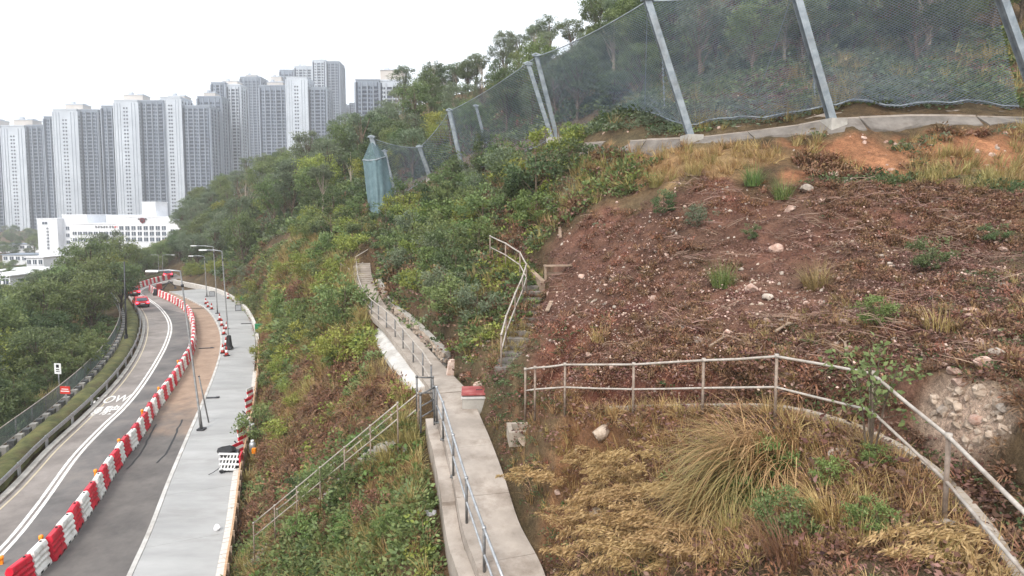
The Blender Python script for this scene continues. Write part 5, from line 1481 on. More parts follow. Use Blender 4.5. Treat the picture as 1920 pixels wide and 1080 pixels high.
# polygons on the ground (walked round in the photograph, then kept as places)
ZP = {
 'hollow': zone([(930,800),(1000,770),(1290,768),(1560,795),(1740,890),(1870,1060),(2060,1250),(1000,1250),(1030,1040)]),
 'ditch': zone([(925,800),(990,800),(1120,1060),(1150,1240),(1060,1240),(1040,1070)]),
 'terrace': zone([(1000,755),(1250,755),(1480,752),(1620,790),(1760,860),(1900,1030),(2000,1000),(1920,880),(1640,700),(1450,662),(1000,690)]),
 'near_right': [(0.6, 3.0), (14, 3.0), (16, 12), (9, 14), (3, 13), (0.4, 9.5)],
 'landing': zone([(850, 640), (935, 640), (985, 700), (1060, 775), (1010, 815), (930, 800), (905, 742), (872, 715)]),
 'debris': Z['debris'], 'redlow': Z['redlow'], 'tan': Z['tan'], 'cut': Z['cut'],
 'debris_right': zone([(1500,355),(1930,360),(1930,800),(1850,720),(1700,690),(1640,560),(1560,460)]),
 'bench': zone([(1480,355),(1500,335),(1920,345),(1920,362)]),
 'mid': zone([(700,500),(760,400),(900,330),(1100,290),(1230,300),(1230,350),(1060,420),(1000,520),(960,640),(880,700),(820,650),(730,560)]),
 'spur': zone([(440,1079),(470,800),(490,640),(470,590),(440,560),(470,500),(560,440),(650,500),(690,620),(720,700),(790,800),(830,950),(870,1240),(420,1240)]),
 'spur_low': zone([(440,1240),(450,1000),(560,860),(690,800),(800,830),(860,1079),(870,1240)]),
 'spur_brown': zone([(470,1000),(490,800),(600,700),(720,690),(790,760),(650,830),(520,980)]),
 'spur_top': zone([(490,640),(500,580),(560,460),(650,480),(690,600),(700,680),(560,690),(500,700)]),
 'above_net': zone([(1100,268),(1300,252),(1540,214),(1920,206),(1920,60),(1300,60),(1150,140)]),
 'verge': [tuple(p) for p in offset(RL, -0.5)] + [tuple(p) for p in reversed(offset(RL, -2.6))],
 'leftslope': [tuple(p) for p in offset(RL[:60], -3.4)] + [tuple(p) for p in reversed(offset(RL[:60], -22))],
}
# ================================================================ trees and shrubs
def tree_source(seed, H, R, m_leaf, bark='bark', n_cl=46, per=120, leaf=0.26, trunk_f=0.38, flat=0.75, sparse=1.0, lean=0.05, asp=0.5, shape='round'):
    """returns trunk mesh, crown mesh: limbs run out to the leaf clumps they carry"""
    r = g(seed)
    cen = []
    for k in range(n_cl):
        d = r.normal(size=3); d /= np.linalg.norm(d)
        rad = (0.35 + 0.65 * r.random() ** 0.5)
        zz = d[2] * rad
        if shape == 'round': rr = 1.0
        elif shape == 'cone': rr = max(0.15, 0.62 - 0.5 * zz)
        elif shape == 'umbrella': rr = 0.9 + 0.2 * zz; zz = abs(zz) * 0.8
        cen.append((d[0] * rad * R * rr, d[1] * rad * R * rr, H * (trunk_f + 1) / 2 + zz * H * (1 - trunk_f) / 2 * (1.0 if flat else 1)))
    cen = np.array(cen)
    mb = MB()
    tx, ty = lean * H * r.normal(), lean * H * r.normal()
    spine = [Vector((0, 0, -0.6)), Vector((tx * 0.1, ty * 0.1, H * 0.15)), Vector((tx * 0.5, ty * 0.5, H * 0.42)), Vector((tx * 0.8, ty * 0.8, H * 0.65)), Vector((tx, ty, H * 0.88))]
    r0 = 0.022 * H
    mb.tube(spine, [r0 * 1.25, r0, r0 * 0.72, r0 * 0.45, r0 * 0.15], 7)
    for c in cen[::2]:
        f = min(max((c[2] / H - 0.28), 0.2), 0.75)
        i = min(3, int(f * 4)); a = spine[i].lerp(spine[i + 1], f * 4 - i)
        c = Vector(c); mid = a.lerp(c, 0.55) + Vector((0, 0, -0.04 * H * r.random()))
        mb.tube([a, mid, c], [r0 * 0.38, r0 * 0.24, r0 * 0.07], 4, cap=False)
    trunk = bpy.data.meshes.new('trunk'); trunk.from_pydata(mb.v, [], mb.f); trunk.materials.append(M[bark]); trunk.update()
    parts = []
    for c in cen:
        s = R * r.uniform(0.20, 0.40)
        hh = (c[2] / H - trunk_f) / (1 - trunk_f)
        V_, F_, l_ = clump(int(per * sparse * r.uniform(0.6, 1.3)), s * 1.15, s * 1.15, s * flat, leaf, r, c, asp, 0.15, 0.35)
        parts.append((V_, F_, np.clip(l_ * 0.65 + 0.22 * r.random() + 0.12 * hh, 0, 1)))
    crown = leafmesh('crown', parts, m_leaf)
    return trunk, crown
KIND = {
 'dark': [tree_source(201, 8.5, 3.2, LM['dark'], n_cl=50), tree_source(202, 7.5, 3.0, LM['dark'], n_cl=44)],
 'mid': [tree_source(203, 9.0, 3.3, LM['mid'], n_cl=50), tree_source(204, 7.5, 3.1, LM['mid'], n_cl=46)],
 'grey': [tree_source(205, 8.5, 3.0, LM['grey'], 'bark', n_cl=40, per=95, leaf=0.24), tree_source(206, 9.5, 2.7, LM['grey'], 'bark', n_cl=36, per=95, leaf=0.24)],
 'yellow': [tree_source(207, 6.0, 2.8, LM['yellow'], n_cl=40, per=110, leaf=0.22, trunk_f=0.25)],
 'tall': [tree_source(208, 10.5, 2.5, LM['grey'], 'bark_pale', n_cl=30, per=110, leaf=0.24, trunk_f=0.5, shape='umbrella'), tree_source(209, 9.5, 2.3, LM['dark'], 'bark_pale', n_cl=28, per=105, leaf=0.24, trunk_f=0.55)],
 'bare': [tree_source(210, 8.5, 2.6, LM['rust'], 'bark_pale', n_cl=44, per=14, leaf=0.16)],
}
SH = {
 'mid': [tree_source(221, 2.4, 1.5, LM['mid'], n_cl=26, per=85, leaf=0.16, trunk_f=0.08)],
 'dark': [tree_source(222, 2.6, 1.4, LM['dark'], n_cl=26, per=85, leaf=0.16, trunk_f=0.08)],
 'yellow': [tree_source(223, 2.2, 1.5, LM['yellow'], n_cl=26, per=85, leaf=0.15, trunk_f=0.06)],
 'bright': [tree_source(224, 2.0, 1.4, LM['bright'], n_cl=24, per=80, leaf=0.16, trunk_f=0.06)],
 'grey': [tree_source(225, 2.3, 1.5, LM['grey'], n_cl=24, per=85, leaf=0.14, trunk_f=0.08)],
 'rust': [tree_source(226, 1.8, 1.4, LM['rust'], n_cl=24, per=70, leaf=0.14, trunk_f=0.06)],
 'cone': [tree_source(227, 4.2, 1.7, LM['dark'], n_cl=40, per=75, leaf=0.16, trunk_f=0.06, shape='cone')],
}
WORD = {'dark': 'dark green rounded', 'mid': 'mid-green leafy', 'grey': 'grey-green feathery', 'yellow': 'yellow-green bushy', 'tall': 'tall thin sparse', 'bare': 'nearly leafless brown',
        'bright': 'bright green', 'rust': 'rust-brown dry', 'cone': 'dark conical'}
def plant(name, kinds, kind, x, y, s, label, cat, group, part='crown', zoff=0.0, rz=None, sz=None):
    tr, cr = kinds[kind][random.randrange(len(kinds[kind]))]
    root = empty(name, (x, y, gz(x, y) + zoff), random.uniform(0, 6.28) if rz is None else rz, label, cat, group)
    root.scale = (s, s, sz or s * random.uniform(0.85, 1.15))
    obj_of('trunk' if name.endswith('tree') else 'stems', tr, root); obj_of('crown' if name.endswith('tree') else 'foliage', cr, root)
    return root
def darts(poly, dmin, tries, grow=0.0, dref=60.0):
    xs = [p[0] for p in poly]; ys = [p[1] for p in poly]
    x = rng.uniform(min(xs), max(xs), tries); y = rng.uniform(min(ys), max(ys), tries)
    k = inside(x, y, poly) & ~inside(x, y, CORR); out = []
    for a, b_ in zip(x[k], y[k]):
        m_ = dmin * max(1.0, b_ / dref) ** grow
        if all((a - c) ** 2 + (b_ - d) ** 2 > m_ * m_ for c, d in out): out.append((a, b_))
    return out
def pick(w):
    ks = list(w); return random.choices(ks, [w[k] for k in ks])[0]
# hillside wood above the footpath, up to the ridge
hp = zone([(425, 540), (352, 505), (352, 452), (480, 362), (640, 298), (760, 232), (900, 196), (1000, 160), (1150, 95), (1260, 60), (1230, 150), (1110, 215), (1040, 240), (930, 258), (880, 290), (760, 345), (690, 380), (600, 440), (550, 430), (470, 492)])
n_t = 0
for x, y in darts(hp, 3.9, 5000, 0.35, 70):
    k = pick({'dark': 3, 'mid': 3, 'grey': 3, 'yellow': 0.8, 'tall': 0.6})
    u = pix((x, y, gz(x, y)))[0]
    where = 'in the wood above the footpath' if u < 560 else ('on the wooded hillside behind the teal net' if u < 850 else 'on the wooded hillside behind the net barrier')
    s = random.uniform(0.62, 1.05) * (0.75 if y < 80 else 1.0)
    plant('hillside_tree', KIND, k, x, y, s, '%s tree %s' % (WORD[k], where), 'tree', 'trees of the hillside wood'); n_t += 1
ex1 = [tuple(at(*p)) for p in ((330, 505, 138), (335, 450, 178), (420, 405, 165), (455, 470, 112), (405, 522, 118))]
ex2 = [tuple(at(*p)) for p in ((-40, 480, 235), (95, 478, 235), (95, 515, 160), (-40, 530, 140))]
ex3 = [tuple(at(*p)) for p in ((-60, 440, 430), (100, 440, 430), (92, 470, 250), (-60, 475, 250))]
for poly_, wh, dm in ((ex3, 'under the leftmost towers', 9.0), (ex1, 'above the far end of the footpath', 3.6), (ex2, 'among the low sheds at far left', 6.5)):
    for x, y in darts(poly_, dm, 900):
        k = pick({'dark': 3, 'mid': 3, 'grey': 1.5})
        plant('hillside_tree' if 'footpath' in wh else 'valley_tree', KIND, k, x, y, random.uniform(0.7, 1.0) * (0.6 if 'sheds' in wh else 1.0), '%s tree %s' % (WORD[k], wh), 'tree', 'trees ' + wh); n_t += 1
# ridge line
rp = [at(*p) for p in ((345, 430, 176), (480, 356, 165), (640, 290, 155), (760, 222, 142), (900, 186, 118), (1000, 140, 104), (1150, 62, 92))]
for i, p in enumerate(resample(rp, 3.3)):
    k = pick({'tall': 1.0, 'grey': 3, 'dark': 2.5, 'mid': 2}); u = pix((p.x, p.y, p.z))[0]
    if u > 780 and random.random() < 0.12: k = 'tall'
    plant('ridge_tree', KIND, k, p.x + random.uniform(-1.5, 1.5), p.y + random.uniform(-2, 3), random.uniform(0.6, 0.95), '%s tree on the ridge against the sky, %s from the left' % (WORD[k], ordinal(i + 1)), 'tree', 'trees along the ridge'); n_t += 1
# named ones
for px, py, d, k, s, lab in ((462, 330, 118, 'bare', 1.25, 'brown nearly leafless tree standing in front of the towers'), (755, 215, 120, 'grey', 1.0, 'pale grey tree in front of the separate tower block'), (812, 120, 128, 'tall', 1.0, 'thin tree rising highest on the ridge left of the net'), (1740, 95, 36, 'bare', 0.8, 'pale leafless tree behind the net at upper right'), (1470, 110, 36, 'bare', 0.5, 'small pale leafless tree behind the net')):
    q = at(px, py, d); plant('hillside_tree', KIND, k, q.x, q.y, s, lab, 'tree', None); n_t += 1
# slope behind the barrier
bp_ = zone([(1120, 240), (1250, 215), (1400, 185), (1560, 165), (1920, 140), (1920, 0), (1500, 0), (1300, 30), (1180, 110)]) 
bp_ += []
bx = [at(1060, 225, 47), at(1250, 205, 35), at(1560, 150, 33), at(1930, 120, 33), at(1990, -200, 66), at(1300, -150, 75), at(1090, 60, 80)]
for x, y in darts([tuple(p) for p in bx], 3.0, 2600):
    k = pick({'dark': 4, 'mid': 3, 'grey': 2.5, 'yellow': 0.6})
    u = pix((x, y, gz(x, y)))[0]
    plant('slope_tree', KIND, k, x, y, random.uniform(0.42, 0.72), '%s small tree behind the net, %s' % (WORD[k], 'upper right' if u > 1400 else 'left of the middle post'), 'tree', 'trees behind the net barrier'); n_t += 1
# wood on the left of the road
lpoly = [tuple(p) for p in offset(RL, -4.2)][2:] + [(-70, 165, 0), (-160, 150, 0), (-110, 75, 0), (-75, 40, 0), (-45, 22, 0)]
for x, y in darts(lpoly, 3.3, 5200, 0.25, 50):
    q = pix((x, y, gz(x, y) + 3))
    if q[0] < -120 or q[0] > 330: continue
    off = float(seg_dist(np.array([x]), np.array([y]), [tuple(p) for p in RL])[0][0])
    if off < 5.2 and y < 62: continue
    k = pick({'dark': 3, 'mid': 4, 'grey': 1.5, 'yellow': 1.0})
    # sight line over the wood falls away to the left; only its own height keeps the view of the sheds open
    top_y = 545 - max(0.0, min(1.0, (q[0] - 40) / 160)) * 95
    hmax = max(3.5, CZ - (top_y - 400) / FPX * y - gz(x, y))
    s = min(random.uniform(0.75, 1.2), hmax / 8.6) * (0.72 if off < 7 else 1.0)
    plant('roadside_tree', KIND, k, x, y, s, '%s tree in the left wood, %s' % (WORD[k], 'beside the fence' if off < 8 else ('near the bend' if y > 80 else 'deep inside it')), 'tree', 'trees of the wood left of the road'); n_t += 1
for px, py, k, s, lab in ((205, 545, 'grey', 1.08, 'large pale-trunked tree in front of the school'), (240, 590, 'dark', 0.9, 'dark tree overhanging the bend of the road'), (165, 560, 'mid', 1.1, 'broad mid-green tree in front of the left school block'), (232, 548, 'mid', 0.95, 'mid-green tree in front of the school below its emblem'), (125, 575, 'dark', 1.1, 'dark rounded tree below the left school block'), (268, 524, 'dark', 0.85, 'dark tree behind the far barriers'), (190, 555, 'yellow', 1.35, 'olive-yellow tree beside the tall pale-trunked one')):
    q = onz(px, py); plant('roadside_tree', KIND, k, q.x - (1.0 if 'bend' in lab else 0), q.y, s, lab, 'tree', None); n_t += 1
print('TREES', n_t)

# ---- shrubs
def shrubs(poly, dmin, tries, mix, s0, s1, where, group, dref=20.0, grow=0.3):
    for x, y in darts(poly, dmin, tries, grow, dref):
        ok = True
        for pl, hw in PATHS_KEEP + [(STEPS, 0.5)]:
            d_, _ = seg_dist(np.array([x]), np.array([y]), pl)
            if d_[0] < hw + 0.75: ok = False
        if not ok: continue
        k = pick(mix); plant('shrub', SH, k, x, y, random.uniform(s0, s1), '%s shrub %s' % (WORD[k], where), 'shrub', group, zoff=-0.05)
mid_up = zone([(700, 440), (760, 385), (900, 325), (1000, 300), (1120, 285), (1100, 330), (1000, 400), (900, 440), (800, 430)])
shrubs(mid_up, 1.9, 900, {'mid': 3, 'dark': 2.5, 'yellow': 2, 'bright': 1.5, 'grey': 1}, 0.7, 1.3, 'below the barrier between net and walkway', 'shrubs below the barrier', 40)
mid_c = zone([(750, 560), (740, 470), (800, 430), (900, 445), (905, 500), (960, 560), (900, 620), (820, 600)])
shrubs(mid_c, 1.5, 700, {'mid': 3, 'grey': 2, 'yellow': 1.5, 'dark': 1.5, 'bright': 1}, 0.6, 1.05, 'between the walkway and the bent railing', 'shrubs between walkway and bent railing', 30)
spur_t = zone([(500, 620), (520, 540), (570, 470), (650, 500), (672, 560), (700, 640), (640, 700), (540, 690)])
shrubs(spur_t, 1.9, 700, {'mid': 2, 'yellow': 4, 'bright': 1.5, 'grey': 0.8, 'rust': 0.6}, 0.75, 1.25, 'on the spur left of the far walkway', 'shrubs on the spur', 40)
crest = zone([(560, 450), (600, 420), (700, 400), (690, 470), (640, 500), (580, 480)])
shrubs(crest, 2.2, 500, {'mid': 3, 'dark': 2, 'yellow': 1.5}, 0.8, 1.3, 'on the crest above the walkway end', 'shrubs on the crest', 55)
low_s = zone([(470, 1060), (560, 920), (680, 850), (790, 840), (850, 1000), (860, 1079)])
shrubs(low_s, 1.1, 500, {'mid': 2, 'bright': 3, 'dark': 1.5, 'rust': 0.8}, 0.28, 0.5, 'on the slope below the stairs', 'shrubs below the stairs', 17)
foot_ = zone([(478, 900), (490, 700), (500, 640), (560, 700), (600, 780), (540, 860)])
shrubs(foot_, 1.5, 400, {'rust': 2.5, 'yellow': 3, 'mid': 2}, 0.45, 0.85, 'on the slope beside the footpath', 'shrubs beside the footpath', 30)
edge_ = zone([(450, 548), (430, 540), (400, 530), (350, 520), (380, 490), (470, 500), (490, 560), (485, 620)])
shrubs(edge_, 2.6, 500, {'mid': 2, 'yellow': 2, 'grey': 1.5, 'dark': 1}, 0.8, 1.4, 'along the far footpath wall', 'shrubs along the far footpath', 90, 0.2)
fence_s = [tuple(p) for p in offset(RL[:26], -3.5)] + [tuple(p) for p in reversed(offset(RL[:26], -9.5))]
sg = onz(112, 740, -0.1)
for x, y in darts(fence_s, 1.7, 1500):
    if math.hypot(x - sg.x, y - sg.y) < 1.6: continue
    k = pick({'mid': 3, 'dark': 3, 'yellow': 0.8, 'grey': 1})
    plant('shrub', SH, k, x, y, random.uniform(0.7, 1.25), '%s shrub behind the fence left of the road' % WORD[k], 'shrub', 'shrubs behind the fence', zoff=-0.05)
# named shrubs
for px, py, k, s, lab in ((908, 320, 'cone', 1.0, 'dark conical bush in front of the net, left of the twin posts'), (850, 352, 'cone', 0.8, 'dark conical bush beside the post above the teal net'), (1075, 275, 'bright', 0.8, 'bright green bush at the foot of the twin posts'),
                          (1003, 425, 'bright', 1.0, 'bright green bush above the bent railing'), (1245, 402, 'dark', 0.42, 'round dark bush high on the debris slope'), (1308, 425, 'grey', 0.4, 'grey-green bush high on the debris slope, right of the dark bush'), (1408, 452, 'dark', 0.2, 'small dark bush in the middle of the debris slope'),
                          (1640, 610, 'bright', 0.28, 'small bright green bush low on the debris slope'), (1745, 510, 'dark', 0.36, 'small blue-green bush on the right debris slope'), (1290, 130, 'mid', 0.9, 'pale green bush behind the net between two posts'), (1600, 100, 'dark', 1.1, 'dark bush behind the net right of the middle post'),
                          (625, 690, 'bright', 0.55, 'bright fresh green bush in the middle of the spur'), (640, 530, 'yellow', 0.9, 'yellow-green bush beside the far walkway railing'), (1865, 455, 'dark', 0.25, 'dark weed bush at the right edge of the debris slope'),
                          (1440, 890, 'bright', 0.30, 'green bush at the foot of the big straw tussock'), (1390, 945, 'bright', 0.26, 'lower green bush in front of the straw tussock'), (1560, 910, 'bright', 0.2, 'small green bush right of the straw tussock'), (1640, 1000, 'bright', 0.22, 'bright green weed near the lower right'), (1480, 1010, 'mid', 0.26, 'dark weed bush at the bottom of the hollow'), (1640, 870, 'bright', 0.16, 'small weed below the sapling')):
    q = hit(px, py)
    if q is not None: plant('shrub', SH, k, q.x, q.y, s, lab, 'shrub', None, zoff=-0.03)
# sapling by the railing
def sapling(px, py, s, label):
    q = hit(px, py); r = g(int(px)); root = empty('sapling', q, 0.4, label, 'sapling'); root.scale = (s, s, s)
    mb = MB(); tips = []
    for k in range(4):
        a = k * 1.6 + 0.4; e = Vector((0.28 * math.cos(a), 0.28 * math.sin(a), 1.25 + 0.2 * r.random()))
        mb.tube([(0.03 * math.cos(a), 0.03 * math.sin(a), -0.1), e * 0.5 + Vector((0, 0, 0.1)), e], [0.016, 0.012, 0.006], 5); tips.append(e)
        for j in range(4):
            f = 0.4 + 0.15 * j; b0 = e * f; b1 = b0 + Vector((0.25 * math.cos(a + j * 2.1), 0.25 * math.sin(a + j * 2.1), 0.12)); mb.tube([b0, b1], [0.007, 0.003], 4); tips.append(b1)
    mb.build('stems', M['bark'], root)
    parts = []
    for e in tips:
        n = 20; P = np.array(e) + r.normal(0, 0.075, (n, 3)); parts.append(leaves(P, r.normal(size=(n, 3)) + np.array([0, 0, -0.2]), 0.078, 0.62, r))
    obj_of('foliage', leafmesh('foliage', parts, LM['mid']), root)
sapling(1632, 850, 1.05, 'young green sapling growing against the curve of the right railing')

# ---- tall tussock grasses
def arching(px, py, n, L, m, label, r0):
    """long blades that rise, lean over to the left and hang at the tips"""
    q = hit(px, py); r = g(int(px * 5 + py)); root = empty('grass_tussock', q, 0, label, 'grass tussock')
    K = 8
    a = math.pi + 0.25 + r.normal(0, 0.75, n); el = np.radians(r.uniform(32, 82, n)); Ls = L * r.uniform(0.45, 1.12, n); bend = np.radians(r.uniform(60, 135, n))
    rad = r0 * np.sqrt(r.random(n)); th = r.uniform(0, 6.283, n)
    c = np.stack([rad * np.cos(th) * 1.3, rad * np.sin(th), np.full(n, -0.05)], 1)
    side = np.stack([-np.sin(a), np.cos(a), np.zeros(n)], 1); pts = []
    for k in range(K + 1):
        w = (0.017 * (1 - 0.85 * (k / K) ** 1.5) * r.uniform(0.8, 1.2, n))[:, None] * 0.5
        pts += [c - side * w, c + side * w]
        e = el - bend * ((k + 0.5) / K) ** 1.3
        c = c + np.stack([np.cos(a) * np.cos(e), np.sin(a) * np.cos(e), np.sin(e)], 1) * (Ls / K)[:, None]
    V_ = np.stack(pts, 1); mm = 2 * (K + 1); Fs = []
    for k in range(K):
        i = np.arange(n) * mm + 2 * k; Fs.append(np.stack([i, i + 1, i + 3, i + 2], 1))
    obj_of('blades', np_mesh('blades', V_.reshape(-1, 3), np.concatenate(Fs), m, attrs={'lv': np.repeat(np.clip(r.normal(0.5, 0.25, n), 0, 1), mm)}), root)
def tussock(px, py, n, L, wdt, lean, m, label, s=1.0, r0=0.25, group=None, droop=0.9, wind=(0, 0), name='grass_tussock', d=None):
    q = hit(px, py); r = g(int(px * 7 + py)); root = empty(name, q, 0, label, 'grass tussock', group); root.scale = (s, s, s)
    V_, F_, l_ = blades(n, r0, L, wdt, lean, r, droop, 6, 0.15)
    hgt = np.maximum(V_[:, 2], 0) / L
    V_[:, 0] += wind[0] * hgt ** 1.5; V_[:, 1] += wind[1] * hgt ** 1.5; V_[:, 2] -= 0.35 * math.hypot(*wind) * hgt ** 2
    obj_of('blades', np_mesh('blades', V_, F_, m, attrs={'lv': l_}), root)
    return root
arching(1400, 905, 560, 1.6, LM['olive'], 'big olive tussock arching over to the left in the middle of the hollow', 0.32)
arching(1440, 870, 460, 1.6, LM['straw'], 'big dry straw tussock arching left behind the olive tussock', 0.42)
arching(1350, 960, 300, 1.35, LM['straw'], 'straw tussock arching left below the big olive one', 0.3)
tussock(1560, 985, 160, 0.7, 0.012, 1.0, LM['straw'], 'short straw tussock on the right of the hollow', 1.0, 0.2, wind=(-0.2, 0))
tussock(1480, 1055, 180, 0.75, 0.012, 0.9, LM['rust'], 'reddish dry tussock at the bottom of the hollow', 1.0, 0.25, wind=(-0.2, 0))
tussock(1370, 1010, 160, 0.7, 0.012, 0.9, LM['olive'], 'narrow olive tussock in front of the lower green bush', 1.0, 0.15, wind=(0.1, 0))
# feathery plumes lying over to the left
def plumes(px, py, n, label, span=0.7):
    q = hit(px, py); r = g(int(px * 3 + py)); root = empty('plume_grass', q, 0, label, 'plume grass', 'feathery dry plume grass in the hollow')
    sm = MB(); parts = []
    for k in range(n):
        a = math.pi + r.normal(0, 0.5); x0, y0 = r.uniform(-span, span) * 0.6, r.uniform(-span, span) * 0.6
        L = r.uniform(0.55, 0.95); b0 = Vector((x0, y0, -0.05)); pts = []
        for j in range(6):
            t = j / 5; pts.append(b0 + Vector((math.cos(a) * L * t * t * 0.95, math.sin(a) * L * t * t * 0.95, L * (0.95 * t - 0.55 * t * t))))
        sm.tube(pts, [0.006, 0.005, 0.004, 0.004, 0.003, 0.002], 3, cap=False)
        m_ = 150; tt = r.uniform(0.55, 1.0, m_); P = []
        for t in tt:
            f = t * 5; i = min(4, int(f)); P.append(pts[i].lerp(pts[i + 1], f - i))
        P = np.array(P) + r.normal(0, 1, (m_, 3)) * 0.045 * (1.15 - tt)[:, None] * 2.0
        N = np.tile(np.array([math.cos(a), math.sin(a), -0.5]), (m_, 1)) + r.normal(0, 0.45, (m_, 3))
        parts.append(leaves(P, N, 0.085, 0.22, r))
        parts.append(blades(5, 0.05, 0.5, 0.011, 1.2, r, 0.9, 6))
        v, f_, l = parts[-1]; parts[-1] = (v + np.array([x0, y0, -0.02]), None, l); parts.pop()
    sm.build('stems', M['wood'], root)
    obj_of('plume', leafmesh('plume', parts, PLUME), root)
    b_ = blades(60 , span * 0.6, 0.55, 0.011, 1.2, r, 0.9, 4)
    obj_of('blades', np_mesh('blades', b_[0], b_[1], LM['straw'], attrs={'lv': b_[2]}), root)
PLUME = leaf_mat('plume_fibre', srgb(154, 124, 82), srgb(206, 178, 130), 0.3, 0.08, 0.004)
for i, (px, py, n) in enumerate(((1115, 870, 9), (1010, 905, 6), (1080, 915, 9), (1170, 905, 10), (1230, 880, 8), (1130, 950, 10), (1215, 945, 11), (1095, 1000, 9), (1180, 1010, 11), (1265, 1000, 10), (1290, 950, 8), (1230, 1060, 11), (1150, 1065, 9), (1320, 1050, 8), (1850, 1065, 8), (1800, 1060, 6))):
    plumes(px, py, n, 'feathery straw-coloured plume grass lying over to the left, %s clump from the top of the drift' % ordinal(i + 1) if i < 14 else 'feathery straw plume grass at the lower right corner, %s clump' % ordinal(i - 13))
# green tussocks on the debris slope and at the bench
for px, py, n, L, m, lab in ((1355, 540, 260, 0.95, 'bright', 'green grass tussock in the middle of the debris slope'), (1530, 545, 240, 1.0, 'olive', 'paler green grass tussock right of the middle one'), (1230, 352, 220, 1.0, 'olive', 'grass tussock on the slope crest, leftmost of the row'), (1300, 330, 200, 0.9, 'olive', 'grass tussock on the slope crest, second of the row'), (1412, 350, 260, 1.1, 'bright', 'green grass tussock on the slope crest, third of the row'), (1468, 375, 240, 1.1, 'bright', 'green grass tussock on the slope crest, rightmost of the row'),
                             (1125, 640, 110, 0.6, 'straw', 'dry tussock low on the debris slope left'), (1105, 660, 90, 0.5, 'russet', 'orange-brown dry tussock near the bent railing'), (1765, 620, 90, 0.6, 'straw', 'thin dry tussock on the right debris slope'), (560, 640, 200, 1.3, 'straw', 'arching straw tussock on the spur'), (590, 600, 180, 1.3, 'olive', 'olive tussock on the upper spur'), (530, 690, 160, 1.2, 'olive', 'olive tussock on the spur beside the footpath'), (700, 700, 120, 0.9, 'straw', 'straw tussock below the far walkway apron')):
    tussock(px, py, n, L, 0.016, 0.95, LM[m], lab, 1.0, 0.28)
# ================================================================ rock-fall net barrier
m_net = mat('net_wire', srgb(112, 124, 144), srgb(140, 152, 170), 3, 0.5, 0.3)
m_post = mat('barrier_post_steel', srgb(128, 138, 146), srgb(164, 172, 178), 2.5, 0.55, 0.3, grime=(*srgb(110, 104, 98), 0.5), gscale=0.8)
PB = [at(*p) for p in ((735, 372, 57), (808, 337, 61), (868, 322, 58), (1046, 264, 42), (1297, 262, 27), (1562, 233, 25.2), (1958, 222, 24))]
PT = [at(*p) for p in ((697, 258, 56), (787, 276, 60), (843, 208, 57), (1006, 106, 41), (1214, 2, 26), (1489, -20, 24.2), (1850, -80, 23))]
nb_ = empty('net_barrier', PB[4], label='tall rock-fall barrier of leaning steel posts and grey wire net', cat='net barrier'); o0 = PB[4].copy()
def ipost(b, t, r0, nm='post'):
    mb = MB(); ax = (t - b).normalized(); sx = Vector((1, 0, 0)); sy = ax.cross(sx).normalized()
    Mx = Matrix((sx, sy, ax)).transposed(); c = (b + t) / 2; L = (t - b).length
    for off, sz in ((-1, (2 * r0, 0.25 * r0, L)), (1, (2 * r0, 0.25 * r0, L)), (0, (0.3 * r0, 1.7 * r0, L - 0.01))):
        mb.box(c + sy * (off * r0), sz, M=Mx)
    po = mb.build(nm, m_post, nb_)
    mb = MB(); mb.box(t + ax * 0.06, (3.2 * r0, 3.2 * r0, 0.1), M=Mx); mb.tube([t + ax * 0.1 - sx * 0.3, t + ax * 0.22, t + ax * 0.1 + sx * 0.3], 0.05, 6); mb.build('head_plate', m_post, po)
    mb = MB(); mb.box(b + Vector((0, 0, -0.05)), (5 * r0, 5 * r0, 0.5), 0.2); mb.build('footing', M['concrete'], po)
for i, (b, t) in enumerate(zip(PB, PT)): ipost(b - o0, t - o0, 0.15 if i > 2 else 0.2)
ipost(at(1036, 264, 41) - o0, at(991, 122, 40) - o0, 0.14)
ipost(at(912, 274, 62) - o0, at(893, 200, 61) - o0, 0.14)
ipost(at(742, 366, 60) - o0, at(722, 285, 60) - o0, 0.12)
def P2(i, s, t):
    b = PB[i].lerp(PB[i + 1], s); tp = PT[i].lerp(PT[i + 1], s)
    W = (PB[i + 1] - PB[i]).length
    sag = 4 * s * (1 - s)
    tp = tp - Vector((0, 0, (0.055 if i < 2 else 0.014) * W * sag))
    if i >= 3: b = b + Vector((0.3, 1.5, 0.3))
    b = Vector((b.x, b.y, max(b.z - 0.4, gz(b.x, b.y) + 0.1)))
    t0 = 0.03
    p = b.lerp(tp, t0 + (1 - t0) * t)
    return p + Vector((0.1, 1.0, 0.0)) * (0.06 * W * sag * math.sin(math.pi * min(1, t * 1.1)) )
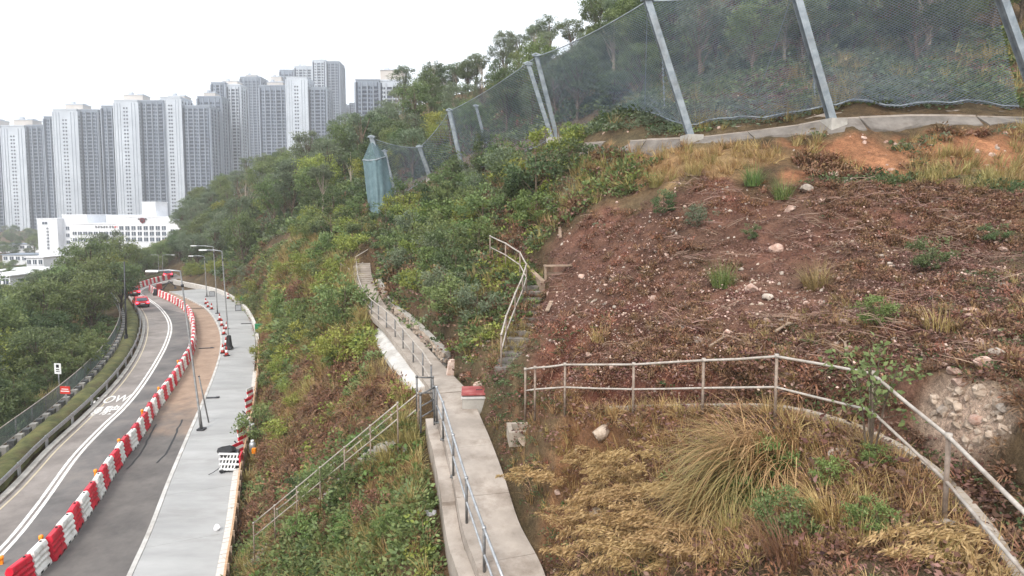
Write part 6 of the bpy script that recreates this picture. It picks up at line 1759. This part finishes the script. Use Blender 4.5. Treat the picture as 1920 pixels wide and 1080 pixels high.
for i in range(len(PB) - 1):
    W = (PB[i + 1] - PB[i]).length; Hn = (PT[i] - PB[i]).length
    sp_ = 0.105 if W < 14 else 0.13; rr = 0.009 if i > 2 else 0.012
    if i < 3: sp_ = 0.2
    # grid of the sheet, then wires along both diagonals
    GS, GT = 24, 14
    grid = np.array([[P2(i, a / GS, c / GT) - o0 for c in range(GT + 1)] for a in range(GS + 1)])
    def samp(s, t):
        fs, ft = s * GS, t * GT; a = np.clip(fs.astype(int), 0, GS - 1); c = np.clip(ft.astype(int), 0, GT - 1); u = (fs - a)[:, None]; v = (ft - c)[:, None]
        return (grid[a, c] * (1 - u) + grid[a + 1, c] * u) * (1 - v) + (grid[a, c + 1] * (1 - u) + grid[a + 1, c + 1] * u) * v
    Vs, Fs, base = [], [], 0
    slope = 0.55
    for sg in (1, -1):
        c0 = -Hn / slope
        n_w = int((W + Hn / slope) / (sp_ / slope) * 1.0)
        for k in range(n_w):
            x0 = c0 + k * (sp_ / slope) * 1.0
            # wire: x from x0 with rise slope; clipped to the panel
            xa, xb = max(0, x0), min(W, x0 + Hn / slope)
            if xb - xa < 0.1: continue
            m_ = max(3, int((xb - xa) / 0.9) + 1)
            xs = np.linspace(xa, xb, m_); ts = np.clip((xs - x0) * slope / Hn, 0, 1)
            ss = xs / W
            if sg < 0: ss = 1 - ss
            P = samp(ss, ts)
            tg = np.gradient(P, axis=0); tg /= np.linalg.norm(tg, axis=1, keepdims=True) + 1e-9
            n1 = np.cross(tg, np.array([0, 1.0, 0.1])); n1 /= np.linalg.norm(n1, axis=1, keepdims=True) + 1e-9
            n2 = np.cross(tg, n1)
            off = 0.02 * sg
            ring = np.stack([P + n2 * off + rr * (n1 * math.cos(q) + n2 * math.sin(q)) for q in (0.5, 2.6, 4.7)], 1)
            Vs.append(ring.reshape(-1, 3))
            a = (np.arange(m_ - 1) * 3)[:, None] + base
            for q in range(3): Fs.append(np.concatenate([a + q, a + (q + 1) % 3, a + 3 + (q + 1) % 3, a + 3 + q], 1))
            base += 3 * m_
    obj_of('net_panel', np_mesh('net_panel', np.concatenate(Vs), np.concatenate(Fs), m_net), nb_)
    mb = MB(); mb.tube([P2(i, a / 12, 1.0) - o0 for a in range(13)], 0.035, 6); mb.build('top_cable', m_post, nb_, True)
    mb = MB(); mb.tube([P2(i, a / 12, 0.02) - o0 for a in range(13)], 0.03, 6); mb.build('bottom_cable', m_post, nb_, True)
# stay ropes running back uphill, hanging chains
for i in (2, 3, 4, 5):
    a = PT[i]; e = a + Vector((1.5, 7, 0)); e.z = gz(e.x, e.y)
    mb = MB(); mb.tube([a - o0, e - o0], 0.02, 4); mb.build('stay_rope', m_post, nb_)
for px, y0, y1, d in ((1240, 60, 200, 28.5), (1522, 90, 180, 27)):
    mb = MB(); n_ = 24; A_, B_ = at(px, y0, d) - o0, at(px + 6, y1, d + 1.5) - o0
    for k in range(n_):
        c = A_.lerp(B_, (k + 0.5) / n_); mb.box(c, (0.07 if k % 2 else 0.025, 0.05, (B_ - A_).length / n_ * 0.8))
    mb.build('hanging_chain', m_post, nb_)
# teal sheeting at the lower end of the barrier
m_teal, nt, b = new_mat('teal_shade_cloth')
col = ramp2(nt, noise(nt, 1.2, 6, 0.7), srgb(86, 112, 120), srgb(122, 146, 152), 0.3, 0.7); nt.links.new(col, b.inputs['Base Color']); b.inputs['Roughness'].default_value = 0.8
tb = nt.nodes.new('ShaderNodeBsdfTransparent'); mx = nt.nodes.new('ShaderNodeMixShader'); mx.inputs[0].default_value = 0.3
nt.links.new(b.outputs[0], mx.inputs[1]); nt.links.new(tb.outputs[0], mx.inputs[2]); nt.links.new(mx.outputs[0], nt.nodes['Material Output'].inputs['Surface'])
ts = empty('teal_netting', at(705, 395, 55), label='teal shade netting hanging at the lower end of the barrier', cat='netting'); q0 = at(705, 395, 55)
top = [at(*p) for p in ((680, 300, 57), (690, 301, 55.6), (704, 300, 55.2), (716, 296, 55.8), (724, 294, 57))]; bot = [at(*p) for p in ((691, 392, 56), (698, 399, 55), (710, 400, 54.2), (722, 386, 54.8), (738, 366, 56))]
mb = MB(); NX, NZ = 28, 16
for layer in (0, 0.025):
    for j in range(NZ + 1):
        for i in range(NX + 1):
            f = i / NX * 4; k = min(3, int(f)); u = f - k; t = j / NZ
            p = (top[k].lerp(top[k + 1], u)).lerp(bot[k].lerp(bot[k + 1], u), t)
            p = p + Vector((0, 0.06 * math.sin(i * 0.9 + 0.6 * math.sin(j * 0.5)) + layer, 0)) - q0
            mb.v.append(tuple(p)); mb.n += 1
n1 = (NX + 1) * (NZ + 1)
for L_ in (0, n1):
    for j in range(NZ):
        for i in range(NX):
            a = L_ + j * (NX + 1) + i; mb.f.append([a, a + 1, a + NX + 2, a + NX + 1]); mb.m.append(0)
mb.build('sheet', m_teal, ts, True)
ap = at(697, 258, 56) - q0
mb = MB()
for k in range(4): 
    a, c = top[k] - q0, top[k + 1] - q0
    mb.add([a, c, ap, a + Vector((0, .03, 0)), c + Vector((0, .03, 0)), ap + Vector((0, .03, 0))], [(0, 1, 2), (3, 5, 4)])
m_teal2 = m_teal.copy(); m_teal2.name = 'thin_teal_cloth'
next(n for n in m_teal2.node_tree.nodes if n.type == 'MIX_SHADER').inputs[0].default_value = 0.62
mb.build('upper_sheet', m_teal2, ts)
mb = MB(); mb.tube([p - q0 for p in top], 0.06, 6); mb.build('ring_rope', m_post, ts, True)
# ---------------------------------------------------------------- ground cover as the photograph shows it
sow('leaf_litter', ZP['debris'], 12, {'litter': 1}, 0.4, 0.9)
sow('leaf_litter', ZP['terrace'], 16, {'litter': 1}, 0.6, 1.2)
sow('leaf_litter', ZP['hollow'], 14, {'litter': 1}, 0.6, 1.2)
sow('leaf_litter', ZP['mid'], 8, {'litter': 1}, 0.7, 1.4)
sow('wood_chips', ZP['debris'], 4, {'chips': 1}, 0.5, 1.1, patch=(-0.08, 0.5, 44))
sow('wood_chips', ZP['redlow'], 4, {'chips': 1}, 0.5, 1.0)
sow('leaf_litter', ZP['near_right'], 16, {'litter': 1}, 0.4, 0.8)
sow('undergrowth', ZP['near_right'], 16, {'creeper': 1, 'fern_rust': 3, 'fern_russet': 2, 'grass_straw': 2, 'grass_olive': 1}, 0.25, 0.6)
sow('twig_debris', ZP['debris'], 6, {'twigs': 1}, 0.4, 1.1, patch=(0.16, 0.4, 30))
sow('twig_debris', ZP['redlow'], 1.6, {'twigs': 1}, 0.4, 1.1)
sow('twig_debris', ZP['terrace'], 0.8, {'twigs': 1}, 0.5, 1.0)
sow('stone_rubble', ZP['debris'], 22, {'stones': 3, 'pale_stones': 1}, 0.06, 0.6, tilt=1.5, patch=(-0.05, 0.3, 91))
sow('stone_rubble', ZP['debris'], 30, {'stones': 3, 'pale_stones': 1}, 0.06, 0.5, tilt=1.5, patch=(0.12, 0.45, 71))
sow('stone_rubble', ZP['cut'], 5, {'stones': 1}, 0.2, 0.9, tilt=1.5)
sow('stone_rubble', Z['rubble'], 420, {'pale_stones': 1}, 0.12, 0.75, tilt=1.5)
sow('stone_rubble', ZP['terrace'], 3, {'stones': 1}, 0.12, 0.5, tilt=1.5)
sow('stone_rubble', ZP['hollow'], 2.5, {'stones': 1}, 0.12, 0.5, tilt=1.5)
sow('stone_rubble', ZP['above_net'], 2, {'stones': 1}, 0.2, 0.8, tilt=1.5)
# debris slope: sparse weeds, denser dark creepers to the right
sow('undergrowth', ZP['debris'], 18, {'creeper': 0.8, 'fern_rust': 3, 'fern_russet': 1.5, 'leafy_grey': 0.4, 'litter': 3}, 0.3, 0.7, patch=(-0.12, 0.5, 3))
sow('undergrowth', ZP['debris_right'], 30, {'creeper': 1.2, 'fern_rust': 4, 'litter': 3}, 0.3, 0.65)
sow('undergrowth', ZP['terrace'], 26, {'creeper': 2, 'leafy_dark': 0.5, 'fern_rust': 2.5, 'fern_russet': 2}, 0.35, 0.75)
sow('undergrowth', ZP['redlow'], 8, {'fern_russet': 3, 'litter': 1, 'fern_rust': 2}, 0.4, 0.9)
sow('undergrowth', ZP['cut'], 22, {'fern_rust': 3, 'grass_olive': 1.5, 'leafy_grey': 1.2, 'leafy_dark': 0.8, 'grass_straw': 1.5}, 0.5, 1.1, patch=(-0.05, 0.5, 8))
sow('undergrowth', ZP['bench'], 20, {'grass_olive': 2, 'leafy_dark': 1, 'creeper': 2}, 0.6, 1.1)
sow('dry_grass', ZP['tan'], 22, {'grass_straw': 3, 'grass_olive': 1}, 0.5, 1.0)
# hollow: dry grass and weeds
sow('dry_grass', ZP['hollow'], 26, {'grass_straw': 4, 'grass_olive': 1.0}, 0.35, 0.9)
sow('undergrowth', ZP['hollow'], 12, {'creeper': 1.5, 'fern_rust': 3, 'fern_russet': 1.5, 'leafy_mid': 0.5}, 0.3, 0.6)
sow('undergrowth', ZP['ditch'], 40, {'creeper': 4, 'fern_rust': 2, 'litter': 2}, 0.4, 0.8)
# ground between walkway and barrier
sow('undergrowth', ZP['mid'], 22, {'leafy_mid': 2.5, 'leafy_yellow': 1.6, 'leafy_dark': 1.6, 'fern_rust': 1.6, 'grass_olive': 1.2, 'leafy_grey': 1}, 0.7, 1.4)
# spur left of the walkway
sow('undergrowth', ZP['spur'], 26, {'fern_rust': 2.4, 'fern_russet': 0.8, 'leafy_mid': 1.6, 'grass_olive': 2.0, 'leafy_yellow': 1.2, 'grass_straw': 1.2}, 0.6, 1.2)
sow('undergrowth', ZP['spur_low'], 26, {'leafy_mid': 3, 'leafy_bright': 2.4, 'leafy_dark': 1.6, 'creeper': 1}, 0.6, 1.2, patch=(-0.02, 0.42, 12))
sow('undergrowth', ZP['spur_brown'], 22, {'fern_russet': 1.6, 'fern_rust': 3, 'grass_straw': 1.2}, 0.7, 1.2)
sow('undergrowth', ZP['spur_top'], 26, {'grass_olive': 3, 'leafy_yellow': 2, 'leafy_mid': 2, 'grass_straw': 1}, 0.9, 1.6)
# above the barrier
sow('undergrowth', ZP['above_net'], 18, {'leafy_grey': 3, 'leafy_dark': 2, 'leafy_mid': 1.5, 'grass_olive': 1.2, 'litter': 1}, 0.7, 1.4)
hpw = [tuple(p) for p in hp]
sow('forest_floor', hpw, 3.0, {'leafy_mid': 2, 'leafy_dark': 3, 'leafy_grey': 2, 'fern_rust': 1}, 1.6, 3.2, dref=60.0, grow=0.5, power=1.0)
crest_p = zone([(430, 560), (455, 505), (560, 440), (700, 400), (690, 470), (560, 520), (495, 610)])
sow('undergrowth', crest_p, 5, {'fern_rust': 3, 'leafy_mid': 2, 'leafy_yellow': 1, 'grass_olive': 2}, 1.2, 2.2, dref=60.0, power=1.0)
stp_poly = [tuple(p) for p in offset(STEPS, -0.9)] + [tuple(p) for p in reversed(offset(STEPS, 0.7))]
sow('undergrowth', stp_poly, 22, {'fern_rust': 3, 'leafy_mid': 1.5, 'grass_olive': 1.5, 'litter': 2}, 0.4, 0.8)
stair_poly = [tuple(p) for p in (S0 + sn * 0.8, S1 + sn * 0.8, S1 - sn * 0.8, S0 - sn * 0.8)]
sow('undergrowth', stair_poly, 34, {'leafy_mid': 2, 'leafy_bright': 1.5, 'fern_rust': 2, 'grass_olive': 1.5}, 0.7, 1.3)
sow('leaf_litter', ZP['landing'], 18, {'litter': 1}, 0.5, 1.0)
sow('undergrowth', ZP['landing'], 34, {'creeper': 3, 'leafy_dark': 1.5, 'fern_rust': 2.5, 'fern_russet': 1}, 0.35, 0.75)
sow('stone_rubble', ZP['landing'], 6, {'stones': 1}, 0.1, 0.6, tilt=1.5)
sow('undergrowth', ZP['leftslope'], 7, {'leafy_mid': 2, 'leafy_dark': 2, 'grass_olive': 1}, 0.8, 1.6)
names = {'leaf_litter': 'brown dead leaf litter over the slope', 'twig_debris': 'scattered dry twigs over the debris slope', 'stone_rubble': 'small broken stones strewn over the slope',
         'undergrowth': 'mixed low weeds, ferns and creepers over the hillside', 'forest_floor': 'low green growth under the hillside trees', 'wood_chips': 'pale chips and broken bits over the debris slope', 'dry_grass': 'short dry straw grass'}
for layer, lst in COVER.items():
    P = np.concatenate([a[0] for a in lst]); R_ = np.concatenate([a[1] for a in lst]); S = np.concatenate([a[2] for a in lst]); K = np.concatenate([a[3] for a in lst])
    print('COVER', layer, len(P))
    scatter_obj(layer, names[layer], P, R_, S, list(K))
# ================================================================ boulders and litter one can point at
RM = [stone_mesh('boulder', 1.0, 0.85, 0.7, M['rock'], 300 + k, 3, 0.12) for k in range(4)] + [stone_mesh('boulder', 1.0, 0.8, 0.65, M['rock_grey'], 310 + k, 3, 0.12) for k in range(3)] + [stone_mesh('boulder', 1.0, 0.85, 0.6, M['rock_pale'], 331, 3, 0.1)]
def boulder(px, py, s, label, k=None, sink=0.25):
    q = hit(px, py)
    if q is None: return
    o = obj_of('boulder', RM[random.randrange(7) if k is None else k]); o.location = q + Vector((0, 0, s * (0.35 - sink))); o.scale = (s, s, s); o.rotation_euler = (random.uniform(-.4, .4), random.uniform(-.4, .4), random.uniform(0, 6))
    tag(o, label, 'boulder', 'loose boulders on the slopes')
for px, py, s, lab in ((1125, 815, 0.5, 'pale domed boulder at the top of the dry grass'), (983, 830, 0.34, 'pale mushroom-shaped stone beside the walkway'), (1122, 970, 0.36, 'pinkish boulder among the plume grass'), (1045, 925, 0.22, 'small pale stone pile stone near the walkway'),
                       (875, 672, 0.3, 'pale boulder above the far walkway landing'), (868, 710, 0.4, 'grey boulder beside the landing'), (1512, 358, 0.5, 'rounded pale boulder on the bench crest'), (1562, 333, 0.5, 'white-topped boulder at the foot of the cut slope'), (1590, 340, 0.3, 'smaller boulder beside the white-topped one'),
                       (1455, 470, 0.45, 'grey flat boulder in the gully of the debris slope'), (1480, 395, 0.4, 'tan boulder below the bench crest'), (1410, 545, 0.42, 'flat grey slab beside the green tussock'), (1440, 560, 0.34, 'lower flat slab beside the green tussock'), (1105, 668, 0.32, 'squarish pink stone near the bent railing foot'), (1150, 690, 0.22, 'upright pale stone behind the right railing'),
                       (1580, 608, 0.26, 'round pale stone low on the debris slope'), (1820, 590, 0.3, 'pale angular stone on the right debris slope'), (1845, 600, 0.22, 'small white stone beside the pale angular one'), (1790, 700, 0.2, 'pale stone above the rubble heap, left one'), (1800, 725, 0.22, 'pale stone on top of the rubble heap'), (1845, 685, 0.26, 'tan stone above the rubble heap, right one'), (1870, 668, 0.26, 'tan stone at the right edge above the heap'),
                       (1770, 770, 0.2, 'large pale block in the rubble heap, left'), (1830, 790, 0.2, 'large pale block in the rubble heap, middle'), (1880, 770, 0.18, 'large pale block in the rubble heap, right'), (1310, 640, 0.22, 'pale stone among twigs above the right railing'), (1365, 625, 0.24, 'pinkish stone among twigs above the right railing'), (1225, 560, 0.26, 'pink stone in the left of the debris slope'), (1090, 520, 0.28, 'pale stone beside the steps on the debris slope'),
                       (1250, 480, 0.24, 'small pinkish stone in the upper debris slope'), (1670, 500, 0.26, 'pale stone in the right half of the debris slope'), (1730, 470, 0.2, 'small white stone on the right debris slope'), (1880, 470, 0.24, 'pale stone near the right picture edge'), (1540, 380, 0.3, 'brown stone under the bench crest'), (1575, 855, 0.3, 'grey flat rubble piece by the kerb curve'), (1765, 990, 0.28, 'grey rubble at the foot of the near railing post')):
    boulder(px, py, s, lab, 7 if px in (1125, 983) else None)
rs = random.Random(3)
for i in range(70):
    px, py = rs.uniform(1020, 1900), rs.uniform(380, 690)
    boulder(px, py, rs.uniform(0.08, 0.17), 'small loose stone on the debris slope', sink=0.15)
# planks, posts and litter
for px, py, L_, rz, tilt, lab in ((1030, 580, 1.0, 1.35, 0.2, 'short grey plank leaning on the slope right of the steps'), (1050, 440, 1.2, 1.5, 0.4, 'thin pale stake high above the steps'), (1360, 645, 1.1, 0.6, 0.1, 'pale dead branch above the right railing'), (1590, 655, 0.7, 1.0, 0.1, 'short dead branch low on the debris slope'), (1480, 620, 0.9, 0.5, 0.1, 'dead branch on the debris slope right of the middle')):
    q = hit(px, py); root = empty('dead_branch' if 'branch' in lab else 'plank', q + Vector((0, 0, 0.08)), rz, lab, 'branch' if 'branch' in lab else 'plank')
    root.rotation_euler = (0, -tilt, rz)
    mb = MB()
    if 'branch' in lab: mb.tube([(-L_ / 2, 0, 0), (0, 0.06, 0.06), (L_ / 2, -0.02, 0.02)], [0.03, 0.024, 0.012], 6); mb.tube([(0, 0.06, 0.06), (0.25, 0.22, 0.12)], [0.014, 0.006], 5)
    else: mb.box((0, 0, 0.05), (L_, 0.14, 0.035)); mb.box((L_ * 0.3, 0, 0.08), (0.05, 0.12, 0.03))
    mb.build('limb' if 'branch' in lab else 'board', M['wood_old'], root)
# little timber frame beside the steps
q = hit(1046, 522); fr0 = empty('timber_rack', q, 0.15, 'small weathered timber rack beside the steps', 'rack')
for c, s in (((-0.5, 0, 0.25), (0.08, 0.08, 0.6)), ((0.5, 0, 0.25), (0.08, 0.08, 0.6)), ((0, 0, 0.5), (1.1, 0.3, 0.05)), ((0, 0.1, 0.18), (0.92, 0.05, 0.1))):
    mb = MB(); mb.box(c, s); mb.build('frame_bar', M['wood_old'], fr0)
for px, py, s, lab in ((1465, 945, 0.16, 'small white scrap of litter in the hollow'), (806, 968, 0.42, 'crumpled pale blue bag on the slope beside the walkway'), (962, 604, 0.3, 'white rag hanging at the bent railing')):
    q = hit(px, py) if 'rag' not in lab else at(962, 604, 22.8)
    me = stone_mesh('litter', 1.0, 0.45, 0.5 if 'rag' not in lab else 0.12, M['tarp_white'], int(px), 2, 0.5); o = obj_of('litter', me); o.location = q + Vector((0, 0, s * 0.2)); o.scale = (s, s, s); o.rotation_euler = (0.3, 0.5 if 'rag' not in lab else 0, 0.6 if 'rag' not in lab else 0); tag(o, lab, 'litter')

# ================================================================ air: pale haze in one closed box round place and camera
hz = MB(); hz.box((-100, 480, 92), (2600, 1040, 220))
hz.v = [(-1500, -60, -22), (900, -60, -22), (-1500, 860, -22), (900, 860, -22), (-1500, -60, 190), (900, -60, 190), (-1500, 860, 190), (900, 860, 190)]
m_hz = bpy.data.materials.new('haze'); m_hz.use_nodes = True; nt = m_hz.node_tree
for n_ in list(nt.nodes):
    if n_.type == 'BSDF_PRINCIPLED': nt.nodes.remove(n_)
pv = nt.nodes.new('ShaderNodeVolumePrincipled'); pv.inputs['Color'].default_value = (0.93, 0.96, 1.0, 1); pv.inputs['Density'].default_value = 0.00045; pv.inputs['Anisotropy'].default_value = 0.2
nt.links.new(pv.outputs[0], nt.nodes['Material Output'].inputs['Volume'])
tag(hz.build('haze', m_hz), 'thin pale haze over the valley', kind='stuff')
# ---------------------------------------------------------------- alike plants: tell small sets apart by their order across the view
bpy.context.view_layer.update()
same = {}
for o in COL.objects:
    if o.parent is None and 'label' in o and 'category' in o: same.setdefault(o['label'], []).append(o)
for lab, lst in same.items():
    if 1 < len(lst) <= 90 and len(lab.split()) <= 13:
        lst.sort(key=lambda o: pix(o.matrix_world.translation)[0])
        for i, o in enumerate(lst):
            o['label'] = lab + (', leftmost' if i == 0 else (', rightmost' if i == len(lst) - 1 else ', %s from left' % ordinal(i + 1)))
